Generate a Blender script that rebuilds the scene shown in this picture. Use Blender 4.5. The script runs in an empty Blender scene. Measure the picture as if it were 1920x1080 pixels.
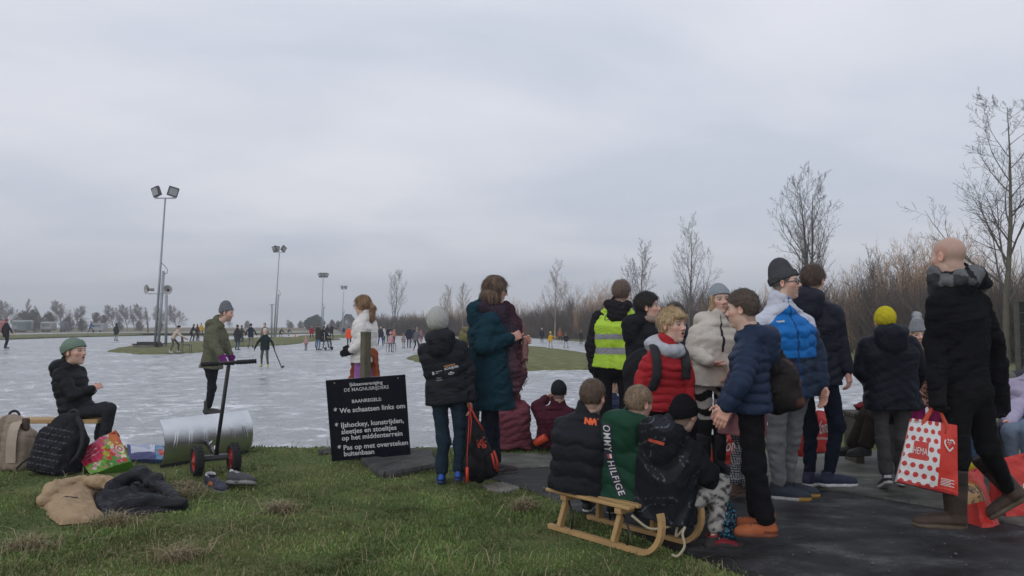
import bpy, math, random
import numpy as np
from mathutils import Vector, Matrix, noise as mnoise
from mathutils.bvhtree import BVHTree
F32 = np.float32
R = math.radians
scene = bpy.context.scene
COL = scene.collection

# ------------------------------------------------------------------ camera
CAMH = 1.30
FPX = 1440.0                       # focal length in pixels of the 1920 px wide photograph
PITCH = math.atan(72.0 / FPX)
cd = bpy.data.cameras.new('camera')
cam = bpy.data.objects.new('camera', cd)
COL.objects.link(cam)
cd.sensor_width = 36.0
cd.lens = 36.0 * FPX / 1920.0
cd.clip_start = 0.05
cd.clip_end = 6000
cam.location = (0, 0, CAMH)
cam.rotation_euler = (R(90) + PITCH, 0, 0)
scene.camera = cam

# ------------------------------------------------------------------ sky, sun, exposure
scene.view_settings.view_transform = 'Standard'
scene.view_settings.look = 'None'
scene.view_settings.gamma = 1.0
scene.view_settings.exposure = 0.12
SUN_EL, SUN_ROT = R(24), R(215)
w = bpy.data.worlds.new('World')
scene.world = w
w.use_nodes = True
nt = w.node_tree
for n in list(nt.nodes):
    nt.nodes.remove(n)
N, L = nt.nodes.new, nt.links.new
wout = N('ShaderNodeOutputWorld')
sky = N('ShaderNodeTexSky'); sky.sky_type = 'NISHITA'; sky.sun_disc = False
sky.sun_elevation = SUN_EL; sky.sun_rotation = SUN_ROT; sky.air_density = 1.0; sky.dust_density = 2.0
bg_sky = N('ShaderNodeBackground'); bg_sky.inputs['Strength'].default_value = 0.08
L(sky.outputs[0], bg_sky.inputs['Color'])
tc = N('ShaderNodeTexCoord')
# flat cloud deck: project the view direction on a plane so the banks flatten towards the horizon
sep = N('ShaderNodeSeparateXYZ'); L(tc.outputs['Generated'], sep.inputs[0])
zc = N('ShaderNodeMath'); zc.operation = 'MAXIMUM'; zc.inputs[1].default_value = 0.0; L(sep.outputs['Z'], zc.inputs[0])
za = N('ShaderNodeMath'); za.operation = 'ADD'; za.inputs[1].default_value = 0.13; L(zc.outputs[0], za.inputs[0])
dx = N('ShaderNodeMath'); dx.operation = 'DIVIDE'; L(sep.outputs['X'], dx.inputs[0]); L(za.outputs[0], dx.inputs[1])
dy = N('ShaderNodeMath'); dy.operation = 'DIVIDE'; L(sep.outputs['Y'], dy.inputs[0]); L(za.outputs[0], dy.inputs[1])
cmb = N('ShaderNodeCombineXYZ'); L(dx.outputs[0], cmb.inputs[0]); L(dy.outputs[0], cmb.inputs[1])
n1 = N('ShaderNodeTexNoise'); n1.inputs['Scale'].default_value = 0.8; n1.inputs['Detail'].default_value = 7; n1.inputs['Roughness'].default_value = 0.5
n1.inputs['Distortion'].default_value = 0.35
mp = N('ShaderNodeMapping'); mp.inputs['Location'].default_value = (3.7, 1.3, 0); mp.inputs['Scale'].default_value = (0.8, 1.0, 1); mp.inputs['Rotation'].default_value = (0, 0, R(24))
L(cmb.outputs[0], mp.inputs[0]); L(mp.outputs[0], n1.inputs['Vector'])
cr = N('ShaderNodeValToRGB')
cr.color_ramp.elements[0].position = 0.36; cr.color_ramp.elements[0].color = (0.52, 0.56, 0.648, 1)
cr.color_ramp.elements[1].position = 0.66; cr.color_ramp.elements[1].color = (0.705, 0.715, 0.772, 1)
L(n1.outputs['Fac'], cr.inputs[0])
# the overcast deck is brighter overhead than near the horizon
mr = N('ShaderNodeMapRange'); mr.inputs['From Min'].default_value = 0.0; mr.inputs['From Max'].default_value = 0.9
mr.inputs['To Min'].default_value = 1.12; mr.inputs['To Max'].default_value = 1.25
L(sep.outputs['Z'], mr.inputs[0])
bg_cl = N('ShaderNodeBackground'); L(cr.outputs[0], bg_cl.inputs['Color']); L(mr.outputs[0], bg_cl.inputs['Strength'])
mx = N('ShaderNodeMixShader'); mx.inputs[0].default_value = 0.94
L(bg_sky.outputs[0], mx.inputs[1]); L(bg_cl.outputs[0], mx.inputs[2]); L(mx.outputs[0], wout.inputs['Surface'])

sd = bpy.data.lights.new('sun', 'SUN'); sd.energy = 0.55; sd.angle = R(50); sd.color = (1.0, 0.96, 0.9)
sun = bpy.data.objects.new('sun', sd); COL.objects.link(sun)
sdir = Vector((math.sin(SUN_ROT) * math.cos(SUN_EL), math.cos(SUN_ROT) * math.cos(SUN_EL), math.sin(SUN_EL)))
sun.rotation_euler = sdir.to_track_quat('Z', 'Y').to_euler()
sun.location = (0, 0, 40)
scene.cycles.volume_bounces = 0
scene.cycles.max_bounces = 6
scene.cycles.diffuse_bounces = 3
scene.cycles.transparent_max_bounces = 8

# ------------------------------------------------------------------ pixel -> place
ICE = -0.06
def ray(px, py):
    a, b = (px - 960) / FPX, (540 - py) / FPX
    c, s = math.cos(PITCH), math.sin(PITCH)
    return np.array([a, c - b * s, s + b * c])
def W(px, py, Y):
    d = ray(px, py)
    return np.array([0, 0, CAMH]) + d * (Y / d[1])
def G(px, py, z=0.0):
    d = ray(px, py)
    return np.array([0, 0, CAMH]) + d * ((z - CAMH) / d[2])

# ------------------------------------------------------------------ objects
def tag(o, label=None, cat=None, group=None, kind=None):
    if label: o['label'] = label
    if cat: o['category'] = cat
    if group: o['group'] = group
    if kind: o['kind'] = kind
    return o
def thing(name, loc, label, cat, group=None, rz=0.0):
    o = bpy.data.objects.new(name, None)
    o.empty_display_size = 0.1
    COL.objects.link(o)
    o.location = tuple(float(x) for x in loc)
    o.rotation_euler = (0, 0, rz)
    return tag(o, label, cat, group)
def copy_tree(o, parent=None):
    c = o.copy(); COL.objects.link(c)
    if parent is not None:
        c.parent = parent
    for ch in list(o.children):
        copy_tree(ch, c)
    return c
def base_of(parent):
    p = np.zeros(3)
    while parent is not None:
        p += np.array(parent.location); parent = parent.parent
    return p
def mesh_obj(name, V, faces, mat, parent=None, col=None, smooth=True, mats=None, mi=None):
    """V (n,3) in world coordinates; faces: (m,k) int array, or list of them, or list of lists"""
    V = np.asarray(V, dtype=np.float64)
    if parent is not None:
        V = V - base_of(parent)
    me = bpy.data.meshes.new(name)
    if isinstance(faces, np.ndarray):
        faces = [faces]
    if faces and isinstance(faces[0], np.ndarray):
        faces = [f for f in faces if len(f)]
        me.vertices.add(len(V)); me.vertices.foreach_set('co', V.astype(F32).ravel())
        lv = np.concatenate([f.ravel() for f in faces]).astype(np.int32)
        tot = np.concatenate([np.full(len(f), f.shape[1]) for f in faces]).astype(np.int32)
        st = np.concatenate([[0], np.cumsum(tot)[:-1]]).astype(np.int32)
        me.loops.add(len(lv)); me.loops.foreach_set('vertex_index', lv)
        me.polygons.add(len(tot)); me.polygons.foreach_set('loop_start', st); me.polygons.foreach_set('loop_total', tot)
    else:
        me.from_pydata([tuple(v) for v in V], [], faces)
    npol = len(me.polygons)
    me.polygons.foreach_set('use_smooth', np.full(npol, bool(smooth)))
    if col is not None:
        c = np.asarray(col, dtype=F32)
        if c.ndim == 1:
            c = np.tile(c, (len(V), 1))
        c4 = np.ones((len(V), 4), F32); c4[:, :3] = c[:, :3]
        at = me.color_attributes.new('Col', 'FLOAT_COLOR', 'POINT')
        at.data.foreach_set('color', c4.ravel())
    for m in (mats or [mat]):
        me.materials.append(m)
    if mi is not None:
        me.polygons.foreach_set('material_index', np.asarray(mi, np.int32))
    me.update(calc_edges=True)
    me.validate()
    o = bpy.data.objects.new(name, me)
    COL.objects.link(o)
    if parent is not None:
        o.parent = parent
    return o

# ------------------------------------------------------------------ mesh collector
class MB:
    def __init__(s): s.v = []; s.f = {}; s.n = 0; s.c = []
    def add(s, V, faces, col=None):
        V = np.asarray(V, float)
        for k, fa in faces.items():
            s.f.setdefault(k, []).append(np.asarray(fa, int) + s.n)
        s.v.append(V); s.n += len(V)
        c = np.ones((len(V), 3)) if col is None else np.broadcast_to(np.asarray(col, float), (len(V), 3))
        s.c.append(c)
    def box(s, c, half, Rm=None, col=None, bev=0.0):
        h = np.asarray(half, float)
        b = min(bev, 0.45 * h.min())
        if b <= 0:
            P = np.array([[x, y, z] for x in (-1, 1) for y in (-1, 1) for z in (-1, 1)], float) * h
            fa = {4: [[0, 1, 3, 2], [4, 6, 7, 5], [0, 4, 5, 1], [2, 3, 7, 6], [0, 2, 6, 4], [1, 5, 7, 3]]}
        else:
            P = []; idx = {}
            for x in (-1, 1):
                for y in (-1, 1):
                    for z in (-1, 1):
                        for ax in range(3):
                            sg = np.array([x, y, z], float)
                            p = sg * (h - b); p[ax] = sg[ax] * h[ax]
                            idx[(x, y, z, ax)] = len(P); P.append(p)
            q = []; t = []
            for ax in range(3):
                o1, o2 = [a for a in range(3) if a != ax]
                for sg in (-1, 1):
                    f = []
                    for a, b2 in ((-1, -1), (1, -1), (1, 1), (-1, 1)):
                        k = [0, 0, 0]; k[ax] = sg; k[o1] = a; k[o2] = b2
                        f.append(idx[(k[0], k[1], k[2], ax)])
                    q.append(f)
                for a in (-1, 1):
                    for b2 in (-1, 1):
                        f = []
                        for sg, other in ((-1, o1), (-1, o2), (1, o2), (1, o1)):
                            k = [0, 0, 0]; k[ax] = sg; k[o1] = a; k[o2] = b2
                            f.append(idx[(k[0], k[1], k[2], other)])
                        q.append(f)
            for x in (-1, 1):
                for y in (-1, 1):
                    for z in (-1, 1):
                        t.append([idx[(x, y, z, a)] for a in range(3)])
            P = np.array(P)
            # orient outwards
            def fix(fl):
                out = []
                for f in fl:
                    a, b_, c_ = P[f[0]], P[f[1]], P[f[2]]
                    n = np.cross(b_ - a, c_ - a)
                    out.append(f if np.dot(n, P[f].mean(0)) > 0 else f[::-1])
                return out
            fa = {4: fix(q), 3: fix(t)}
        if Rm is not None:
            P = P @ np.asarray(Rm, float).T
        s.add(P + np.asarray(c, float), fa, col)
    def bar(s, a, b, w, t, up=(0, 0, 1), col=None, bev=0.0):
        """box from a to b, width w sideways, thickness t along up"""
        a, b = np.asarray(a, float), np.asarray(b, float)
        d = b - a; Ln = np.linalg.norm(d); d = d / Ln
        u = np.asarray(up, float); sd_ = np.cross(d, u); sd_ /= np.linalg.norm(sd_); u = np.cross(sd_, d)
        s.box((a + b) / 2, (Ln / 2, w / 2, t / 2), np.stack([d, sd_, u], 1), col, bev)
    def tube(s, pts, r, n=8, col=None, caps=True, flat=None):
        P = np.asarray(pts, float); m = len(P)
        r = np.broadcast_to(np.asarray(r, float), (m,))
        T = np.gradient(P, axis=0); T /= np.linalg.norm(T, axis=1)[:, None] + 1e-12
        u = np.array([0, 0, 1.0]) if abs(T[0][2]) < 0.9 else np.array([1.0, 0, 0])
        V = []
        ang = np.linspace(0, 2 * math.pi, n, endpoint=False)
        for i in range(m):
            u = u - T[i] * np.dot(u, T[i]); u /= np.linalg.norm(u) + 1e-12
            v = np.cross(T[i], u)
            fl = 1.0 if flat is None else flat
            V.append(P[i] + r[i] * (np.cos(ang)[:, None] * u + fl * np.sin(ang)[:, None] * v))
        V = np.concatenate(V)
        q = []
        for i in range(m - 1):
            for j in range(n):
                k = (j + 1) % n
                q.append([i * n + j, i * n + k, (i + 1) * n + k, (i + 1) * n + j])
        fa = {4: q}
        if caps:
            fa[n] = fa.get(n, []) + [list(range(n))[::-1], list(range((m - 1) * n, m * n))]
        s.add(V, fa, col)
    def lathe(s, prof, n=16, c=(0, 0, 0), Rm=None, col=None):
        """profile (r, z) pairs round z"""
        ang = np.linspace(0, 2 * math.pi, n, endpoint=False)
        V = np.array([[r * math.cos(a), r * math.sin(a), z] for r, z in prof for a in ang])
        q = [[i * n + j, i * n + (j + 1) % n, (i + 1) * n + (j + 1) % n, (i + 1) * n + j] for i in range(len(prof) - 1) for j in range(n)]
        if Rm is not None: V = V @ np.asarray(Rm, float).T
        s.add(V + np.asarray(c, float), {4: q}, col)
    def grid(s, P, col=None, closed_u=False):
        """P (nu,nv,3)"""
        P = np.asarray(P, float); nu, nv = P.shape[:2]
        I = np.arange(nu * nv).reshape(nu, nv)
        q = np.stack([I[:-1, :-1], I[1:, :-1], I[1:, 1:], I[:-1, 1:]], -1).reshape(-1, 4)
        s.add(P.reshape(-1, 3), {4: q}, None if col is None else np.asarray(col).reshape(-1, 3) if np.ndim(col) > 1 else col)
    def build(s, name, mat, parent=None, smooth=False, use_col=False):
        V = np.concatenate(s.v); fs = [np.concatenate(x) for x in s.f.values()]
        return mesh_obj(name, V, fs, mat, parent, np.concatenate(s.c) if use_col else None, smooth)

def rot(yaw=0, pitch=0, roll=0):
    """columns: right, forward, up for yaw clockwise from +Y (0 = away from the camera, 90 = to the right)"""
    y, p, r = R(yaw), R(pitch), R(roll)
    f = np.array([math.sin(y) * math.cos(p), math.cos(y) * math.cos(p), math.sin(p)])
    rt = np.array([math.cos(y), -math.sin(y), 0.0])
    up = np.cross(rt, f)
    rt2 = rt * math.cos(r) - up * math.sin(r)
    up2 = up * math.cos(r) + rt * math.sin(r)
    return np.stack([rt2, f, up2], 1)

# ------------------------------------------------------------------ materials
MATS = {}
def new_mat(name):
    m = bpy.data.materials.new(name); m.use_nodes = True
    t = m.node_tree
    b = t.nodes['Principled BSDF']
    return m, t, b
def mnode(t, typ, **kw):
    n = t.nodes.new(typ)
    for k, v in kw.items():
        if k in n.inputs: n.inputs[k].default_value = v
        else: setattr(n, k, v)
    return n
def surf(name, col=None, rough=0.7, metal=0.0, var=0.15, vscale=8.0, bump=0.0, bscale=60.0, spec=0.4, sheen=0.0, sss=0.0, coat=0.0, wave=None, coords='Object'):
    """general material: own colour or the mesh's Col attribute, with mottling and a fine bump"""
    if name in MATS: return MATS[name]
    m, t, b = new_mat(name)
    tcn = mnode(t, 'ShaderNodeTexCoord')
    if col is None:
        a = mnode(t, 'ShaderNodeAttribute'); a.attribute_name = 'Col'; src = a.outputs['Color']
    else:
        a = mnode(t, 'ShaderNodeRGB'); a.outputs[0].default_value = (*col, 1); src = a.outputs[0]
    nz = mnode(t, 'ShaderNodeTexNoise', Scale=vscale, Detail=5.0, Roughness=0.6)
    t.links.new(tcn.outputs[coords], nz.inputs['Vector'])
    r = mnode(t, 'ShaderNodeMapRange'); r.inputs['From Min'].default_value = 0.25; r.inputs['From Max'].default_value = 0.75
    r.inputs['To Min'].default_value = 1 - var; r.inputs['To Max'].default_value = 1 + var
    t.links.new(nz.outputs['Fac'], r.inputs[0])
    mul = mnode(t, 'ShaderNodeVectorMath', operation='SCALE')
    t.links.new(src, mul.inputs[0]); t.links.new(r.outputs[0], mul.inputs['Scale'])
    t.links.new(mul.outputs[0], b.inputs['Base Color'])
    b.inputs['Roughness'].default_value = rough; b.inputs['Metallic'].default_value = metal
    b.inputs['Specular IOR Level'].default_value = spec
    if sheen: b.inputs['Sheen Weight'].default_value = sheen; b.inputs['Sheen Roughness'].default_value = 0.5
    if coat: b.inputs['Coat Weight'].default_value = coat
    if sss:
        b.inputs['Subsurface Weight'].default_value = sss; b.inputs['Subsurface Radius'].default_value = (0.01, 0.004, 0.002); b.inputs['Subsurface Scale'].default_value = 1.0
    if bump:
        if wave:
            n2 = mnode(t, 'ShaderNodeTexWave', Scale=bscale, Distortion=wave[1], Detail=1.0); n2.bands_direction = wave[0]
        else:
            n2 = mnode(t, 'ShaderNodeTexNoise', Scale=bscale, Detail=4.0)
        t.links.new(tcn.outputs[coords], n2.inputs['Vector'])
        bp = mnode(t, 'ShaderNodeBump', Strength=bump, Distance=0.01)
        t.links.new(n2.outputs['Fac'], bp.inputs['Height']); t.links.new(bp.outputs[0], b.inputs['Normal'])
    MATS[name] = m
    return m
# ================================================================== the setting
rng = np.random.default_rng(7)
def fbm(x, y, s, seed=0):
    """cheap smooth noise from rotated sines"""
    r = np.random.default_rng(seed); out = np.zeros_like(x, dtype=float); a = 1.0; tot = 0
    for o in range(4):
        for k in range(3):
            th = r.uniform(0, 6.28); ph = r.uniform(0, 6.28); f = s * (2 ** o) * r.uniform(0.8, 1.3)
            out += a * np.sin(f * (x * math.cos(th) + y * math.sin(th)) + ph + 1.3 * np.sin(0.7 * f * (y * math.cos(th) - x * math.sin(th)) + 2 * ph))
        tot += a * 3; a *= 0.55
    return out / tot

def ramp_mat(name, scale, stops, rough=0.9, detail=8, bump=0.3, bscale=None, stretch=(1, 1, 1), spec=0.2, dist=0.0, bdist=0.02):
    m, t, b = new_mat(name)
    tcn = mnode(t, 'ShaderNodeTexCoord'); mpn = mnode(t, 'ShaderNodeMapping'); mpn.inputs['Scale'].default_value = stretch
    t.links.new(tcn.outputs['Object'], mpn.inputs[0])
    nz = mnode(t, 'ShaderNodeTexNoise', Scale=scale, Detail=float(detail), Roughness=0.65, Distortion=dist)
    t.links.new(mpn.outputs[0], nz.inputs['Vector'])
    c = mnode(t, 'ShaderNodeValToRGB'); e = c.color_ramp.elements
    e[0].position, e[0].color = stops[0][0], (*stops[0][1], 1)
    e[1].position, e[1].color = stops[-1][0], (*stops[-1][1], 1)
    for p, cc in stops[1:-1]:
        x = e.new(p); x.color = (*cc, 1)
    t.links.new(nz.outputs['Fac'], c.inputs[0]); t.links.new(c.outputs[0], b.inputs['Base Color'])
    b.inputs['Roughness'].default_value = rough; b.inputs['Specular IOR Level'].default_value = spec
    if bump:
        n2 = mnode(t, 'ShaderNodeTexNoise', Scale=bscale or scale * 5, Detail=5.0)
        t.links.new(mpn.outputs[0], n2.inputs['Vector'])
        bp = mnode(t, 'ShaderNodeBump', Strength=bump, Distance=bdist); t.links.new(n2.outputs['Fac'], bp.inputs['Height'])
        t.links.new(bp.outputs[0], b.inputs['Normal'])
    return m
M_field = ramp_mat('field_grass', 0.35, [(0.3, (0.085, 0.095, 0.040)), (0.5, (0.125, 0.125, 0.058)), (0.7, (0.19, 0.165, 0.09))], bump=0.6, bscale=3)
M_rough = ramp_mat('rough_grass', 0.12, [(0.3, (0.13, 0.105, 0.06)), (0.6, (0.20, 0.16, 0.09))], bump=0.8, bscale=2)
M_bank = ramp_mat('bank_turf', 1.6, [(0.28, (0.050, 0.072, 0.020)), (0.5, (0.082, 0.108, 0.034)), (0.72, (0.14, 0.13, 0.055))], bump=0.9, bscale=40)
M_mound = ramp_mat('mound_turf', 2.2, [(0.34, (0.085, 0.094, 0.034)), (0.5, (0.130, 0.138, 0.052)), (0.66, (0.22, 0.20, 0.095))], bump=0.9, bscale=9, bdist=0.06)

# ---- ice
def ice_mat():
    m, t, b = new_mat('skated_ice'); tcn = mnode(t, 'ShaderNodeTexCoord'); lk = t.links.new
    def nz(scale, detail, rough, sc=(1, 1, 1), ro=0, dist=0.0, loc=(0, 0, 0)):
        mpn = mnode(t, 'ShaderNodeMapping'); mpn.inputs['Rotation'].default_value = (0, 0, R(ro)); mpn.inputs['Scale'].default_value = sc; mpn.inputs['Location'].default_value = loc
        n = mnode(t, 'ShaderNodeTexNoise', Scale=scale, Detail=detail, Roughness=rough, Distortion=dist); lk(tcn.outputs['Object'], mpn.inputs[0]); lk(mpn.outputs[0], n.inputs['Vector']); return n.outputs['Fac']
    def math_(op, a, b_):
        n = mnode(t, 'ShaderNodeMath', operation=op)
        for i, v in enumerate((a, b_)):
            if isinstance(v, float): n.inputs[i].default_value = v
            else: lk(v, n.inputs[i])
        return n.outputs[0]
    def ramp(v, lo, hi):
        n = mnode(t, 'ShaderNodeMapRange'); n.inputs['From Min'].default_value = lo; n.inputs['From Max'].default_value = hi; lk(v, n.inputs[0]); return n.outputs[0]
    big = nz(0.28, 5.0, 0.6); mid = nz(2.2, 10.0, 0.72, dist=0.8); s1 = nz(1.6, 8.0, 0.8, (0.7, 2.2, 1), 12, 0.9); s2 = nz(2.0, 8.0, 0.8, (0.65, 2.4, 1), -24, 0.9, (5, 3, 0))
    scr = math_('MAXIMUM', s1, s2)
    # scuffs crowd together where people skate, thin out by the bank
    v = math_('ADD', math_('MULTIPLY', mid, 0.85), math_('MULTIPLY', scr, 0.45)); v = math_('ADD', v, math_('MULTIPLY', big, 0.30))
    for ro, sc_, di in ((15, 0.55, 7.0), (75, 0.45, 9.0), (-35, 0.7, 6.0)):
        mpn = mnode(t, 'ShaderNodeMapping'); mpn.inputs['Rotation'].default_value = (0, 0, R(ro)); wv = mnode(t, 'ShaderNodeTexWave', Scale=sc_, Distortion=di, Detail=2.0); wv.inputs['Detail Scale'].default_value = 0.35
        lk(tcn.outputs['Object'], mpn.inputs[0]); lk(mpn.outputs[0], wv.inputs['Vector']); ln = ramp(wv.outputs['Fac'], 0.985, 1.0); v = math_('ADD', v, math_('MULTIPLY', math_('MULTIPLY', ln, ramp(mid, 0.42, 0.6)), 0.075))
    tone = ramp(v, 0.56, 1.06)
    c = mnode(t, 'ShaderNodeValToRGB'); e = c.color_ramp.elements
    e[0].position, e[0].color = 0.22, (0.15, 0.16, 0.168, 1); e[1].position, e[1].color = 0.80, (0.74, 0.75, 0.78, 1)
    x = e.new(0.46); x.color = (0.27, 0.285, 0.298, 1); x = e.new(0.62); x.color = (0.405, 0.42, 0.432, 1)
    lk(tone, c.inputs[0]); lk(c.outputs[0], b.inputs['Base Color'])
    rr = mnode(t, 'ShaderNodeMapRange'); rr.inputs['From Min'].default_value = 0.25; rr.inputs['From Max'].default_value = 0.7; rr.inputs['To Min'].default_value = 0.16; rr.inputs['To Max'].default_value = 0.6; lk(tone, rr.inputs[0]); lk(rr.outputs[0], b.inputs['Roughness'])
    b.inputs['IOR'].default_value = 1.31
    bp = mnode(t, 'ShaderNodeBump', Strength=0.35, Distance=0.008); lk(v, bp.inputs['Height']); lk(bp.outputs[0], b.inputs['Normal'])
    return m
M_ice = ice_mat()

def flat(name, pts, z, mat, kind='structure'):
    V = np.array([[p[0], p[1], z] for p in pts])
    from mathutils.geometry import tessellate_polygon
    tri = tessellate_polygon([[Vector(v) for v in V]])
    fa = []
    for f in tri:
        a, b_, c_ = V[f[0]], V[f[1]], V[f[2]]
        fa.append(list(f) if np.cross(b_ - a, c_ - a)[2] > 0 else list(f)[::-1])
    o = mesh_obj(name, V, np.array(fa), mat, smooth=False)
    return tag(o, kind=kind)
def px_poly(pl, z):
    return [G(x, y, z)[:2] for x, y in pl]

# base ground to the horizon
flat('ground', [(-1190, -15), (1190, -15), (1190, 1190), (-1190, 1190)], -0.14, M_field)
# tall dead grass beyond the rink on the left
flat('rough_field', px_poly([(-700, 624.2), (640, 623.2), (900, 621), (900, 616), (-700, 616)], -0.135), -0.135, M_rough)
# main rink, its far shore and the outer track
ice_pl = [(-900, 660), (-300, 645), (0, 637.5), (150, 632.5), (290, 629), (420, 631.5), (470, 629), (560, 626.5), (640, 625.5), (720, 629), (800, 632.5), (900, 634), (1000, 634.5),
          (1090, 641), (1250, 650), (1400, 664), (1600, 684), (1760, 700), (2300, 760), (2600, 1000), (1500, 1000), (700, 1000), (-700, 1000)]
flat('ice', px_poly(ice_pl, ICE), ICE, M_ice)
flat('outer_track_ice', px_poly([(-600, 633), (0, 628.4), (160, 625.3), (300, 624.0), (470, 623.4), (640, 622.6), (640, 621.4), (470, 621.9), (300, 622.2), (150, 623.2), (0, 625.6), (-600, 629)], ICE - 0.01), ICE - 0.01, M_ice)

def mound(name, pl, h, seed, mat=M_mound, rag=0.05):
    """grassy island: outline traced on the ice, raised in the middle with a ragged rim"""
    P = np.array(px_poly(pl, ICE)); n0 = len(P)
    # resample
    Q = np.concatenate([P, P[:1]]); d = np.concatenate([[0], np.cumsum(np.linalg.norm(np.diff(Q, axis=0), axis=1))])
    m = 260; tt = np.linspace(0, d[-1], m, endpoint=False)
    E = np.stack([np.interp(tt, d, Q[:, i]) for i in (0, 1)], 1)
    for _ in range(6):
        E = 0.5 * E + 0.25 * (np.roll(E, 1, 0) + np.roll(E, -1, 0))
    c = E.mean(0); size = np.linalg.norm(E - c, axis=1).min()
    k = np.arange(m)
    r = np.random.default_rng(seed)
    jit = 1 + rag * (0.6 * np.interp(k, np.arange(0, m + 4, 4), r.normal(size=len(np.arange(0, m + 4, 4)))) + 0.4 * r.normal(size=m)) * 0.5
    rings = [(1.0, -0.03), (0.992, 0.25), (0.975, 0.45), (0.95, 0.6), (0.9, 0.72), (0.82, 0.82), (0.72, 0.9), (0.6, 0.95), (0.48, 0.98), (0.36, 1), (0.24, 1), (0.12, 1), (0.0, 1)]
    V = []
    for f, z in rings:
        p = c + (E - c) * (f * (jit[:, None] if f > 0.9 else 1))
        V.append(np.column_stack([p, ICE + h * z + (0.2 * h * fbm(p[:, 0], p[:, 1], 0.9, seed) if f < 0.99 else 0 * p[:, 0])]))
    V = np.concatenate(V)
    q = [[i * m + j, i * m + (j + 1) % m, (i + 1) * m + (j + 1) % m, (i + 1) * m + j] for i in range(len(rings) - 1) for j in range(m)]
    o = mesh_obj(name, V, np.array(q), mat)
    return tag(o, kind='structure')
mound('grass_island', [(202, 660), (225, 653), (260, 648), (330, 643), (420, 640), (500, 640), (560, 641), (572, 643), (540, 647), (440, 651), (420, 658), (330, 664), (260, 665)], 0.16, 1)
mound('grass_island', [(425, 640), (455, 636), (520, 634), (600, 634.5), (640, 637), (575, 641), (480, 643)], 0.22, 2)
mound('grass_island', [(560, 631.5), (620, 629.8), (720, 630), (705, 632), (640, 633.5), (580, 633.5)], 0.25, 3)
mound('grass_island', [(760, 672), (860, 655), (960, 651), (1010, 652), (1060, 658), (1130, 670), (1220, 684), (1240, 690), (1160, 692), (1060, 694.5), (960, 696), (840, 694)], 0.17, 4)
# far shore verges, a little higher than the ice
mound('grass_verge', [(-500, 645), (0, 636.2), (150, 631.5), (290, 628), (420, 627.4), (600, 625.5), (600, 624.4), (300, 624.6), (150, 626.4), (0, 630), (-500, 636)], 0.25, 5, rag=0.01)

mound('rough_bank', [(-500, 620.5), (200, 619.5), (660, 619), (660, 617.6), (200, 617.8), (-500, 618)], 0.75, 6, M_rough, rag=0.01)
# ---- near bank
def bank_edge_y(x):
    """where the bank meets the ice"""
    xs = np.array([-14, -6, -4.2, -3, -1.8, -0.2, 0.4, 1.6, 4.0, 6.0, 8.0, 14.0])
    ys = np.array([8.9, 8.75, 8.6, 8.55, 8.5, 8.6, 8.85, 9.1, 10.2, 11.2, 11.8, 13.5])
    return np.interp(x, xs, ys) + 0.10 * fbm(x, 0 * x, 3.0, 21) + 0.04 * fbm(x, 0 * x, 17.0, 22)
path_edge = np.array([G(*p)[:2] for p in [(872, 866), (900, 893), (985, 918), (1050, 945), (1180, 1000), (1300, 1046), (1390, 1080), (1560, 1170), (1700, 1300)]])
PE = path_edge
path_back = np.array([G(*p)[:2] for p in [(872, 866), (885, 857), (960, 853), (1040, 852), (1250, 850), (1450, 848), (1700, 846), (2300, 846)]])
path_poly = np.concatenate([path_edge, [[2.2, 0.5], [9, 0.5]], path_back[::-1]])
def in_poly(px, py, poly):
    inside = np.zeros(px.shape, bool); n = len(poly); j = n - 1
    for i in range(n):
        xi, yi = poly[i]; xj, yj = poly[j]
        c = ((yi > py) != (yj > py)) & (px < (xj - xi) * (py - yi) / (yj - yi + 1e-12) + xi)
        inside ^= c; j = i
    return inside
def poly_dist(px, py, poly):
    d = np.full(px.shape, 1e9); n = len(poly)
    for i in range(n):
        a, b_ = poly[i], poly[(i + 1) % n]; ab = b_ - a
        h = np.clip(((px - a[0]) * ab[0] + (py - a[1]) * ab[1]) / (ab @ ab + 1e-12), 0, 1)
        d = np.minimum(d, np.hypot(px - a[0] - h * ab[0], py - a[1] - h * ab[1]))
    return np.where(in_poly(px, py, poly), -d, d)
def bank_h(x, y):
    e = bank_edge_y(x) - y
    z = 0.012 * fbm(x, y, 2.2, 31) + 0.007 * fbm(x, y, 9, 32)
    z = np.where(e < 0.25, z - 0.20 * np.clip((0.25 - e) / 0.4, 0, 1) ** 1.5, z)
    pd = poly_dist(x, y, path_poly)
    z = np.where(pd < 0.02, np.where(pd < -0.12, -0.05, np.minimum(z, -0.006)), z)
    return z
gx, gy = np.meshgrid(np.arange(-8.5, 12.01, 0.06), np.arange(1.2, 14.2, 0.06), indexing='ij')
gz = bank_h(gx, gy)
mb = MB(); mb.grid(np.stack([gx, gy, gz], -1))
tag(mb.build('grass_bank', M_bank, smooth=True), kind='structure')

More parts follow.
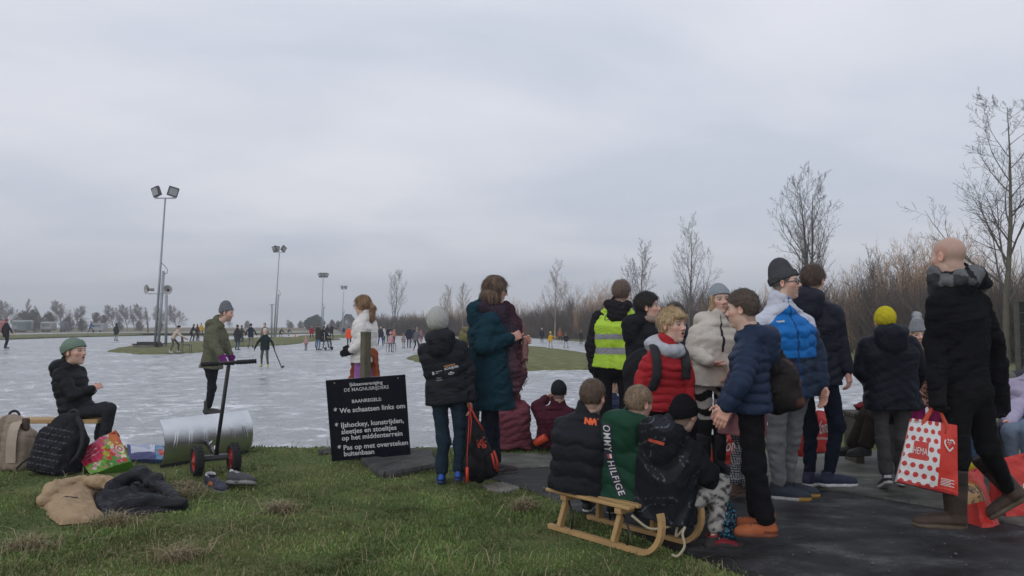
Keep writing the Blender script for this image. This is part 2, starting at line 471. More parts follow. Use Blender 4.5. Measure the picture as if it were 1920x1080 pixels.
# ---- paved landing of big wet slabs
def pave_mat(name, cols, wet):
    m, t, b = new_mat(name)
    tcn = mnode(t, 'ShaderNodeTexCoord')
    n1 = mnode(t, 'ShaderNodeTexNoise', Scale=1.4, Detail=9.0, Roughness=0.7); t.links.new(tcn.outputs['Object'], n1.inputs['Vector'])
    mpn = mnode(t, 'ShaderNodeMapping'); mpn.inputs['Scale'].default_value = (1.0, 1.9, 1); mpn.inputs['Rotation'].default_value = (0, 0, R(18)); t.links.new(tcn.outputs['Object'], mpn.inputs[0])
    n2 = mnode(t, 'ShaderNodeTexNoise', Scale=2.2, Detail=7.0, Roughness=0.7); t.links.new(mpn.outputs[0], n2.inputs['Vector'])
    n3 = mnode(t, 'ShaderNodeTexNoise', Scale=55.0, Detail=3.0); t.links.new(tcn.outputs['Object'], n3.inputs['Vector'])
    a = mnode(t, 'ShaderNodeMath', operation='ADD'); t.links.new(n1.outputs['Fac'], a.inputs[0]); t.links.new(n2.outputs['Fac'], a.inputs[1])
    a2 = mnode(t, 'ShaderNodeMath', operation='MULTIPLY_ADD'); a2.inputs[1].default_value = 0.22; t.links.new(n3.outputs['Fac'], a2.inputs[0]); t.links.new(a.outputs[0], a2.inputs[2])
    h = mnode(t, 'ShaderNodeMath', operation='MULTIPLY'); h.inputs[1].default_value = 0.5; t.links.new(a2.outputs[0], h.inputs[0])
    c = mnode(t, 'ShaderNodeValToRGB'); e = c.color_ramp.elements
    e[0].position, e[0].color = 0.47, (*cols[0], 1); e[1].position, e[1].color = 0.72, (*cols[2], 1)
    x = e.new(0.58); x.color = (*cols[1], 1)
    t.links.new(h.outputs[0], c.inputs[0]); t.links.new(c.outputs[0], b.inputs['Base Color'])
    rr = mnode(t, 'ShaderNodeMapRange'); rr.inputs['From Min'].default_value = 0.45; rr.inputs['From Max'].default_value = 0.7; rr.inputs['To Min'].default_value = wet; rr.inputs['To Max'].default_value = 0.85
    t.links.new(h.outputs[0], rr.inputs[0]); t.links.new(rr.outputs[0], b.inputs['Roughness'])
    b.inputs['Specular IOR Level'].default_value = 0.14
    bp = mnode(t, 'ShaderNodeBump', Strength=0.8, Distance=0.012); t.links.new(a2.outputs[0], bp.inputs['Height']); t.links.new(bp.outputs[0], b.inputs['Normal'])
    return m
M_slab_dark = pave_mat('wet_dark_slab', [(0.012, 0.0125, 0.0135), (0.040, 0.040, 0.042), (0.14, 0.14, 0.142)], 0.5)
M_slab_pale = pave_mat('mossy_slab', [(0.045, 0.046, 0.042), (0.115, 0.115, 0.10), (0.23, 0.228, 0.20)], 0.6)
jl = [G(*p)[:2] for p in [(840, 888), (940, 881), (1040, 875), (1300, 895), (1600, 927), (1780, 957), (1920, 988), (2300, 1060)]]
jl = np.array(jl)
def joint_y(x): return np.interp(x, jl[:, 0], jl[:, 1])
for nm, mt, side in (('front_paving', M_slab_dark, -1), ('rear_paving', M_slab_pale, 1)):
    xs = np.arange(-0.75, 7.2, 0.025)
    if side < 0: ts = np.linspace(0, 1, 220); y0 = np.full_like(xs, 1.6); y1 = joint_y(xs) - 0.005
    else: ts = np.linspace(0, 1, 90); y0 = joint_y(xs) + 0.005; y1 = np.full_like(xs, 8.4)
    gx = np.repeat(xs[:, None], len(ts), 1); gy = y0[:, None] + (y1 - y0)[:, None] * ts[None, :]
    wob = 0.006 * fbm(gx, 0 * gx, 9, 46); gy = gy + wob
    pdist = poly_dist(gx, gy, path_poly) + 0.035 * fbm(gx, gy, 7, 41) + 0.02 * fbm(gx, gy, 23, 42)
    keep = pdist < 0.02; gap = np.abs(gy - wob - joint_y(gx))
    z = 0.004 + 0.006 * fbm(gx, gy, 1.5, 44) + 0.003 * fbm(gx, gy, 12, 45) - 0.02 * np.clip(1 - gap / 0.03, 0, 1) ** 2 + (0.012 if side > 0 else 0)
    I = np.arange(gx.size).reshape(gx.shape)
    k4 = keep[:-1, :-1] & keep[1:, :-1] & keep[1:, 1:] & keep[:-1, 1:]
    q = np.stack([I[:-1, :-1], I[1:, :-1], I[1:, 1:], I[:-1, 1:]], -1)[k4]
    V = np.stack([gx, gy, z], -1).reshape(-1, 3)
    used = np.unique(q); mpi = np.zeros(len(V), int); mpi[used] = np.arange(len(used))
    tag(mesh_obj(nm, V[used], mpi[q], mt), kind='structure')

# ---- grass blades on the bank
def grass(n, name, seed, hmin, hmax, region, colfn, lean=0.5, wid=0.0035, tufts=None):
    r = np.random.default_rng(seed)
    if tufts is None:
        # denser towards the camera, as seen in perspective
        y = 1 / r.uniform(1 / region[3], 1 / region[2], n); x = r.uniform(-1, 1, n) * (y * 0.72 + 0.4) + 0.0
        cl = 0.5 + 0.5 * fbm(x, y, 3.2, 51) * 1.6
    else:
        ti = r.integers(0, len(tufts), n); tp = np.array([t[:3] for t in tufts]); 
        rr = np.abs(r.normal(0, 0.5, n)) * tp[ti, 2]; th = r.uniform(0, 6.28, n)
        x = tp[ti, 0] + rr * np.cos(th); y = tp[ti, 1] + rr * np.sin(th) * 0.6; cl = np.ones(n)
    ok = (poly_dist(x, y, path_poly) > -0.02 - 0.05 * r.random(len(x)) ** 2 + 0.05 * fbm(x, y, 7, 41)) & (bank_edge_y(x) - y > -0.02) & (x < region[1]) & (x > region[0])
    x, y, cl = x[ok], y[ok], cl[ok]; n = len(x)
    z = bank_h(x, y) - 0.004
    h = r.uniform(hmin, hmax, n) * np.clip(0.45 + cl, 0.35, 1.5)
    th = r.uniform(0, 6.28, n); ln = h * lean * np.abs(r.normal(0.6, 0.5, n))
    th2 = r.uniform(0, 6.28, n)
    dxy = np.stack([np.cos(th), np.sin(th)], 1) * ln[:, None]
    side = np.stack([np.cos(th2), np.sin(th2), 0 * th2], 1) * (wid * (0.6 + 0.12 * y) * r.uniform(0.7, 1.3, n))[:, None]
    b0 = np.stack([x, y, z], 1)
    mid = b0 + np.column_stack([dxy * 0.35, h * 0.6]); tip = b0 + np.column_stack([dxy, h * (1 - 0.25 * lean)])
    V = np.stack([b0 - side, b0 + side, mid + side * 0.8, mid - side * 0.8, tip], 1).reshape(-1, 3)
    i = np.arange(n)[:, None] * 5
    q = np.concatenate([i + 0, i + 1, i + 2, i + 3], 1); t = np.concatenate([i + 3, i + 2, i + 4], 1)
    c = colfn(r, n, x, y); c = np.repeat(c, 5, 0)
    o = mesh_obj(name, V, [q, t], surf('grass_blade', None, rough=0.6, var=0.1, spec=0.25), col=c, smooth=False)
    return tag(o, kind='stuff')
def gcol(r, n, x, y):
    patch = fbm(x, y, 1.7, 61)[:, None]; big = fbm(x, y, 4.5, 63)[:, None]; f = r.uniform(0, 1, n)[:, None]
    green = np.array([0.105, 0.162, 0.044]); lime = np.array([0.178, 0.225, 0.076]); straw = np.array([0.30, 0.25, 0.13])
    c = green + (lime - green) * np.clip(f + patch * 0.8, 0, 1)
    c = c * np.clip(1.0 + 1.5 * big, 0.5, 1.5); olive = np.array([0.145, 0.165, 0.055]); c = c + (olive - c) * np.clip(patch * 1.6 - 0.2, 0, 0.6)
    s = (r.uniform(0, 1, n)[:, None] < 0.05 + 0.30 * np.clip(patch * 1.2 + 0.0, 0, 1))
    return np.where(s, straw * r.uniform(0.6, 1.1, (n, 1)), c)
def tcol(r, n, x, y):
    f = r.uniform(0, 1, n)[:, None]
    return np.array([0.15, 0.125, 0.062]) * (1 - f) + np.array([0.34, 0.28, 0.17]) * f
grass(190000, 'grass', 3, 0.010, 0.034, (-7.5, 9, 3.7, 11.5), gcol)
tuf = [(*G(330, 1050)[:2], 0.26), (*G(215, 985)[:2], 0.24), (*G(350, 920)[:2], 0.16), (*G(340, 935)[:2], 0.2), (*G(526, 962)[:2], 0.13), (*G(980, 958)[:2], 0.12), (*G(1010, 838)[:2], 0.25), (*G(60, 1030)[:2], 0.3)]
grass(2600, 'dry_grass', 4, 0.025, 0.10, (-7.5, 9, 3.7, 11.5), tcol, lean=1.5, wid=0.0024, tufts=tuf)
grass(2600, 'straw', 6, 0.05, 0.15, (-7.5, 9, 3.7, 11.5), tcol, lean=1.4, wid=0.0018)

# ================================================================== bare trees
def prisms(segs, ns=3):
    """(p0, p1, r0, r1) rows -> open prisms"""
    S = np.array(segs, float); p0, p1, r0, r1 = S[:, :3], S[:, 3:6], S[:, 6], S[:, 7]
    d = p1 - p0; d /= np.linalg.norm(d, axis=1)[:, None] + 1e-9
    a = np.where(np.abs(d[:, 2:3]) < 0.9, [[0, 0, 1.0]], [[1.0, 0, 0]])
    u = np.cross(d, a); u /= np.linalg.norm(u, axis=1)[:, None]; v = np.cross(d, u)
    V = []
    for k in range(ns):
        th = 2 * math.pi * k / ns; o = u * math.cos(th) + v * math.sin(th)
        V.append(p0 + o * r0[:, None]); V.append(p1 + o * r1[:, None])
    V = np.stack(V, 1).reshape(-1, 3); n = len(S); i = np.arange(n)[:, None] * (2 * ns)
    q = np.concatenate([np.concatenate([i + 2 * k, i + (2 * k + 2) % (2 * ns), i + (2 * k + 3) % (2 * ns), i + 2 * k + 1], 1) for k in range(ns)])
    return V, q
def branch(rnd, out, p, d, length, r, level, P):
    """one wandering branch with its side shoots; out[level] collects segments"""
    n = P['seg'][level]; step = length / n; pts = [p]; rad = [r]
    d = Vector(d)
    for i in range(n):
        j = P['wander'][level]
        d = (d + Vector((rnd.gauss(0, j), rnd.gauss(0, j), rnd.gauss(0, j) + P['up'][level]))).normalized()
        q = p + d * step; r1 = max(P['rmin'], r * (1 - (i + 1) / n * P['taper'][level]))
        out[level].append((*p, *q, rad[-1], r1)); p = q; pts.append(p.copy()); rad.append(r1)
    if level + 1 >= len(P['kids']): return
    k = P['kids'][level]; k = max(1, int(k * rnd.uniform(0.8, 1.2)))
    for m in range(k):
        t = P['from'][level] + (1 - P['from'][level]) * (m + rnd.random()) / k
        x = min(t * n, n - 1e-3); i = int(x); f = x - i
        base = pts[i].lerp(pts[i + 1], f); ax = (pts[i + 1] - pts[i]).normalized()
        side = ax.orthogonal().normalized(); side.rotate(Matrix.Rotation(rnd.uniform(0, 6.283), 3, ax))
        an = R(rnd.gauss(P['ang'][level], 9))
        nd = ax * math.cos(an) + side * math.sin(an)
        ln = length * P['ratio'][level] * (P['shape'](t) if level == 0 else (1.15 - 0.6 * t)) * rnd.uniform(0.7, 1.2)
        branch(rnd, out, base, nd, ln, max(P['rmin'], (rad[i] * (1 - f) + rad[i + 1] * f) * 0.55), level + 1, P)
def tree_meshes(seed, H, r0, P, stems=1, spread=0.0):
    rnd = random.Random(seed); out = [[] for _ in range(6)]
    for s in range(stems):
        a = rnd.uniform(0, 6.28); lean = spread * (0.4 + rnd.random())
        d = Vector((math.cos(a) * lean, math.sin(a) * lean, 1)).normalized()
        b = Vector((math.cos(a) * spread * 0.5 * rnd.random(), math.sin(a) * spread * 0.5 * rnd.random(), -0.2))
        branch(rnd, out, b, d, H * rnd.uniform(0.75, 1.0) if stems > 1 else H, r0, 0, P)
    return out
P_tall = dict(seg=[14, 8, 6, 4, 3], wander=[0.025, 0.07, 0.08, 0.09, 0.1], up=[0.03, 0.07, 0.05, 0.04, 0.03], taper=[0.94, 0.9, 0.85, 0.8, 0.6], rmin=0.0052,
              kids=[24, 12, 8, 3, 0], ang=[46, 38, 38, 40, 40], ratio=[0.46, 0.42, 0.40, 0.45, 0.5], shape=lambda t: 1.25 - 0.95 * t, **{'from': [0.22, 0.18, 0.15, 0.1, 0.1]})
P_up = dict(P_tall, ang=[34, 34, 36, 38, 40], up=[0.03, 0.16, 0.08, 0.04, 0.03], ratio=[0.46, 0.42, 0.42, 0.5, 0.5], kids=[18, 9, 6, 3, 0])
P_shrub = dict(seg=[7, 5, 4, 3], wander=[0.07, 0.09, 0.10, 0.12], up=[0.07, 0.10, 0.07, 0.04], taper=[0.85, 0.8, 0.7, 0.5], rmin=0.006,
               kids=[7, 6, 3, 0], ang=[24, 28, 34, 40], ratio=[0.5, 0.5, 0.5, 0.5], shape=lambda t: 1.15 - 0.6 * t, **{'from': [0.12, 0.12, 0.1, 0.1]})
M_bark = surf('grey_brown_bark', (0.105, 0.09, 0.08), rough=0.9, var=0.35, vscale=3, bump=0.4, bscale=25)
M_barkg = surf('green_grey_bark', (0.10, 0.092, 0.066), rough=0.9, var=0.35, vscale=3, bump=0.4, bscale=25)
M_tan = surf('tan_twigs', (0.44, 0.30, 0.185), rough=0.9, var=0.45, vscale=0.6)
M_grey = surf('grey_brown_twigs', (0.30, 0.245, 0.20), rough=0.9, var=0.4, vscale=0.6)
M_dark = surf('dark_brown_twigs', (0.135, 0.11, 0.092), rough=0.9, var=0.4, vscale=0.6)
def tree_obj(name, seed, H, r0, P, loc, label, cat, group, mat=M_bark, stems=1, spread=0.0, rz=0.0, crown_mat=None, trunk_levels=1):
    out = tree_meshes(seed, H, r0, P, stems, spread)
    t = thing(name, loc, label, cat, group)
    off = np.array(loc)
    tr = sum(out[:trunk_levels], []); cr_ = sum(out[trunk_levels:], [])
    V, q = prisms(tr, 7 if stems == 1 else 4); mesh_obj('trunk' if stems == 1 else 'stem', V + off, q, mat, t)
    if cr_:
        V, q = prisms(cr_, 3); mesh_obj('crown', V + off, q, crown_mat or mat, t)
    t.rotation_euler = (0, 0, rz)
    return t
GT = 'bare trees along the far shore'
def at_far(px, Y, z=-0.14): 
    p = W(px, 600, Y); return (p[0], Y, z)
tree_obj('bare_tree', 11, 10.3, 0.15, dict(P_tall, ratio=[0.47, 0.43, 0.40, 0.45, 0.5], ang=[48, 38, 38, 40, 40], kids=[19, 10, 7, 3, 0], rmin=0.0045), at_far(1887, 30), 'tallest bare tree, wide limbs on a greenish trunk, beside the black plank fence', 'tree', GT, M_barkg, crown_mat=M_bark)
tw = dict(P_up, kids=[16, 8, 6, 3, 0])
t1 = tree_obj('bare_tree', 5, 10.8, 0.15, tw, at_far(1520, 46), 'tall bare tree of two upright stems rising behind the man in the navy coat', 'tree', GT, M_bark, stems=2, spread=0.16)
tree_obj('bare_tree', 8, 9.3, 0.12, dict(P_up, kids=[17, 8, 6, 3, 0]), at_far(1292, 60), 'slim bare tree with curved ascending limbs, above the blond boy in red', 'tree', GT, M_bark)
tree_obj('bare_tree', 21, 8.0, 0.10, P_up, at_far(1203, 64), 'bare tree with a forked upright crown, above the yellow safety vest', 'tree', GT, M_bark)
tree_obj('bare_tree', 31, 8.2, 0.11, P_up, at_far(1040, 88), 'bare tree over the dark hedge behind the skaters in yellow and rust', 'tree', GT, M_grey)
tree_obj('bare_tree', 44, 9.4, 0.12, P_up, at_far(739, 118), 'lone bare tree above the girl with the ponytail and the far hedge', 'tree', GT, M_bark)
tree_obj('bare_tree', 45, 6.8, 0.09, P_up, at_far(835, 112), 'smaller bare tree just above the pale grey beanie', 'tree', GT, M_grey)
tree_obj('bare_tree', 46, 7.4, 0.09, P_up, at_far(868, 108), 'slender bare tree behind the teal coat, the nearer of two', 'tree', GT, M_grey)

# shrubs of the hedge: four kinds, copied along the shore
hedge_a = np.array(at_far(700, 124)); 
kinds = []
for i, (sd_, H, n, sp, mt, lab) in enumerate([
        (61, 5.6, 22, 0.34, M_tan, 'tan leafless willow shrub of many upright stems in the shore hedge'),
        (62, 6.2, 20, 0.30, M_grey, 'grey brown leafless shrub with feathery top in the shore hedge'),
        (63, 4.6, 26, 0.45, M_dark, 'dark brown dense leafless shrub in the shore hedge'),
        (64, 5.2, 24, 0.40, M_tan, 'broad tan leafless shrub with loose twigs in the shore hedge')]):
    P = dict(P_shrub)
    o = tree_obj('shore_shrub', sd_, H, 0.035, P, (0, 0, -50), lab, 'shrub', 'leafless shrubs of the shore hedge', mt, stems=n, spread=sp)
    kinds.append((o, H))
used = set()
def put_kind(k, x, y, s, rz):
    o, H = kinds[k]
    c = o if k not in used else copy_tree(o)
    used.add(k)
    c.location = (x, y, -0.16); c.scale = (s, s, s * 1.0); c.rotation_euler = (0, 0, rz)
    return c
rnd = random.Random(99)
def shore(px):
    """distance of the hedge at a photograph column"""
    return float(np.interp(px, [690, 760, 900, 1050, 1150, 1300, 1450, 1600, 1750, 1900, 2100], [128, 122, 112, 92, 78, 64, 52, 43, 37, 31, 26]))
def hedge_h(px):
    return float(np.interp(px, [690, 760, 900, 1000, 1090, 1150, 1400, 1500, 1620, 1700, 1800, 1900, 2000], [3.2, 4.2, 5.4, 4.6, 6.4, 5.8, 4.4, 4.6, 6.4, 6.6, 5.4, 4.8, 4.6]))
for row, (dd, hs) in enumerate(((0.5, 0.48), (3.0, 0.74), (6.0, 1.0))):
    px = 690 + 8 * row
    while px < 2080:
        Y = shore(px) + dd + rnd.uniform(-0.8, 0.8)
        if row == 0: k = rnd.choice([2, 2, 2, 3])
        elif row == 1: k = rnd.choice([2, 0, 3, 1])
        else: k = rnd.choice([0, 0, 1, 3, 2])
        H = kinds[k][1]; hh = hedge_h(px) * hs * rnd.uniform(0.78, 1.12)
        hh *= 0.92; p = W(px, 600, Y)
        put_kind(k, p[0], Y, hh / H, rnd.uniform(0, 6.28))
        px += (1.9 if row else 1.35) * FPX / Y * rnd.uniform(0.8, 1.25) * (1.0 if Y > 50 else 0.8)
# dense low growth at the hedge foot
def thicket():
    r = np.random.default_rng(5); n = 42000
    px = r.uniform(690, 2080, n); Y = np.interp(px, [690, 760, 900, 1050, 1150, 1300, 1450, 1600, 1750, 1900, 2100], [128, 122, 112, 92, 78, 64, 52, 43, 37, 31, 26]) + r.uniform(-0.6, 3.5, n)
    x = (px - 960) / FPX * Y
    p0 = np.stack([x, Y, np.full(n, -0.15)], 1); h = np.abs(r.normal(1.5, 0.6, n)) + 0.3
    d = np.stack([r.normal(0, 0.32, n), r.normal(0, 0.32, n), np.ones(n)], 1); d /= np.linalg.norm(d, axis=1)[:, None]
    z0 = r.uniform(0, 0.6, n) * h * 0.6; p0 = p0 + np.stack([0 * z0, 0 * z0, z0], 1)
    p1 = p0 + d * h[:, None]
    rad = 0.012 + 0.010 * r.random(n) + 0.00012 * Y
    S = np.concatenate([p0, p1, rad[:, None], rad[:, None] * 0.4], 1)
    V, q = prisms(S, 3)
    tag(mesh_obj('undergrowth', V, q, M_dark), kind='stuff')
thicket()

# far trees on the left, beyond the field
P_far = dict(P_tall, seg=[8, 5, 4, 3], kids=[26, 11, 7, 0], ratio=[0.5, 0.5, 0.5, 0.5], rmin=0.022, wander=[0.05, 0.08, 0.09, 0.1])
M_farg = surf('far_grey_twigs', (0.26, 0.235, 0.23), rough=0.9, var=0.2)
far_kinds = {}
for nm, sd_, H, P, mt, lab in [('poplar', 71, 10, dict(P_far, ang=[22, 25, 30, 30], ratio=[0.30, 0.4, 0.4, 0.4]), M_farg, 'narrow bare poplar'),
                               ('round', 72, 9, dict(P_far, ang=[48, 40, 40, 45], kids=[30, 12, 8, 0]), M_farg, 'round topped bare tree'),
                               ('low', 73, 5, dict(P_far, ang=[60, 50, 45, 45], kids=[34, 15, 9, 0], **{'from': [0.05, 0.1, 0.1, 0.1]}), M_dark, 'low dense bare tree'),
                               ('red', 74, 6, dict(P_far, ang=[55, 45, 45, 45], kids=[30, 13, 8, 0]), surf('reddish_twigs', (0.14, 0.075, 0.07), rough=0.9, var=0.3), 'reddish bare tree')]:
    far_kinds[nm] = [tree_obj('distant_tree', sd_, H, 0.22, P, (0, 0, -50), lab, 'tree', 'hazy trees beyond the far field', mt), H, False]
def far_tree(nm, px, Y, top, label):
    e = far_kinds[nm]; o = e[0] if not e[2] else copy_tree(e[0]); e[2] = True
    s = ((612 - top) * 0.88 * Y / FPX + 1.3) / e[1]
    o.location = ((px - 960) / FPX * Y, Y, -0.2); o.scale = (s, s, s); o.rotation_euler = (0, 0, px * 1.7)
    o['label'] = label
FT = [('low', -20, 190, 572, 'low dense bare tree at the left edge, first of the far tree line'), ('round', 18, 205, 560, 'round bare tree beyond the caravans, near the left edge'),
      ('poplar', 55, 230, 552, 'narrow bare poplar, tallest behind the dark left thicket'), ('poplar', 72, 232, 566, 'narrow bare poplar right of the tallest poplar'),
      ('low', 42, 195, 580, 'low dark bare tree behind the white caravans, left one'), ('low', 66, 195, 577, 'low dark bare tree behind the white caravans, middle one'),
      ('low', 90, 195, 582, 'low dark bare tree behind the white caravans, right one'), ('round', 118, 210, 560, 'broad round bare tree standing above the caravan roofs'),
      ('round', 142, 205, 570, 'round bare tree sloping down to the reddish tree'), ('low', 128, 198, 592, 'low bush tree under the broad round tree'),
      ('low', 155, 198, 596, 'low bush tree at the end of the thicket'), ('red', 182, 215, 583, 'small reddish bare tree right of the thicket'), ('red', 195, 218, 588, 'smaller reddish bare tree beside the other reddish one'),
      ('round', 214, 240, 569, 'bare tree starting the hazy row left of the lamp mast'), ('poplar', 228, 240, 571, 'narrow hazy tree, second in the row left of the mast'), ('round', 240, 240, 568, 'hazy round tree, third in the row left of the mast'),
      ('poplar', 254, 240, 567, 'narrow hazy tree, fourth in the row left of the mast'), ('round', 266, 240, 567, 'hazy round tree just left of the nearest mast'), ('poplar', 280, 240, 570, 'narrow hazy tree seen between the mast speakers'),
      ('round', 302, 240, 570, 'hazy round tree behind the nearest mast'), ('round', 332, 205, 569, 'hazy bare tree at the right end of the row, right of the mast'),
      ('low', 225, 235, 601, 'low bush under the hazy row, left part'), ('low', 262, 235, 600, 'low bush under the hazy row, middle part'), ('low', 300, 235, 601, 'low bush under the hazy row, right part'),
      ('low', 465, 330, 600, 'faint far bush on the horizon behind the olive jacket'), ('round', 432, 420, 598, 'faint far tree on the horizon by the olive jacket'), ('low', 545, 300, 602, 'faint far bush behind the second mast'),
      ('round', 542, 330, 598, 'faint far tree right of the second mast'), ('low', 565, 300, 600, 'faint far bush left of the evergreen'), ('low', 622, 250, 598, 'far bush between evergreen and gabled house'),
      ('low', 635, 240, 600, 'far bush beside the gabled house'), ('round', 690, 170, 575, 'bare tree behind the ponytail girl, right of the gabled house'), ('low', 676, 200, 594, 'far bush right of the gabled house')]
for a in FT: far_tree(*a)
# dark round evergreen
def evergreen(px, Y, top):
    r = np.random.default_rng(8); H = (612 - top) * Y / FPX + 1.3; n = 2600
    c = np.array([(px - 960) / FPX * Y, Y, -0.2])
    u = r.normal(size=(n, 3)); u /= np.linalg.norm(u, axis=1)[:, None]; rad = r.uniform(0.45, 1, n)[:, None] ** 0.5
    p = u * rad * np.array([0.62, 0.62, 0.50]) * H + np.array([0, 0, 0.50 * H]); p *= (1 + 0.12 * fbm(p[:, 0], p[:, 2], 1.5, 3))[:, None]
    s = r.uniform(0.12, 0.3, n)[:, None]; a = r.normal(size=(n, 3)); a /= np.linalg.norm(a, axis=1)[:, None]; b_ = np.cross(a, u); b_ /= np.linalg.norm(b_, axis=1)[:, None]
    V = np.stack([p - a * s, p + b_ * s, p + a * s, p - b_ * s], 1).reshape(-1, 3) + c
    t = thing('evergreen_tree', c, 'dark round evergreen tree standing on the horizon left of the gabled house', 'tree')
    mesh_obj('crown', V, np.arange(4 * n).reshape(-1, 4), surf('evergreen_leaves', (0.035, 0.055, 0.045), rough=0.8, var=0.4), t)
    V, q = prisms([(c[0], c[1], c[2], c[0], c[1], c[2] + 0.5 * H, 0.25, 0.12)], 7); mesh_obj('trunk', V, q, M_bark, t)
evergreen(590, 220, 590)
# ================================================================== people: distance-field figures meshed with surface nets
def nrm(v):
    v = np.asarray(v, float); return v / (np.linalg.norm(v) + 1e-12)
def seg(a, b, ra, rb, puff=None, sy=None):
    """tapered limb from a to b; puff = (spacing, depth) quilts it"""
    a = np.asarray(a, F32); b = np.asarray(b, F32); ba = b - a; L2 = float(ba @ ba) + 1e-9; Ln = math.sqrt(L2)
    def f(P):
        pa = P - a; h = np.clip(pa @ ba / L2, 0, 1)
        r = ra + (rb - ra) * h
        if puff: r = r + puff[1] * (np.abs(np.sin(math.pi * h * max(1, round(Ln / puff[0])) + 0.35 * np.sin(pa[:, 0] * 23 + pa[:, 1] * 19))) ** 0.45 - 0.8)
        return np.linalg.norm(pa - h[:, None] * ba, axis=1) - r
    return f
def ell(c, r, M=None):
    c = np.asarray(c, F32); r = np.asarray(r, F32); M = None if M is None else np.asarray(M, F32)
    def f(P):
        q = P - c
        if M is not None: q = q @ M
        k0 = np.linalg.norm(q / r, axis=1); k1 = np.linalg.norm(q / (r * r), axis=1)
        return k0 * (k0 - 1) / (k1 + 1e-9)
    return f
def boxs(c, h, rad, M=None):
    c = np.asarray(c, F32); h = np.asarray(h, F32) - rad; M = None if M is None else np.asarray(M, F32)
    def f(P):
        q = P - c
        if M is not None: q = q @ M
        q = np.abs(q) - h
        return np.linalg.norm(np.maximum(q, 0), axis=1) + np.minimum(q.max(1), 0) - rad
    return f
def smin(a, b, k):
    h = np.clip(0.5 + 0.5 * (b - a) / k, 0, 1); return b + (a - b) * h - k * h * (1 - h)
def uni(k, *fs):
    def f(P):
        d = fs[0](P)
        for g in fs[1:]: d = smin(d, g(P), k) if k > 0 else np.minimum(d, g(P))
        return d
    return f
def cut(f, g, k=0.01):
    return lambda P: -smin(-f(P), g(P), k)
def clip_plane(f, p, n):
    """keep the side the normal points to"""
    p = np.asarray(p, F32); n = np.asarray(nrm(n), F32)
    return lambda P: np.maximum(f(P), -((P - p) @ n))
def wrinkle(seed, freq, amp, an=(0.8, 0.8, 1.5)):
    """clustered soft folds"""
    r = np.random.default_rng(seed); K = []
    for i in range(6):
        v = r.normal(size=3) * np.asarray(an); v = v / np.linalg.norm(v) * freq * r.uniform(0.7, 1.7); K.append((v.astype(F32), r.uniform(0, 6.28), r.integers(0, 3)))
    M = [(nrm(r.normal(size=3)).astype(F32) * F32(freq * 0.32), r.uniform(0, 6.28)) for _ in range(6)]
    def f(P):
        o = 0
        for i, (v, ph, ax) in enumerate(K):
            s = np.sin(P @ v + ph + 0.9 * np.sin(P[:, ax] * freq * 0.45 + ph))
            m = 0.5 + 0.5 * np.sin(P @ M[i][0] + M[i][1])
            o = o + (s if i % 2 else 0.9 - 1.8 * np.abs(s) ** 0.8) * m * m
        return o * (amp / 2.0)
    return f
def plus(f, g):
    return lambda P: f(P) + g(P)
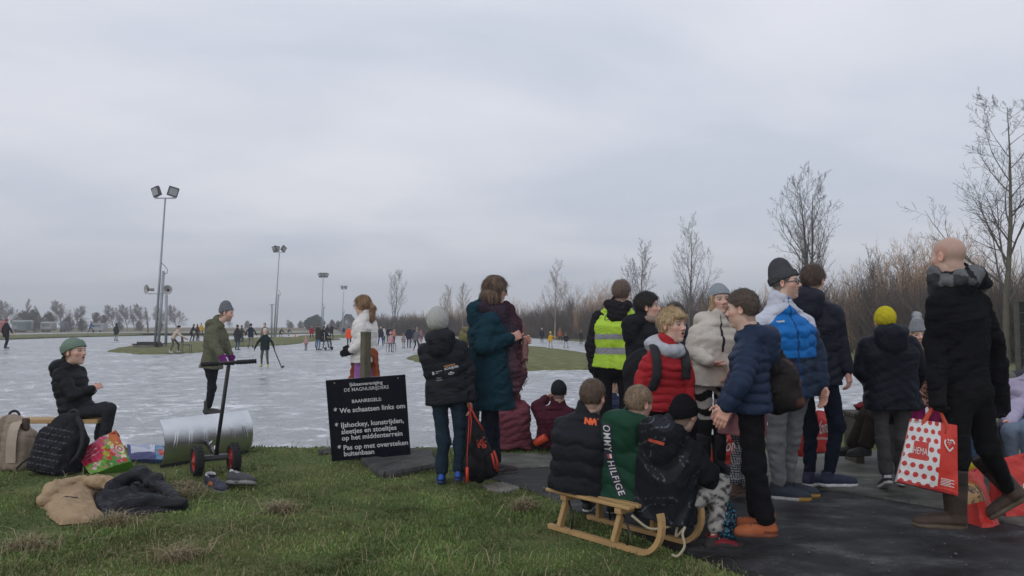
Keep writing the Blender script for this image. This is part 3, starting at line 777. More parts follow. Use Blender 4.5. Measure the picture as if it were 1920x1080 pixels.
def surface_nets(f, lo, hi, h):
    lo = np.asarray(lo, float) - 2.5 * h; hi = np.asarray(hi, float) + 2.5 * h
    B = 4
    nb = np.maximum(np.ceil((hi - lo) / (B * h)).astype(int), 1)
    n = nb * B + 1
    cx = [lo[i] + np.arange(nb[i] + 1) * B * h for i in range(3)]
    C = np.stack(np.meshgrid(*cx, indexing='ij'), -1).reshape(-1, 3).astype(F32)
    D = np.concatenate([f(C[i:i + 200000]) for i in range(0, len(C), 200000)]).reshape(nb + 1)
    a = np.abs(D); m = a[:-1, :-1, :-1].copy()
    for i in (0, 1):
        for j in (0, 1):
            for k in (0, 1):
                m = np.minimum(m, a[i:nb[0] + i, j:nb[1] + j, k:nb[2] + k])
    act = m < B * h * 1.9
    far = np.repeat(np.repeat(np.repeat(D[:-1, :-1, :-1], B, 0), B, 1), B, 2)
    V = np.full(n, 1.0, F32); V[:-1, :-1, :-1] = np.where(far < 0, -1, 1)
    msk = np.zeros(n, bool)
    e = np.repeat(np.repeat(np.repeat(act, B, 0), B, 1), B, 2)
    for i in (0, 1):
        for j in (0, 1):
            for k in (0, 1):
                msk[i:n[0] - 1 + i, j:n[1] - 1 + j, k:n[2] - 1 + k] |= e
    idx = np.argwhere(msk)
    P = (lo + idx * h).astype(F32)
    val = np.concatenate([f(P[i:i + 150000]) for i in range(0, len(P), 150000)]) if len(P) else np.zeros(0)
    V[msk] = val
    V[0] = np.abs(V[0]); V[-1] = np.abs(V[-1]); V[:, 0] = np.abs(V[:, 0]); V[:, -1] = np.abs(V[:, -1]); V[:, :, 0] = np.abs(V[:, :, 0]); V[:, :, -1] = np.abs(V[:, :, -1])
    S = V < 0
    cs = np.zeros(n - 1, int)
    for i in (0, 1):
        for j in (0, 1):
            for k in (0, 1):
                cs += S[i:n[0] - 1 + i, j:n[1] - 1 + j, k:n[2] - 1 + k]
    cells = np.argwhere((cs > 0) & (cs < 8))
    if len(cells) == 0: return np.zeros((0, 3)), np.zeros((0, 4), int)
    acc = np.zeros((len(cells), 3)); cnt = np.zeros(len(cells))
    cor = [(i, j, k) for i in (0, 1) for j in (0, 1) for k in (0, 1)]
    cv = {c: V[cells[:, 0] + c[0], cells[:, 1] + c[1], cells[:, 2] + c[2]] for c in cor}
    for c in cor:
        for ax in range(3):
            if c[ax] == 0:
                c2 = list(c); c2[ax] = 1; c2 = tuple(c2)
                va, vb = cv[c], cv[c2]; x = (va < 0) != (vb < 0)
                t = np.where(x, va / (va - vb + 1e-12), 0)
                p = np.tile(np.array(c, float), (len(cells), 1)); p[:, ax] += t
                acc += p * x[:, None]; cnt += x
    verts = lo + (cells + acc / cnt[:, None]) * h
    ids = np.full(n - 1, -1, int); ids[cells[:, 0], cells[:, 1], cells[:, 2]] = np.arange(len(cells))
    Q = []
    for ax in range(3):
        o = [a_ for a_ in range(3) if a_ != ax]
        sl0 = [slice(None)] * 3; sl1 = [slice(None)] * 3; sl0[ax] = slice(0, -1); sl1[ax] = slice(1, None)
        A = S[tuple(sl0)]; Bv = S[tuple(sl1)]; e = np.argwhere(A != Bv)
        ok = (e[:, o[0]] > 0) & (e[:, o[1]] > 0) & (e[:, o[0]] < n[o[0]] - 1) & (e[:, o[1]] < n[o[1]] - 1)
        e = e[ok]; inside = A[e[:, 0], e[:, 1], e[:, 2]]
        def cid(d0, d1):
            q = e.copy(); q[:, o[0]] -= d0; q[:, o[1]] -= d1; return ids[q[:, 0], q[:, 1], q[:, 2]]
        q = np.stack([cid(1, 1), cid(0, 1), cid(0, 0), cid(1, 0)], 1)
        fl = inside if ax != 1 else ~inside
        q[~fl] = q[~fl][:, ::-1]
        Q.append(q)
    Q = np.concatenate(Q); Q = Q[(Q >= 0).all(1)]
    return verts, Q

M_skin = surf('skin', None, rough=0.5, var=0.07, vscale=30, bump=0.12, bscale=180, spec=0.35, sss=0.12)
M_hair = surf('hair', None, rough=0.5, var=0.38, vscale=70, bump=0.5, bscale=160, spec=0.35)
M_nylon = surf('quilted_nylon', None, rough=0.55, var=0.10, vscale=14, bump=0.22, bscale=45, spec=0.10)
M_cloth = surf('woven_cloth', None, rough=0.88, var=0.13, vscale=22, bump=0.25, bscale=90, spec=0.06)
M_denim = surf('trouser_cloth', None, rough=0.85, var=0.16, vscale=18, bump=0.2, bscale=120, spec=0.06)
M_knit = surf('knitted_wool', None, rough=0.95, var=0.16, vscale=60, bump=0.5, bscale=110, spec=0.05)
M_shoe = surf('shoe_leather', None, rough=0.6, var=0.15, vscale=25, bump=0.15, bscale=120, spec=0.3)
M_mesh = {'nylon': M_nylon, 'cloth': M_cloth, 'denim': M_denim, 'knit': M_knit}
SKIN = np.array([0.62, 0.415, 0.33])

class Person:
    """joints: pixel tuples (px, py[, metres behind the person's distance]) or world points; L and R are the person's own"""
    def __init__(s, label, Y, yaw, head, face, neck, pel, el, wr, kn, an, toe=(None, None), sw=0.38, hw=0.32, H=1.7, group=None, gz=0.0,
                 skin=1.0, tilt=0.0, rgh=0, sh=None, lowres=False, syaw=None, hipyaw=None):
        s.Y, s.yaw, s.H, s.lowres, s.sw, s.hw = Y, yaw, H, lowres, sw, hw
        px = lambda t: np.asarray(t.w if isinstance(t, WP) else W(t[0], t[1], Y + (t[2] if len(t) > 2 else 0)), float)
        s.px = px
        s.hc = px(head[:2] if not isinstance(head, WP) else head) if not isinstance(head, tuple) or len(head) < 4 else px((head[0], head[1], head[3]))
        s.hh = (head[2] * Y / FPX) if not isinstance(head, WP) else head.hh
        s.Rh = rot(*face); s.face = face
        s.N, s.B = px(neck), px(pel)
        s.ax = nrm(s.N - s.B)
        sy = yaw if syaw is None else syaw
        s.lat = rot(sy)[:, 0] * math.cos(tilt) + np.array([0, 0, math.sin(tilt)])
        s.lat = nrm(s.lat - s.ax * (s.lat @ s.ax) * 0.6); s.fwd = np.cross(s.ax, s.lat); s.fwd = nrm(s.fwd)
        s.hlat = rot(yaw if hipyaw is None else hipyaw)[:, 0]
        dn = 0.072 * H; si = sw / 2 - 0.044 * H / 1.72
        s.S = [s.N - s.ax * dn - s.lat * si, s.N - s.ax * dn + s.lat * si]
        if sh: s.S = [px(x) if x is not None else o for x, o in zip(sh, s.S)]
        s.E = [px(x) for x in el]; s.Wr = [px(x) for x in wr]
        s.Hp = [s.B - s.hlat * hw * 0.27, s.B + s.hlat * hw * 0.27]
        s.K = [px(x) for x in kn]; s.A = [px(x) for x in an]
        s.toe = [yaw if t is None else t for t in toe]
        loc = (s.A[0] + s.A[1]) / 2; loc[2] = gz; s.gz = gz
        s.root = thing('person', loc, label, 'person', group)
        s.sk = SKIN * skin
        s.k = H / 1.72
        s.hands_in = [True, True]
        s.hdir = [None, None]
    # ---------------- body
    def to_head(s, P):
        return ((P - s.hc.astype(F32)) @ s.Rh.astype(F32)) / s.hh
    def hl(s, p):
        """head-local point -> world"""
        return s.hc + s.Rh @ (np.asarray(p, float) * s.hh)
    def head_f(s, mouth=0.0, lean=1.0):
        fs = [ell((0, -0.05, 0.13), (0.325, 0.405, 0.365)), ell((0, 0.10, -0.14), (0.245, 0.265, 0.335))]
        parts = uni(0.10, *fs, seg((0, 0.22, -0.41), (0, 0.26, -0.42), 0.075, 0.07), ell((0.15, 0.22, -0.07), (0.11, 0.10, 0.09)), ell((-0.15, 0.22, -0.07), (0.11, 0.10, 0.09)),
                    seg((-0.15, 0.27, 0.10), (0.15, 0.27, 0.10), 0.055, 0.055))
        eyes = [ell((sx * 0.135, 0.37, 0.02), (0.075, 0.075, 0.05)) for sx in (-1, 1)]
        nose = uni(0.03, seg((0, 0.325, 0.06), (0, 0.43, -0.105), 0.028, 0.042), ell((0.048, 0.375, -0.125), (0.04, 0.045, 0.032)), ell((-0.048, 0.375, -0.125), (0.04, 0.045, 0.032)))
        lip = uni(0.015, seg((-0.062, 0.325, -0.232), (0.062, 0.325, -0.232), 0.027, 0.027), seg((-0.05, 0.325, -0.272 - 0.05 * mouth), (0.05, 0.325, -0.272 - 0.05 * mouth), 0.03, 0.03))
        balls = [ell((sx * 0.135, 0.288, 0.018), (0.062, 0.062, 0.055)) for sx in (-1, 1)]
        ears = []
        for sx in (-1, 1):
            M = rot(sx * 22)  # turned outwards
            ears.append(cut(ell((sx * 0.335, -0.03, -0.02), (0.035, 0.075, 0.125), M), ell((sx * 0.372, -0.015, -0.015), (0.028, 0.045, 0.085), M), 0.01))
        hole = ell((0, 0.385, -0.255), (0.062, 0.07, 0.012 + 0.03 * mouth))
        def f(P):
            d = parts(P)
            for e in eyes: d = -smin(-d, e(P), 0.05)
            d = smin(d, nose(P), 0.035); d = smin(d, lip(P), 0.04)
            for e in balls: d = smin(d, e(P), 0.008)
            for e in ears: d = smin(d, e(P), 0.02)
            if mouth > 0: d = -smin(-d, hole(P), 0.012)
            return d
        return f
    def body(s, hair=(0.10, 0.07, 0.05), eye=(0.10, 0.08, 0.07), mouth=0.0, stubble=0.0, bare=(True, True), curl=(0.45, 0.45), brow=None, shaved=0.0, hairline=True, blush=1.0, neckr=0.062):
        k = s.k; hair = np.array(hair); V, Q, C = [], [], []
        hf = s.head_f(mouth)
        neck = seg(s.hl((0, -0.10, -0.28)), s.N + s.ax * 0.01, neckr * k * 0.95, neckr * k * 1.15)
        def headneck(P):
            return smin(hf(s.to_head(P)) * s.hh, neck(P), 0.03)
        hs = s.hh / (18 if s.lowres else 52)
        r = 0.62 * s.hh
        lo = np.minimum(s.hc - r, s.N - 0.06); hi = np.maximum(s.hc + r, s.N + 0.06)
        v, q = surface_nets(headneck, lo, hi, hs)
        p = s.to_head(v.astype(F32)); x, y, z = p[:, 0], p[:, 1], p[:, 2]; ax_ = np.abs(x)
        c = np.tile(s.sk, (len(v), 1)).astype(float)
        def mixc(m, col, a=1.0):
            w_ = (np.clip(m, 0, 1) * a)[:, None]; c[:] = c * (1 - w_) + np.asarray(col) * w_
        fr = y > 0.08
        g = np.exp(-(((ax_ - 0.19) / 0.09) ** 2 + ((z + 0.12) / 0.10) ** 2)) * fr
        mixc(g, s.sk * np.array([1.12, 0.72, 0.66]), 0.6 * blush)
        mixc(np.exp(-((x / 0.06) ** 2 + ((z + 0.11) / 0.06) ** 2)) * (y > 0.3), s.sk * np.array([1.1, 0.72, 0.66]), 0.55 * blush)
        mixc((ax_ > 0.3) * 1.0, s.sk * np.array([1.12, 0.72, 0.66]), 0.5)
        if stubble: mixc((z < -0.15) * fr * np.clip((-0.12 - z) / 0.08, 0, 1) * 1.0, s.sk * 0.42, stubble)
        if not s.lowres:
            mixc((((x / 0.088) ** 2 + ((z + 0.252 + 0.02 * mouth) / (0.048 + 0.03 * mouth)) ** 2) < 1) * (y > 0.25) * 1.0, s.sk * np.array([0.92, 0.50, 0.50]), 0.75)
            if mouth: mixc((((x / 0.062) ** 2 + ((z + 0.255) / (0.016 + 0.03 * mouth)) ** 2) < 1) * (y > 0.2) * 1.0, (0.03, 0.012, 0.012), 0.95)
            else: mixc((np.abs(z + 0.252) < 0.011) * (ax_ < 0.095) * (y > 0.25) * 1.0, s.sk * 0.3, 0.8)
            ey = y > 0.2
            lid = (((ax_ - 0.135) / 0.078) ** 2 + ((z - 0.020) / 0.036) ** 2 < 1) & ey; mixc(lid * 1.0, s.sk * np.array([0.42, 0.30, 0.28]), 0.85)
            wh = (((ax_ - 0.135) / 0.058) ** 2 + ((z - 0.012) / 0.020) ** 2 < 1) & ey; mixc(wh * 1.0, (0.36, 0.33, 0.31), 0.9)
            ir = (((ax_ - 0.135) / 0.030) ** 2 + ((z - 0.014) / 0.024) ** 2 < 1) & ey; mixc(ir * 1.0, eye, 1)
            mixc((np.abs(z - (0.105 + 0.10 * (0.15 - np.abs(ax_ - 0.13)) - 0.01)) < 0.022) * (ax_ > 0.05) * (ax_ < 0.225) * ey * 1.0, (hair if brow is None else np.array(brow)) * 0.8, 0.75)
        if hairline:
            hp = (y - 0.30) * -0.795 + (z - 0.27) * 0.607
            m_ = np.clip(hp / 0.05, 0, 1) * (ax_ < 0.335) * (z > -0.34)
            mixc(m_, hair, 0.85 if not shaved else shaved)
        V.append(v); Q.append(q); C.append(c)
        # trunk and limbs under the clothes
        fs = [seg(s.B, s.B + (s.N - s.B) * 0.75, 0.085 * k, 0.09 * k), seg(s.S[0] - s.ax * 0.04, s.S[1] - s.ax * 0.04, 0.03 * k, 0.03 * k), seg(s.N, s.N - s.ax * 0.08, 0.045 * k, 0.055 * k)]
        for i in (0, 1):
            fs += [seg(s.S[i] - s.ax * 0.03, s.E[i], 0.03 * k, 0.03 * k), seg(s.E[i], s.Wr[i], 0.03 * k, 0.022 * k), seg(s.Hp[i], s.K[i], 0.06 * k, 0.042 * k), seg(s.K[i], s.A[i], 0.042 * k, 0.028 * k)]
        bf = uni(0.02, *fs)
        J = np.array([s.B, s.N] + s.S + s.E + s.Wr + s.Hp + s.K + s.A)
        v, q = surface_nets(bf, J.min(0) - 0.1, J.max(0) + 0.1, 0.03 if s.lowres else 0.02)
        V.append(v); Q.append(q); C.append(np.tile(s.sk, (len(v), 1)))
        for i in (0, 1):
            if bare[i]:
                f, P = s.hand_f(i, curl[i]); v, q = surface_nets(f, P.min(0) - 0.03, P.max(0) + 0.03, 0.016 if s.lowres else 0.0045 * max(k, 0.8))
                V.append(v); Q.append(q); C.append(np.tile(s.sk * np.array([1.0, 0.82, 0.8]), (len(v), 1)))
        s.join('body', V, Q, C, M_skin)
        return s
    def join(s, name, V, Q, C, mat, parent=None):
        off = np.cumsum([0] + [len(v) for v in V[:-1]])
        return mesh_obj(name, np.concatenate(V), np.concatenate([q + o for q, o in zip(Q, off)]), mat, parent or s.root, np.concatenate(C))
    def hand_f(s, i, curl=0.45, fat=1.0, mitten=False):
        wr, e = s.Wr[i], s.E[i]; d0 = nrm(wr - e)
        d = nrm(d0 + np.array([0, 0, -0.25])) if s.hdir[i] is None else nrm(s.hdir[i])
        inw = s.lat * (1 if i == 0 else -1)
        n = nrm(inw - d * (inw @ d)); 
        th = s.fwd * abs(d[2]) + np.array([0, 0, 1.0]) * (1 - abs(d[2])); th = th - d * (th @ d); th = nrm(th - n * (th @ n))
        if np.linalg.norm(th) < 0.5: th = nrm(np.cross(d, n))
        Lh = 0.101 * s.H
        M = np.stack([th, n, d], 1)
        fs = [boxs(wr + d * 0.27 * Lh, np.array([0.215, 0.075, 0.26]) * Lh * (fat if fat > 1 else 1), 0.07 * Lh, M), seg(wr - d0 * 0.05, wr + d * 0.1 * Lh, 0.022 * s.k * fat, 0.024 * s.k * fat)]
        pts = [wr, wr + d * Lh * 1.05, wr + th * 0.5 * Lh, wr - th * 0.3 * Lh, wr + n * 0.5 * Lh, wr - d0 * 0.07]
        fing = []
        if mitten:
            fing = [ell(wr + d * 0.62 * Lh + n * 0.08 * Lh, np.array([0.24, 0.13, 0.42]) * Lh, M)]
        else:
            for j, (off, ln) in enumerate(((-0.165, 0.36), (-0.055, 0.46), (0.055, 0.5), (0.165, 0.44))):
                b = wr + d * 0.50 * Lh + th * off * Lh; dd = nrm(d + th * off * 0.35); a = 0.0
                for m, fr in enumerate((0.45, 0.32, 0.23)):
                    a += curl * (0.75 + 0.12 * j * 0.5) * (0.7 if m == 0 else 1.0)
                    t = dd * math.cos(a) + n * math.sin(a); e2 = b + t * fr * ln * Lh
                    fing.append(seg(b, e2, (0.052 - 0.004 * m) * Lh * fat, (0.049 - 0.005 * m) * Lh * fat)); b = e2
        b = wr + d * 0.14 * Lh + th * 0.17 * Lh
        for m, (fr, ca) in enumerate(((0.26, 0.25), (0.22, 0.55))):
            t = nrm(d * 0.75 + th * (0.62 - 0.45 * m) + n * ca * (0.4 + curl)); e2 = b + t * fr * Lh
            fing.append(seg(b, e2, (0.062 - 0.008 * m) * Lh * fat, (0.052 - 0.006 * m) * Lh * fat)); b = e2
        palm = uni(0.03 * s.k, *fs); ff = uni(0.004, *fing)
        return (lambda P: smin(palm(P), ff(P), 0.012 * s.k)), np.array(pts)
    def glove(s, i, col, curl=0.4, mitten=False, cuff=True, mat=None):
        f, P = s.hand_f(i, curl, 1.35 if not mitten else 1.2, mitten)
        if cuff:
            d0 = nrm(s.Wr[i] - s.E[i]); f = uni(0.01, f, seg(s.Wr[i] - d0 * 0.05, s.Wr[i] + d0 * 0.02, 0.042 * s.k, 0.036 * s.k))
        v, q = surface_nets(f, P.min(0) - 0.06, P.max(0) + 0.06, 0.02 if s.lowres else 0.0055)
        mesh_obj('mitten' if mitten else 'glove', v, q, mat or M_cloth, s.root, np.array(col))
        return s
    # ---------------- clothes
    def torso(s, th, hem, rxs, ry):
        """lofted trunk; rxs: (fraction along pelvis-neck, half width) stations"""
        Ln = np.linalg.norm(s.N - s.B); ts = np.array([a for a, _ in rxs]) ; rs = np.array([b for _, b in rxs])
        ax, B, lat, fwd, hlat = [v.astype(F32) for v in (s.ax, s.B, s.lat, s.fwd, s.hlat)]
        top = ts[-1]
        def coords(P):
            q = P - B; t = (q @ ax) / Ln; tc_ = np.clip(t, -hem / Ln, top)
            a = np.clip(tc_ / 0.5, 0, 1)[:, None]; l = hlat * (1 - a) + lat * a; l = l - (l @ ax)[:, None] * ax; l = l / np.linalg.norm(l, axis=1)[:, None]
            fw = np.cross(ax[None], l); u = (q * l).sum(1); v = (q * fw).sum(1)
            return t, tc_, u, v
        return coords, ts, rs, Ln
    def jacket(s, col, hem=0.10, th=0.02, puff=None, arm=(0.068, 0.056, 0.045), hood=None, collar=True, ch=0.05, mat='nylon', colf=None, fold=0.005, name='jacket', ry=0.66, wide=1.0, seed=1, hoodcol=None, belly=0.0, apuff=True, chest=1.0, hemr=1.0, sleeves=(True, True), hs=1.0, flare=0.0, back=0.0):
        k = s.k; sw, hw = s.sw * wide, s.hw * wide
        Ln = np.linalg.norm(s.N - s.B)
        rxs = [(-hem / Ln, (hw / 2 + th) * (1.02 + flare) * hemr), (0.0, hw / 2 + th), (0.32, (hw * 0.46 + th) * (1 + belly)), (0.66, (sw * 0.435 + th) * chest), (0.80, (sw * 0.40 + th * 0.6) * chest), (0.91, sw * 0.33 + th * 0.4), (1.03, 0.075 * k)]
        coords, ts, rs, Ln = s.torso(th, hem, rxs, ry)
        hemt = -hem / Ln
        def tor(P):
            t, tc_, u, v = coords(P); rx = np.interp(tc_, ts, rs).astype(F32)
            ryv = rx * np.interp(tc_, [hemt, 0.3, 0.68, 0.88, 1.03], [ry, ry * 0.95, ry * 0.95, ry * 0.72, 0.9]).astype(F32)
            vv = v + back * k * np.sin(np.clip(tc_, 0, 1) * math.pi)
            e = 2.4
            kk = (np.abs(u / rx) ** e + np.abs(vv / ryv) ** e) ** (1 / e)
            d = (kk - 1) * ryv
            if puff: d = d - puff[1] * (np.abs(np.sin(math.pi * (t * Ln + hem) / puff[0] + 0.30 * np.sin(u * 21 + 2.0 * np.sin(vv * 13)) + 0.2 * np.sin(u * 47 + t * 9))) ** 0.45 - 0.8)
            over = np.maximum((hemt - t) * Ln, (t - 1.03) * Ln)
            return np.maximum(d, over)
        arms = []
        for i in (0, 1):
            if not sleeves[i]: continue
            pf = (puff if (puff and apuff) else None)
            a0, a1, a2 = arm[0] * k * 0.90, arm[1] * k * 0.88, arm[2] * k * 0.92
            w_ = s.E[i] + (s.Wr[i] - s.E[i]) * 0.98
            arms.append(uni(0.02, seg(s.S[i], s.E[i], a0, a1, pf), seg(s.E[i], w_, a1, a2, pf)))
        extra = []
        if collar: extra.append(seg(s.N - s.ax * 0.02, s.N + s.ax * ch * k, 0.085 * k, 0.078 * k))
        hoods = None
        if hood == 'down':
            hb = s.N - s.fwd * 0.080 * k * hs - s.ax * 0.005
            M = np.stack([s.lat, s.fwd, s.ax], 1)
            ring = ell(hb, np.array([0.115, 0.075, 0.062]) * k * hs, M); bag = ell(hb - s.ax * 0.075 * k - s.fwd * 0.02 * k, np.array([0.105, 0.060, 0.105]) * k * hs, M)
            side = uni(0.03, seg(s.N - s.fwd * 0.08 * k + s.lat * 0.095 * k + s.ax * 0.01, s.N + s.fwd * 0.06 * k + s.lat * 0.05 * k - s.ax * 0.02, 0.042 * k, 0.028 * k),
                       seg(s.N - s.fwd * 0.08 * k - s.lat * 0.095 * k + s.ax * 0.01, s.N + s.fwd * 0.06 * k - s.lat * 0.05 * k - s.ax * 0.02, 0.042 * k, 0.028 * k))
            hoods = uni(0.03, ring, bag, side)
        elif hood == 'up':
            hoods = lambda P: cut(ell((0, -0.06, 0.06), (0.42, 0.50, 0.52)), ell((0, 0.34, -0.04), (0.30, 0.34, 0.40)), 0.03)(s.to_head(P)) * s.hh
        headsub = ell(s.hc, np.array([0.335, 0.40, 0.50]) * s.hh, s.Rh)
        neckhole = seg(s.N, s.hl((0, -0.06, -0.2)), 0.055 * k, 0.07 * k)
        fold = fold * (0.7 if puff else 1.0); wn = wrinkle(seed, 30, fold * k, (1, 1, 1.6)); wn2 = wrinkle(seed + 50, 75, fold * 0.55 * k)
        def f(P):
            d = tor(P)
            for a in arms:
                da = a(P); g = 0.005 * np.exp(-((d - da) / 0.011) ** 2) * (np.abs(d) < 0.03); d = smin(d, da, 0.05 * k) + g
            for a in extra: d = smin(d, a(P), 0.03 * k)
            if hoods is not None: d = smin(d, hoods(P), 0.018 * k)
            if hood != 'up':
                d = -smin(-d, np.minimum(headsub(P), neckhole(P)) - 0.004, 0.012)
            if not s.lowres: d = d + wn(P) + wn2(P)
            return d
        J = np.array([s.N + 0.13 * s.ax, s.B - s.ax * hem] + s.S + s.E + s.Wr)
        pad = max(sw, hw) * 0.5 + th + 0.03
        lo = np.minimum(J.min(0) - 0.11, np.minimum(s.B, s.N) - pad - hem * 0.3); hi = np.maximum(J.max(0) + 0.11, np.maximum(s.B, s.N) + np.array([pad, pad, 0.14]))
        if hood: lo = np.minimum(lo, s.hc - 0.62 * s.hh); hi = np.maximum(hi, s.hc + 0.62 * s.hh)
        lo[2] = min(J[:, 2].min() - 0.09, s.B[2] - hem - 0.05)
        v, q = surface_nets(f, lo, hi, 0.026 if s.lowres else 0.0075)
        c = np.tile(np.asarray(col, float), (len(v), 1))
        if colf is not None or hoodcol is not None:
            P = v.astype(F32); t, tc_, u, vv = coords(P)
            rx = np.interp(tc_, ts, rs)
            dt = tor(P); da = np.stack([a(P) for a in arms]).min(0) if arms else np.full(len(P), 9.0)
            info = dict(t=t, u=u / rx, um=u, v=vv, arm=da < dt - 0.004, z=v[:, 2], P=v, side=np.sign(u), dist=t * Ln)
            if hoods is not None:
                info['hood'] = hoods(P) < 0.012
                if hoodcol is not None: c[info['hood']] = hoodcol
            if colf is not None: c = colf(c, info)
        o = mesh_obj(name, v, q, M_mesh.get(mat, mat), s.root, c)
        s.last = o; s.jk = (v, q)
        return s
    def trousers(s, col, th=0.0, mat='denim', r=(0.086, 0.062, 0.052), colf=None, name='trousers', fold=0.006, seed=3, seat=1.0, low=1.0, crotch=0.0):
        k = s.k; J = np.array([s.B] + s.Hp + s.K + s.A); hw = s.hw
        M = np.stack([s.hlat, np.cross([0, 0, 1.0], s.hlat), [0, 0, 1.0]], 1)
        pelv = ell(s.B + s.ax * 0.02, np.array([hw / 2 * 1.0 + th, (hw * 0.36 + th) * seat, 0.125 * k]), np.stack([s.hlat, np.cross(s.ax, s.hlat), s.ax], 1))
        legs = []
        for i in (0, 1):
            a = s.A[i] + (s.A[i] - s.K[i]) * (low - 1.0) * 0.5
            r0, r1, r2 = [x * 0.87 * k + th for x in r]; a = a + nrm(s.K[i] - a) * 0.042
            legs.append(uni(0.03 * k, seg(s.Hp[i] - s.ax * 0.01, s.K[i], r0, r1), seg(s.K[i], a, r1, r2)))
        wn = wrinkle(seed, 26, fold * 0.75 * k, (0.7, 0.7, 1.8)); wn2 = wrinkle(seed + 9, 80, fold * 0.45 * k, (0.6, 0.6, 1.5))
        def f(P):
            d = smin(legs[0](P), legs[1](P), 0.012 * k); d = smin(d, pelv(P), 0.05 * k)
            if not s.lowres: d = d + wn(P) * np.clip(1.2 - 0.0 * d, 0, 1) + wn2(P)
            return d
        v, q = surface_nets(f, J.min(0) - 0.15, J.max(0) + 0.15, 0.026 if s.lowres else 0.0085)
        c = np.tile(np.asarray(col, float), (len(v), 1))
        if colf is not None: c = colf(c, dict(P=v, z=v[:, 2], s=s))
        mesh_obj(name, v, q, M_mesh.get(mat, mat), s.root, c)
        return s
    def shoes(s, col, sole=(0.5, 0.5, 0.48), kind='shoe', pitch=(0, 0), colf=None, size=1.0, lace=None, only=None):
        fl = 0.155 * s.H * size
        for i in (0, 1):
            if only is not None and i != only: continue
            A = s.A[i]; Rf = rot(s.toe[i], pitch[i])
            o = A - Rf @ np.array([0, 0.24 * fl, 0.30 * fl if kind != 'skate' else 0.36 * fl])
            if kind == 'skate': pass
            hi_ = {'shoe': 0.40, 'boot': 0.62, 'tall': 1.15, 'skate': 0.72}[kind]
            up = uni(0.06, ell((0, 0.74, 0.115), (0.165, 0.255, 0.145)), ell((0, 0.45, 0.15), (0.15, 0.36, 0.165)), ell((0, 0.15, 0.15), (0.135, 0.16, 0.17)), seg((0, 0.19, 0.18), (0, 0.20, hi_ - 0.06), 0.145 if kind != 'tall' else 0.19, 0.150 if kind != 'tall' else 0.245))
            up = clip_plane(up, (0, 0, 0.04), (0, 0, 1)); up = clip_plane(up, (0, 0, hi_), (0, 0.12, -1))
            if kind == 'shoe': up = cut(up, seg((0, 0.19, 0.34), (0, 0.19, 0.6), 0.115, 0.115), 0.02)
            sl = uni(0.05, ell((0, 0.72, 0.05), (0.178, 0.285, 0.085)), ell((0, 0.2, 0.05), (0.15, 0.215, 0.085)), boxs((0, 0.45, 0.045), (0.14, 0.33, 0.05), 0.03))
            sl = clip_plane(sl, (0, 0, 0.0), (0, 0, 1)); sl = clip_plane(sl, (0, 0, 0.085), (0, 0, -1))
            fs = [up, sl]
            if kind == 'skate':
                fs = [up, boxs((0, 0.45, -0.12), (0.014, 0.50, 0.06), 0.006), boxs((0, 0.2, -0.03), (0.03, 0.06, 0.07), 0.01), boxs((0, 0.7, -0.03), (0.03, 0.08, 0.07), 0.01)]
            f0 = uni(0.008, *fs)
            Rm, oo = Rf.astype(F32), o.astype(F32)
            f = lambda P: f0(((P - oo) @ Rm) / F32(fl)) * fl
            cen = o + Rf @ np.array([0, 0.45 * fl, 0.4 * fl]); ex = 0.85 * fl
            v, q = surface_nets(f, cen - ex, cen + ex, fl / (14 if s.lowres else 42))
            p = ((v - o) @ Rf) / fl; c = np.tile(np.asarray(col, float), (len(v), 1))
            if kind == 'skate': c[p[:, 2] < -0.01] = (0.45, 0.46, 0.48)
            else: c[p[:, 2] < 0.09] = sole
            if lace is not None:
                m_ = (p[:, 2] > 0.2) & (p[:, 1] > 0.3) & (p[:, 1] < 0.66) & (np.abs(p[:, 0]) < 0.075) & (np.sin(p[:, 1] * 75) > 0.1); c[m_] = lace
            if colf is not None: c = colf(c, p)
            mesh_obj({'shoe': 'shoe', 'boot': 'boot', 'tall': 'boot', 'skate': 'skate'}[kind], v, q, M_shoe, s.root, c)
        return s
    def beanie(s, col, top=0.0, fold=True, slouch=0.0, pom=None, drop=0.0, colf=None, name='hat', tight=1.0, foldw=0.17, tiltf=0.0):
        n = nrm((0, -0.30 - tiltf, 0.92)); p0 = np.array([0, 0.33, 0.205 - drop])
        cap = uni(0.08, ell((0, -0.045, 0.13), np.array([0.365, 0.445, 0.41]) * tight), ell((0, -0.07 - slouch, 0.25 + top * 0.5), np.array([0.30, 0.35, 0.30 + top * 0.5]) * tight))
        cap0 = clip_plane(cap, p0, n); nn = n.astype(F32); pp = p0.astype(F32)
        band = lambda P: np.maximum(cap(P) - 0.03, np.abs((P - pp) @ nn - foldw / 2) - foldw / 2)
        pf = None
        if pom: 
            pc = np.array((0, -0.10 - slouch, 0.58 + top)); pn = wrinkle(5, 30, 0.05)
            pf = lambda P: (np.linalg.norm(P - pc.astype(F32), axis=1) - 0.17) + pn(P)
        wn = wrinkle(77, 11, 0.012)
        def f0(P):
            d = cap0(P)
            ang = np.arctan2(P[:, 0], P[:, 1] + 0.05)
            if fold: d = smin(d, band(P), 0.02)
            d = d + 0.011 * np.sin(ang * 46) * np.clip(1 - 0.0 * ang, 0, 1) + wn(P)
            if pf is not None: d = np.minimum(d, pf(P))
            return d
        f = lambda P: f0(s.to_head(P)) * s.hh
        c0 = s.hl((0, -0.05 - slouch * 0.5, 0.28 + top * 0.5)); ex = s.hh * (0.68 + top * 0.7 + (0.22 if pom else 0))
        v, q = surface_nets(f, c0 - ex, c0 + ex, s.hh / (18 if s.lowres else 56))
        c = np.tile(np.asarray(col, float), (len(v), 1))
        p = s.to_head(v.astype(F32))
        if pom: c[np.linalg.norm(p - pc, axis=1) < 0.26] = pom
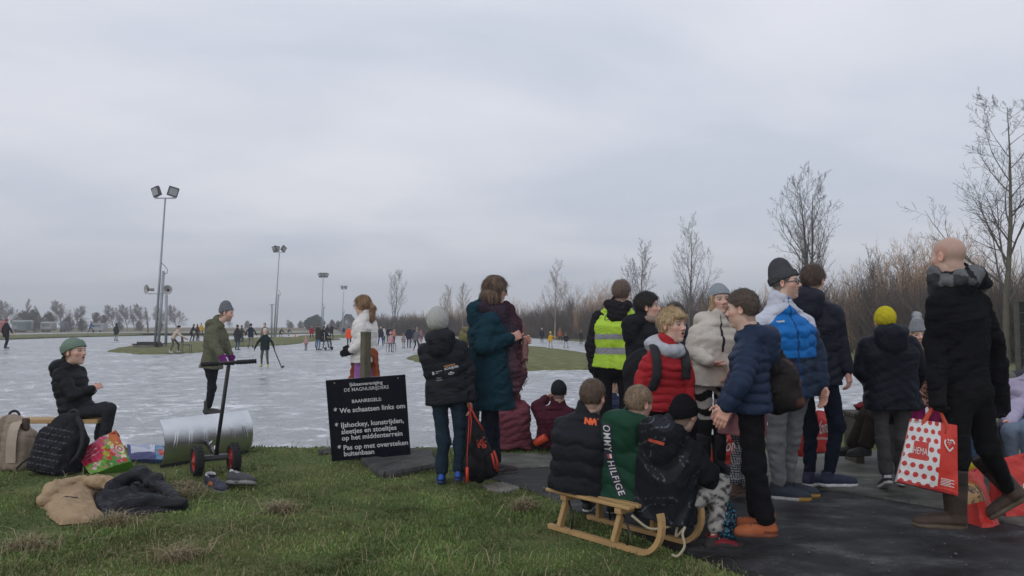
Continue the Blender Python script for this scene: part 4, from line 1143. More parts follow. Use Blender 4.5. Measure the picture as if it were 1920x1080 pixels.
        if colf is not None: c = colf(c, p)
        mesh_obj(name, v, q, M_knit, s.root, c)
        return s
    def hair(s, col, style='short', thick=0.035, seed=4, fr=0.30, fz=0.27, nape=-0.28, top=0.03, col2=None, fringe=False, under=False):
        """cap of hair down to a hairline plane, plus the style's longer pieces (head-local)"""
        a, b_ = np.array([fr, fz]), np.array([-0.13, nape]); d = (b_ - a) / np.linalg.norm(b_ - a); n = np.array([0, d[1], -d[0]]) 
        cap = ell((0, -0.055, 0.13 + top * 0.4), (0.325 + thick, 0.405 + thick, 0.37 + thick * 0.6 + top))
        cap = clip_plane(cap, (0, fr, fz), n)
        if style in ('short', 'fade'):
            earcut = uni(0.02, ell((0.36, 0.02, -0.06), (0.13, 0.13, 0.17)), ell((-0.36, 0.02, -0.06), (0.13, 0.13, 0.17)))
            cap = cut(cap, earcut, 0.03)
        fs = [cap]
        if fringe: fs.append(ell((0.02, 0.30, 0.27), (0.26, 0.10, 0.10)))
        if style == 'bob':
            fs = [uni(0.06, ell((0, -0.06, 0.12), (0.40, 0.48, 0.44)), ell((0, -0.14, -0.28), (0.46, 0.43, 0.42)))]
            fs = [cut(fs[0], ell((0, 0.56, -0.14), (0.31, 0.50, 0.50)), 0.03)]; fs = [cut(fs[0], boxs((0, 0.62, -0.45), (0.6, 0.44, 0.60), 0.1), 0.05)]
            fs = [clip_plane(fs[0], (0, 0, -0.58), (0, 0.25, 1))]
        if style == 'long':
            for sx in (-1, 1):
                fs.append(uni(0.04, seg((sx * 0.30, 0.10, 0.10), (sx * 0.33, 0.10, -0.35), 0.10, 0.11), seg((sx * 0.33, 0.10, -0.35), (sx * 0.30, 0.20, -0.95), 0.11, 0.06)))
        if style == 'ponytail':
            tie = np.array([0, -0.50, 0.10])
            fs += [seg((0, -0.38, 0.10), tie, 0.13, 0.07), seg(tie, tie + (0.0, -0.12, -0.25), 0.075, 0.15), seg(tie + (0.0, -0.12, -0.25), tie + (0.02, -0.04, -0.75), 0.15, 0.13), seg(tie + (0.02, -0.04, -0.75), tie + (0.03, 0.08, -1.10), 0.13, 0.04)]
        body_ = uni(0.05, *fs)
        wn = wrinkle(seed, 13, 0.016, (1.0, 1.0, 0.35)); wn2 = wrinkle(seed + 3, 45, 0.007, (1.0, 1.0, 0.25))
        if style in ('short', 'fade'): wn = wrinkle(seed, 16, 0.012, (1, 1, 0.6)); wn2 = wrinkle(seed + 3, 50, 0.004, (1, 1, 0.4))
        def strands(p):
            a = np.arctan2(p[:, 0], p[:, 1] + 0.1); return 0.006 * np.sin(a * 37 + 3 * np.sin(p[:, 2] * 6) + 2 * np.sin(a * 5))
        f = lambda P: (lambda p: body_(p) + wn(p) + wn2(p) + strands(p))(s.to_head(P)) * s.hh
        lo, hi = s.hc - 0.72 * s.hh, s.hc + 0.72 * s.hh
        if style in ('long', 'ponytail'):
            q_ = np.array([s.hl((x, y, -1.15)) for x in (-0.4, 0.4) for y in (-0.65, 0.3)]); lo = np.minimum(lo, q_.min(0)); hi = np.maximum(hi, q_.max(0))
        v, q = surface_nets(f, lo, hi, s.hh / (18 if s.lowres else 52))
        c = np.tile(np.asarray(col, float), (len(v), 1))
        if col2 is not None:
            p = s.to_head(v.astype(F32)); ang = np.arctan2(p[:, 0], p[:, 1])
            m_ = np.clip(0.5 + 0.5 * np.sin(ang * 31 + 5 * np.sin(ang * 7 + p[:, 2] * 3)), 0, 1) ** 2; c = c * (1 - m_[:, None]) + np.asarray(col2) * m_[:, None]
        if not s.lowres and len(v) and thick > 0.02:
            r = np.random.default_rng(seed + 40); tri = v[q]; nn = np.cross(tri[:, 2] - tri[:, 0], tri[:, 3] - tri[:, 1]); nn /= np.linalg.norm(nn, axis=1)[:, None] + 1e-9
            n_ = 5200 if style in ('long', 'bob', 'ponytail') else 4200; ii = r.integers(0, len(q), n_); p0 = tri[ii].mean(1) + r.normal(0, 0.002, (n_, 3)); nv = nn[ii]
            if style in ('short', 'fade'): fl = p0 - s.hl((0.03, -0.22, 0.52)); Ls = s.hh * (0.13 if style == 'short' else 0.06); lift = 0.28
            else: fl = np.tile(np.array([0, 0, -1.0]), (n_, 1)) + 0.22 * (p0 - s.hl((0, -0.05, 0.45))) / s.hh; Ls = s.hh * 0.26; lift = 0.04
            fl = fl + r.normal(0, 0.25 if style in ('short', 'fade') else 0.09, (n_, 3)) * np.linalg.norm(fl, axis=1)[:, None]; fl = fl - nv * (fl * nv).sum(1)[:, None]; fl /= np.linalg.norm(fl, axis=1)[:, None] + 1e-9
            sd = np.cross(fl, nv) * 0.0013; Lr = (Ls * r.uniform(0.5, 1.25, n_))[:, None]
            p1 = p0 + fl * Lr * 0.55 + nv * Lr * lift * 0.5; p2 = p0 + fl * Lr + nv * Lr * lift * r.uniform(0.2, 1.2, (n_, 1))
            SV = np.stack([p0 - sd, p0 + sd, p1 + sd * 0.8, p1 - sd * 0.8, p2], 1).reshape(-1, 3); i5 = np.arange(n_)[:, None] * 5 + len(v)
            cc = np.repeat(c[q[ii, 0]] * r.uniform(0.6, 1.6, (n_, 1)), 5, 0)
            mesh_obj('hair', np.concatenate([v, SV]), [np.concatenate([q, np.concatenate([i5, i5 + 1, i5 + 2, i5 + 3], 1)]), np.concatenate([i5 + 3, i5 + 2, i5 + 4], 1)], M_hair, s.root, np.concatenate([c, cc]))
            return s
        mesh_obj('hair', v, q, M_hair, s.root, c)
        return s
    def glasses(s, col=(0.02, 0.02, 0.02), r=0.0035):
        mb = MB(); 
        for sx in (-1, 1):
            a = np.linspace(0, 2 * math.pi, 25)
            mb.tube([s.hl((sx * 0.145 + 0.095 * math.cos(t), 0.40 + 0.0 * t - 0.02 * abs(math.cos(t)) * (1 if math.cos(t) * sx > 0 else 0), 0.005 + 0.062 * math.sin(t))) for t in a], r, 6, caps=False)
            mb.tube([s.hl((sx * 0.24, 0.385, 0.02)), s.hl((sx * 0.335, 0.18, 0.025)), s.hl((sx * 0.345, -0.04, 0.02))], r, 6)
        mb.tube([s.hl((-0.05, 0.405, 0.015)), s.hl((0, 0.42, 0.02)), s.hl((0.05, 0.405, 0.015))], r, 6)
        mb.build('glasses', surf('spectacle_frame', tuple(col), rough=0.35, var=0.05), s.root, smooth=True)
        return s
    def sdf_part(s, name, f, pts, h, mat, col, colf=None, pad=0.12):
        P = np.array(pts); v, q = surface_nets(f, P.min(0) - pad, P.max(0) + pad, h)
        c = np.tile(np.asarray(col, float), (len(v), 1))
        if colf is not None: c = colf(c, v)
        return mesh_obj(name, v, q, mat, s.root, c)
class WP:
    """a joint given directly in metres"""
    def __init__(s, w_, hh=0.23): s.w = np.asarray(w_, float); s.hh = hh

# ------------------------------------------------------------------ writing
def text_mesh(body, size, bold=0.0, align='LEFT', shear=0.0, spacing=1.0):
    cu = bpy.data.curves.new('writing', 'FONT'); cu.body = body; cu.size = size; cu.offset = bold; cu.align_x = align; cu.shear = shear; cu.space_character = spacing; cu.resolution_u = 3
    o = bpy.data.objects.new('writing', cu); COL.objects.link(o)
    dg = bpy.context.evaluated_depsgraph_get(); dg.update()
    me = bpy.data.meshes.new_from_object(o.evaluated_get(dg))
    V = np.array([v.co[:] for v in me.vertices]) if len(me.vertices) else np.zeros((0, 3)); F = [list(p.vertices) for p in me.polygons]
    bpy.data.objects.remove(o); bpy.data.curves.remove(cu); bpy.data.meshes.remove(me)
    return V, F
def flat_writing(lines, mat, parent, origin, ex, ey, name='lettering', lift=0.002):
    """lines: (text, x, y, size, bold[, align]) laid on a plane with axes ex, ey"""
    ex, ey = nrm(ex), nrm(ey); n = np.cross(ex, ey); VV, FF, o = [], [], 0
    for ln in lines:
        V, F = text_mesh(ln[0], ln[3], ln[4], ln[5] if len(ln) > 5 else 'LEFT', ln[6] if len(ln) > 6 else 0.0)
        if not len(V): continue
        VV.append(np.asarray(origin) + (V[:, :1] + ln[1]) * ex + (V[:, 1:2] + ln[2]) * ey + n * lift); FF += [[i + o for i in f] for f in F]; o += len(V)
    return mesh_obj(name, np.concatenate(VV), FF, mat, parent, smooth=False)
def wrap_shapes(shapes, surf_vq, mat, parent, origin, ex, ey, name='print', lift=0.003, n=None):
    """project flat shapes (V (n,2/3) and faces) along the plane normal on to a mesh"""
    v, q = surf_vq; bvh = BVHTree.FromPolygons([tuple(x) for x in v], [tuple(int(i) for i in f) for f in q])
    ex, ey = nrm(ex), nrm(ey); nn = np.cross(ex, ey) if n is None else nrm(n); VV, FF, o = [], [], 0
    for V, F in shapes:
        V = np.asarray(V, float)
        P = np.asarray(origin) + V[:, :1] * ex + V[:, 1:2] * ey + nn * 0.5
        out = []; miss = set()
        for i, p in enumerate(P):
            h = bvh.ray_cast(Vector(p), Vector(-nn))
            if h[0] is None: miss.add(i)
            out.append(np.array(h[0]) + np.array(nn) * lift if h[0] is not None else p - nn * 0.5)
        VV.append(np.array(out)); FF += [[i + o for i in f] for f in F if not miss.intersection(f)]; o += len(V)
    return mesh_obj(name, np.concatenate(VV), FF, mat, parent, smooth=False)
def rect_shape(x0, y0, x1, y1, nx=6, ny=6):
    g = np.array([[x0 + (x1 - x0) * i / nx, y0 + (y1 - y0) * j / ny, 0] for i in range(nx + 1) for j in range(ny + 1)])
    return g, [[i * (ny + 1) + j, (i + 1) * (ny + 1) + j, (i + 1) * (ny + 1) + j + 1, i * (ny + 1) + j + 1] for i in range(nx) for j in range(ny)]
# ================================================================== the people in front
K_ = np.array
BLK = (0.013, 0.014, 0.017)
# each figure's own look and pose
def skater_in_olive():
    p = Person('man in olive jacket, grey beanie and purple mittens skating behind the snow pusher', 11.4, 92, (425, 587, 30.5), (86, -8, 0), (408, 607), (397, 682),
               el=((424, 648, 0.15), (403, 650, -0.26)), wr=((431, 664, 0.12), (413, 664, -0.28)), kn=((396, 727, 0.1), (399, 727, -0.1)), an=((389, 764, 0.12), (391, 766, -0.08)), toe=(80, 95), sw=0.43, hw=0.34, H=1.76, gz=ICE)
    p.body(hair=(0.10, 0.06, 0.04), stubble=0.6, bare=(False, False))
    p.jacket((0.115, 0.118, 0.078), hem=0.06, th=0.035, arm=(0.082, 0.066, 0.05), hood='down', mat='cloth', fold=0.008, seed=3, flare=0.06)
    p.trousers((0.012, 0.013, 0.018), r=(0.085, 0.058, 0.045)).shoes((0.03, 0.03, 0.03), kind='skate')
    p.glove(0, (0.13, 0.02, 0.14), mitten=True).glove(1, (0.15, 0.025, 0.16), mitten=True)
    p.beanie((0.15, 0.16, 0.175), top=0.22, fold=False, slouch=0.05, colf=lambda c, q: c * (1 + 0.25 * np.sign(np.sin(q[:, 2] * 70)))[:, None])
def boy_on_plank():
    p = Person('boy in black puffer and sage green beanie seated on the plank bench end', 8.3, 100, (140, 660, 49), (98, 6, 0), (128, 682), (146, 772),
               el=((150, 738, 0.18), (138, 742, -0.19)), wr=((174, 733, 0.06), (173, 729, -0.08)), kn=((196, 765, 0.12), (205, 766, -0.06)), an=((186, 826, 0.14), (196, 826, -0.05)), toe=(95, 95), sw=0.36, hw=0.31, H=1.38)
    p.hdir = [K_([0.5, -0.5, 0.4]), K_([0.6, 0.5, 0.35])]
    p.body(hair=(0.25, 0.16, 0.09), mouth=0.7, curl=(0.9, 0.9)).jacket(BLK, hem=0.08, th=0.05, puff=(0.085, 0.011), arm=(0.092, 0.085, 0.06), hood='down', hs=1.5, seed=2, back=0.03, fold=0.007)
    p.trousers((0.026, 0.028, 0.033), r=(0.105, 0.090, 0.078), fold=0.010).shoes((0.03, 0.03, 0.035), kind='boot')
    p.beanie((0.17, 0.235, 0.19), foldw=0.28, top=-0.02, drop=0.03)
def ponytail_girl():
    p = Person('girl with a long wavy ponytail in white puffer jacket and purple trousers behind the post', 9.2, -72, (679, 573, 36), (-70, -3, 0), (685, 592), (683, 668),
               el=((681, 640, -0.22), (676, 640, 0.22)), wr=((659, 657, -0.22), (660, 650, 0.24)), kn=((674, 740), (692, 740)), an=((672, 806), (694, 806)), sw=0.38, hw=0.32, H=1.58, gz=ICE)
    p.hdir = [K_([-1.0, -0.1, -0.35]), None]
    p.body(hair=(0.28, 0.17, 0.09), bare=(False, False)).jacket((0.66, 0.64, 0.62), hem=0.07, th=0.04, puff=(0.095, 0.012), arm=(0.088, 0.075, 0.055), seed=4, fold=0.007)
    p.trousers((0.30, 0.13, 0.36), r=(0.095, 0.075, 0.085), low=1.1).shoes((0.03, 0.03, 0.03), kind='skate')
    p.glove(0, (0.015, 0.015, 0.018), curl=0.5).glove(1, (0.015, 0.015, 0.018))
    p.hair((0.20, 0.12, 0.065), 'ponytail', thick=0.045, col2=(0.36, 0.23, 0.13), nape=-0.30).glasses((0.10, 0.10, 0.11), 0.003)
    # rust coloured coat tied round her hips, hanging at the sides
    f = cut(uni(0.05, seg(p.B - p.ax * 0.02, p.B - p.ax * 0.30, 0.165, 0.20)), seg(p.B - p.ax * 0.2 + p.lat * -0.25, p.B - p.ax * 0.2 - p.lat * 0.9, 0.30, 0.4), 0.02)
    wn = wrinkle(8, 28, 0.012); g = lambda P: f(P) + wn(P)
    p.sdf_part('tied_coat', g, [p.B + 0.1, p.B - p.ax * 0.34], 0.012, M_cloth, (0.26, 0.075, 0.035), pad=0.25)
def boy_with_rink_jacket():
    p = Person('boy seen from behind in black padded jacket with printed sponsors and pale grey beanie', 6.4, 6, (821, 607, 50), (8, 2, 0), (828, 631), (840, 742),
               el=((807, 690, 0.1), (880, 693, 0.0)), wr=((824, 738, 0.22), (882, 748, -0.03)), kn=((832, 825), (864, 825)), an=((827, 889), (861, 884)), toe=(-6, 14), sw=0.37, hw=0.31, H=1.48)
    p.body(hair=(0.12, 0.08, 0.06)).jacket((0.014, 0.016, 0.021), hem=0.06, th=0.032, puff=(0.11, 0.005), arm=(0.080, 0.068, 0.052), hood='down', hs=1.2, seed=6, fold=0.010)
    wm = surf('jacket_print', (0.52, 0.52, 0.54), rough=0.6, var=0.1); om = surf('orange_print', (0.34, 0.15, 0.06), rough=0.6, var=0.1)
    o = W(839, 690, 6.15); e = nrm(np.array([1, 0, 0.22])); u = nrm(np.array([-0.22, 0, 1])); px = 6.15 / FPX
    sh = [text_mesh('B', 0.032, 0.002)]; 
    V, F = sh[0]; sh = [(V + K_([-34 * px, -8 * px, 0]), F)]
    for tx, x, y, sz, b in (('SCHUIJVER', -9, -4, 0.024, 0.0013), ('ijsbaan', -28, -17, 0.016, 0.0), ('vereniging', -29, -21, 0.012, 0.0), ('THE RINK', 0, -14, 0.014, 0.0)):
        V, F = text_mesh(tx, sz, b); 
        if tx == 'THE RINK': continue
        sh.append((V + K_([x * px, y * px, 0]), F))
    sh.append(rect_shape(-27 * px, -4 * px, -14 * px, -3.2 * px)); sh.append(rect_shape(-27 * px, -7 * px, -22 * px, -6.2 * px))
    a = np.linspace(0, 2 * math.pi, 17)[:-1]; em = np.array([[(2 + 6 * math.cos(t)) * px, (-12.5 + 2.4 * math.sin(t)) * px, 0] for t in a] + [[(2 + 4.6 * math.cos(t)) * px, (-12.5 + 1.4 * math.sin(t)) * px, 0] for t in a])
    sh.append((em, [[i, (i + 1) % 16, 16 + (i + 1) % 16, 16 + i] for i in range(16)])); sh.append(rect_shape(0.2 * px, -12.5 * px, 3.6 * px, -9.2 * px, 2, 2))
    [wrap_shapes([q_], p.jk, wm, p.root, o, e, u, 'lettering') for q_ in sh[:-2]]; [wrap_shapes([q_], p.jk, wm, p.root, o, e, u, 'emblem') for q_ in sh[-2:]]
    wrap_shapes([rect_shape(-9 * px, 1.5 * px, 13 * px, 4.3 * px)], p.jk, om, p.root, o, e, u, 'stripe')
    p.trousers((0.017, 0.030, 0.046), r=(0.088, 0.070, 0.066), fold=0.012, seed=12, low=1.05)
    p.shoes((0.02, 0.025, 0.035), sole=(0.03, 0.06, 0.22), colf=lambda c, q: np.where(((q[:, 1] < 0.06) & (q[:, 2] > 0.15))[:, None], (0.02, 0.10, 0.45), c))
    p.beanie((0.40, 0.41, 0.39), top=0.08, fold=False, drop=0.36, slouch=0.02, tiltf=0.02, tight=1.10)
def woman_teal():
    p = Person('woman in long teal coat with bobbed brown hair, glasses and plaid scarf', 6.8, 78, (930, 544, 50), (82, -8, 0), (913, 577), (919, 708),
               el=((938, 655, 0.25), (904, 652, -0.24)), wr=((970, 643, 0.0), (955, 636, -0.14)), kn=((925, 815, 0.1), (912, 815, -0.08)), an=((932, 872, 0.08), (908, 868, -0.12)), toe=(70, 60), sw=0.40, hw=0.37, H=1.70)
    p.hdir = [K_([0.8, -0.3, 0.25]), K_([0.8, 0.35, 0.35])]
    p.body(hair=(0.10, 0.06, 0.04), curl=(0.55, 0.8)).jacket((0.011, 0.036, 0.052), hem=0.27, th=0.045, arm=(0.090, 0.075, 0.058), hood='down', hs=1.15, mat='cloth', fold=0.008, seed=7, chest=1.06, ry=0.80, flare=0.02)
    p.trousers((0.017, 0.022, 0.036), r=(0.092, 0.064, 0.05)).shoes((0.05, 0.035, 0.04), sole=(0.12, 0.11, 0.10), kind='boot')
    p.hair((0.085, 0.052, 0.036), 'bob', col2=(0.19, 0.125, 0.085)).glasses((0.02, 0.015, 0.015), 0.0042)
    # big scarf: loops round the neck and hangs in front down to a fringed point
    fw, up, lt = K_([math.sin(R(85)), math.cos(R(85)), 0]), K_([0, 0, 1.0]), K_([0, 1.0, 0])
    n = p.N
    loop = uni(0.05, seg(n - fw * 0.07 - lt * 0.10 + up * 0.005, n + fw * 0.10 - lt * 0.09 - up * 0.06, 0.05, 0.07), seg(n + fw * 0.10 - lt * 0.09 - up * 0.06, W(955, 634, 6.74), 0.075, 0.075), seg(n - fw * 0.10 + lt * 0.11, n + fw * 0.16 + lt * 0.06 - up * 0.04, 0.055, 0.08), seg(n + fw * 0.16 + lt * 0.06 - up * 0.04, W(966, 630, 6.86), 0.08, 0.08))
    hang = uni(0.05, seg(W(956, 612, 6.76), W(957, 690, 6.76), 0.06, 0.065), seg(W(957, 690, 6.76), W(956, 730, 6.76), 0.065, 0.045), seg(W(968, 612, 6.84), W(975, 700, 6.84), 0.065, 0.055), seg(W(975, 700, 6.84), W(959, 760, 6.80), 0.05, 0.012))
    tail = uni(0.03, seg(W(985, 640, 6.76), W(984, 672, 6.76), 0.024, 0.026))
    wn = wrinkle(15, 30, 0.017, (1.6, 1.6, 0.5)); wn2 = wrinkle(16, 80, 0.004)
    cl = cut(loop, ell(p.hc, K_([0.32, 0.36, 0.5]) * p.hh, p.Rh), 0.01)
    f = uni(0.04, cl, hang, tail); g = lambda P: f(P) + wn(P) + wn2(P)
    def sc(c, v):
        pl, na, gr, ro = [K_(q) for q in ((0.055, 0.022, 0.032), (0.026, 0.029, 0.042), (0.075, 0.072, 0.085), (0.15, 0.062, 0.080))]
        r = np.random.default_rng(2); zt = W(0, 600, 6.75)[2]; xl = W(945, 0, 6.75)[0]; dz = np.clip((zt - v[:, 2]) / 0.75, 0, 1)[:, None]; dx = np.clip((v[:, 0] - xl) / 0.17 + 0.15 * np.sin(v[:, 2] * 9), 0, 1)[:, None]
        low = gr * (1 - dx) + ro * dx; mid = 0.5 + 0.5 * np.sin(dx * 7 + v[:, 2:3] * 5); top = pl * (1 - mid * 0.6) + na * mid * 0.6
        c[:] = top * (1 - dz ** 0.7) + low * dz ** 0.7; bnd = (np.sin(v[:, 2] * 16 + v[:, 0] * 6) > 0.75)[:, None] * 0.35; c[:] = c * (1 - bnd) + na * bnd
        c[:] = c * (0.55 + 0.9 * r.random((len(v), 1)))
        m = v[:, 0] > W(980, 650, 6.7)[0]; m &= v[:, 2] > W(0, 690, 6.7)[2]; c[m] = (0.25, 0.14, 0.135)
        return c
    p.sdf_part('scarf', g, [W(905, 570, 6.8), W(995, 765, 6.8), W(995, 765, 6.4)], 0.0085, M_knit, (0.1, 0.03, 0.05), sc, pad=0.10)
    mb = MB(); r = np.random.default_rng(3)
    e0, e1 = W(986, 705, 6.84), W(958, 764, 6.80)
    for i in range(46):
        a = e0 + (e1 - e0) * i / 45 + r.normal(0, 0.006, 3) - K_([0.03, 0, 0]) * (1 - abs(i / 22 - 1)); L_ = r.uniform(0.03, 0.065)
        mb.tube([a, a + K_([0.012 + r.normal(0, 0.006), r.normal(0, 0.008), -L_ * 0.6]), a + K_([0.010 + r.normal(0, 0.01), 0, -L_])], [0.0028, 0.0025, 0.0012], 4)
    for i in range(10):
        a = W(981 + i, 672, 6.72); mb.tube([a, a - K_([r.normal(0, 0.006), 0, r.uniform(0.03, 0.06)])], [0.003, 0.001], 4)
    mb.build('scarf_fringe', surf('scarf_yarn', (0.10, 0.045, 0.06), rough=0.9), p.root)
def vest_man():
    p = Person('marshal seen from behind in yellow safety vest with two grey bands over black jacket', 7.9, 14, (1166, 549, 43), (30, 6, 0), (1160, 574), (1152, 690),
               el=((1108, 648, 0.02), (1206, 645, 0.1)), wr=((1115, 694, 0.04), (1203, 690, 0.15)), kn=((1135, 765), (1174, 765)), an=((1133, 838), (1178, 838)), sw=0.47, hw=0.37, H=1.80)
    p.body(hair=(0.17, 0.12, 0.09), bare=(False, True)).jacket((0.020, 0.018, 0.022), hem=0.0, th=0.02, arm=(0.080, 0.068, 0.055), hood='down', hs=0.95, mat='cloth', seed=9, fold=0.009)
    zt, zb = W(1160, 573, 7.8)[2], W(1150, 690, 7.8)[2]
    def vc(c, i):
        z = i['z']; c[:] = (0.40, 0.62, 0.035)
        for y0, y1 in ((626, 637), (652, 664)):
            a, b = W(1150, y1, 7.75)[2], W(1150, y0, 7.75)[2]; c[(z > a) & (z < b)] = (0.24, 0.24, 0.27)
        return c
    p.jacket((0.4, 0.6, 0.04), hem=0.0, th=0.058, sleeves=(False, False), collar=False, colf=vc, mat=surf('vest_polyester', None, rough=0.55, var=0.06, bump=0.2, bscale=40), name='safety_vest', fold=0.007, seed=10, wide=0.985, chest=1.0)
    o = W(1139, 600, 7.5); sh = []
    V, F = text_mesh('De Magnus', 0.075, 0.0, shear=0.15); sh.append((V, F)); V, F = rect_shape(0.03, 0.062, 0.20, 0.066); V[:, 1] -= 0.08 * V[:, 0]; sh.append((V, F))
    [wrap_shapes([q_], p.jk, surf('marker_ink', (0.03, 0.04, 0.03), rough=0.7), p.root, o, K_([1, 0, -0.06]), K_([0.06, 0, 1]), 'lettering') for q_ in sh]
    p.trousers((0.013, 0.013, 0.016), r=(0.092, 0.068, 0.062)).shoes((0.02, 0.02, 0.02))
    p.glove(0, (0.016, 0.016, 0.018), curl=0.7)
    p.hair((0.155, 0.11, 0.085), 'short', thick=0.05, top=0.03, nape=-0.34)
def dark_haired_boy():
    p = Person('dark haired boy looking right, black coat with beige hood, beside the safety vest', 6.4, 75, (1215, 577, 51), (106, 6, 0), (1206, 604), (1206, 720),
               el=((1222, 665, 0.2), (1192, 668, -0.05)), wr=((1226, 715, 0.22), (1186, 718, -0.05)), kn=((1190, 815), (1206, 815)), an=((1190, 890), (1208, 890)), sw=0.37, hw=0.33, H=1.60)
    p.body(hair=(0.022, 0.017, 0.015), bare=(True, True), mouth=0.15, blush=1.3).jacket((0.016, 0.016, 0.020), hem=0.06, th=0.035, arm=(0.082, 0.07, 0.054), mat='cloth', seed=11, fold=0.008, hood='down', hs=1.2)
    M = np.stack([p.lat, p.fwd, p.ax], 1)
    f = cut(ell(p.N + p.ax * 0.02 + p.fwd * 0.02, K_([0.105, 0.115, 0.05]), M), ell(p.hc, K_([0.31, 0.37, 0.5]) * p.hh, p.Rh), 0.01); wn = wrinkle(5, 40, 0.006)
    p.sdf_part('hood_lining', lambda P: f(P) + wn(P), [p.N], 0.007, M_knit, (0.27, 0.20, 0.165), pad=0.2)
    p.trousers((0.014, 0.014, 0.018)).shoes((0.02, 0.02, 0.02))
    p.hair((0.020, 0.016, 0.015), 'short', thick=0.055, top=0.06, nape=-0.27)
def blond_boy():
    p = Person('blond boy in red quilted jacket with pale grey hood, facing the camera', 5.5, 152, (1262, 611, 62), (141, 3, 0), (1250, 650), (1247, 758),
               el=((1290, 712, 0.02), (1203, 712, -0.05)), wr=((1291, 760, -0.02), (1197, 768, -0.1)), kn=((1265, 850), (1232, 850)), an=((1268, 930), (1232, 930)), sw=0.37, hw=0.31, H=1.55)
    p.body(hair=(0.45, 0.32, 0.16), eye=(0.10, 0.13, 0.16), mouth=0.5, brow=(0.25, 0.16, 0.09)).jacket((0.34, 0.020, 0.026), hem=0.04, th=0.030, puff=(0.056, 0.012), arm=(0.072, 0.062, 0.050), seed=12, fold=0.006)
    M = np.stack([p.lat, p.fwd, p.ax], 1)
    f = uni(0.03, ell(p.N - p.fwd * 0.06 + p.ax * 0.015, K_([0.125, 0.095, 0.075]), M), ell(p.N + p.fwd * 0.06 - p.ax * 0.03, K_([0.10, 0.065, 0.055]), M), seg(p.N + p.lat * 0.09 - p.fwd * 0.06 + p.ax * 0.02, p.N + p.lat * 0.06 + p.fwd * 0.07 - p.ax * 0.02, 0.04, 0.035), seg(p.N - p.lat * 0.09 - p.fwd * 0.06 + p.ax * 0.02, p.N - p.lat * 0.06 + p.fwd * 0.07 - p.ax * 0.02, 0.04, 0.035))
    f2 = cut(f, uni(0.02, ell(p.hc, K_([0.33, 0.40, 0.50]) * p.hh, p.Rh), seg(p.N, p.hl((0, -0.03, -0.3)), 0.06, 0.07)), 0.012); wn = wrinkle(6, 38, 0.006)
    p.sdf_part('hood', lambda P: f2(P) + wn(P), [p.N], 0.007, M_cloth, (0.40, 0.42, 0.46), pad=0.24)
    p.trousers((0.014, 0.014, 0.018)).shoes((0.03, 0.03, 0.03))
    p.hair((0.42, 0.30, 0.16), 'short', thick=0.05, top=0.045, fringe=True, col2=(0.56, 0.43, 0.26), fz=0.22, nape=-0.25)
    return p
def hidden_boy():
    p = Person('person in dark navy coat almost hidden behind the blond boy', 7.1, 20, (1266, 594, 47), (25, 0, 0), (1276, 622), (1290, 722),
               el=((1262, 675), (1310, 675)), wr=((1268, 720, 0.1), (1312, 720)), kn=((1285, 800), (1300, 800)), an=((1284, 862), (1304, 862)), sw=0.40, hw=0.33, H=1.56)
    p.body(hair=(0.05, 0.04, 0.035)).jacket((0.02, 0.021, 0.034), hem=0.08, th=0.035, puff=(0.09, 0.006), seed=13).trousers((0.016, 0.016, 0.02)).shoes((0.03, 0.03, 0.03)).hair((0.05, 0.04, 0.033), 'short', thick=0.05, top=0.03)
def girl_cream():
    p = Person('girl with long fair hair in cream parka, light grey beanie and zebra striped leggings', 6.3, 163, (1349, 562, 52), (172, -2, 3), (1342, 600), (1338, 706),
               el=((1382, 655, 0.03), (1298, 657, -0.04)), wr=((1368, 692, -0.12), (1330, 678, -0.20)), kn=((1350, 795), (1322, 795)), an=((1350, 866), (1322, 864)), sw=0.40, hw=0.34, H=1.62)
    p.hdir = [None, K_([0.8, 0.2, -0.3])]
    p.body(hair=(0.30, 0.20, 0.12), eye=(0.08, 0.08, 0.09))
    def cc(c, i):
        m = (~i['arm']) & (np.abs(i['u'] - 0.02) < 0.055) & (i['v'] > 0.02) & (i['t'] > 0.45) & (i['t'] < 1.1); c[m] = (0.02, 0.02, 0.02); return c
    p.jacket((0.52, 0.475, 0.42), hem=0.07, th=0.042, puff=(0.14, 0.007), arm=(0.088, 0.074, 0.058), hood='down', hs=1.3, seed=14, fold=0.006, colf=cc)
    def zeb(c, i):
        P = i['P']; s = np.sin(P[:, 2] * 62 + 26 * P[:, 0] + 2.5 * np.sin(P[:, 0] * 22 + P[:, 2] * 9)); c[:] = np.where((s > 0.0)[:, None], (0.52, 0.49, 0.45), (0.015, 0.015, 0.015)); c[P[:, 2] < W(0, 788, 6.2)[2]] = (0.014, 0.014, 0.015); return c
    p.trousers((0.5, 0.5, 0.5), r=(0.09, 0.064, 0.056), colf=zeb, fold=0.004).shoes((0.016, 0.016, 0.018), kind='tall', sole=(0.02, 0.02, 0.02))
    p.hair((0.27, 0.175, 0.10), 'long', thick=0.01, top=-0.02, col2=(0.44, 0.31, 0.18)).beanie((0.26, 0.29, 0.32), top=0.06, foldw=0.2)
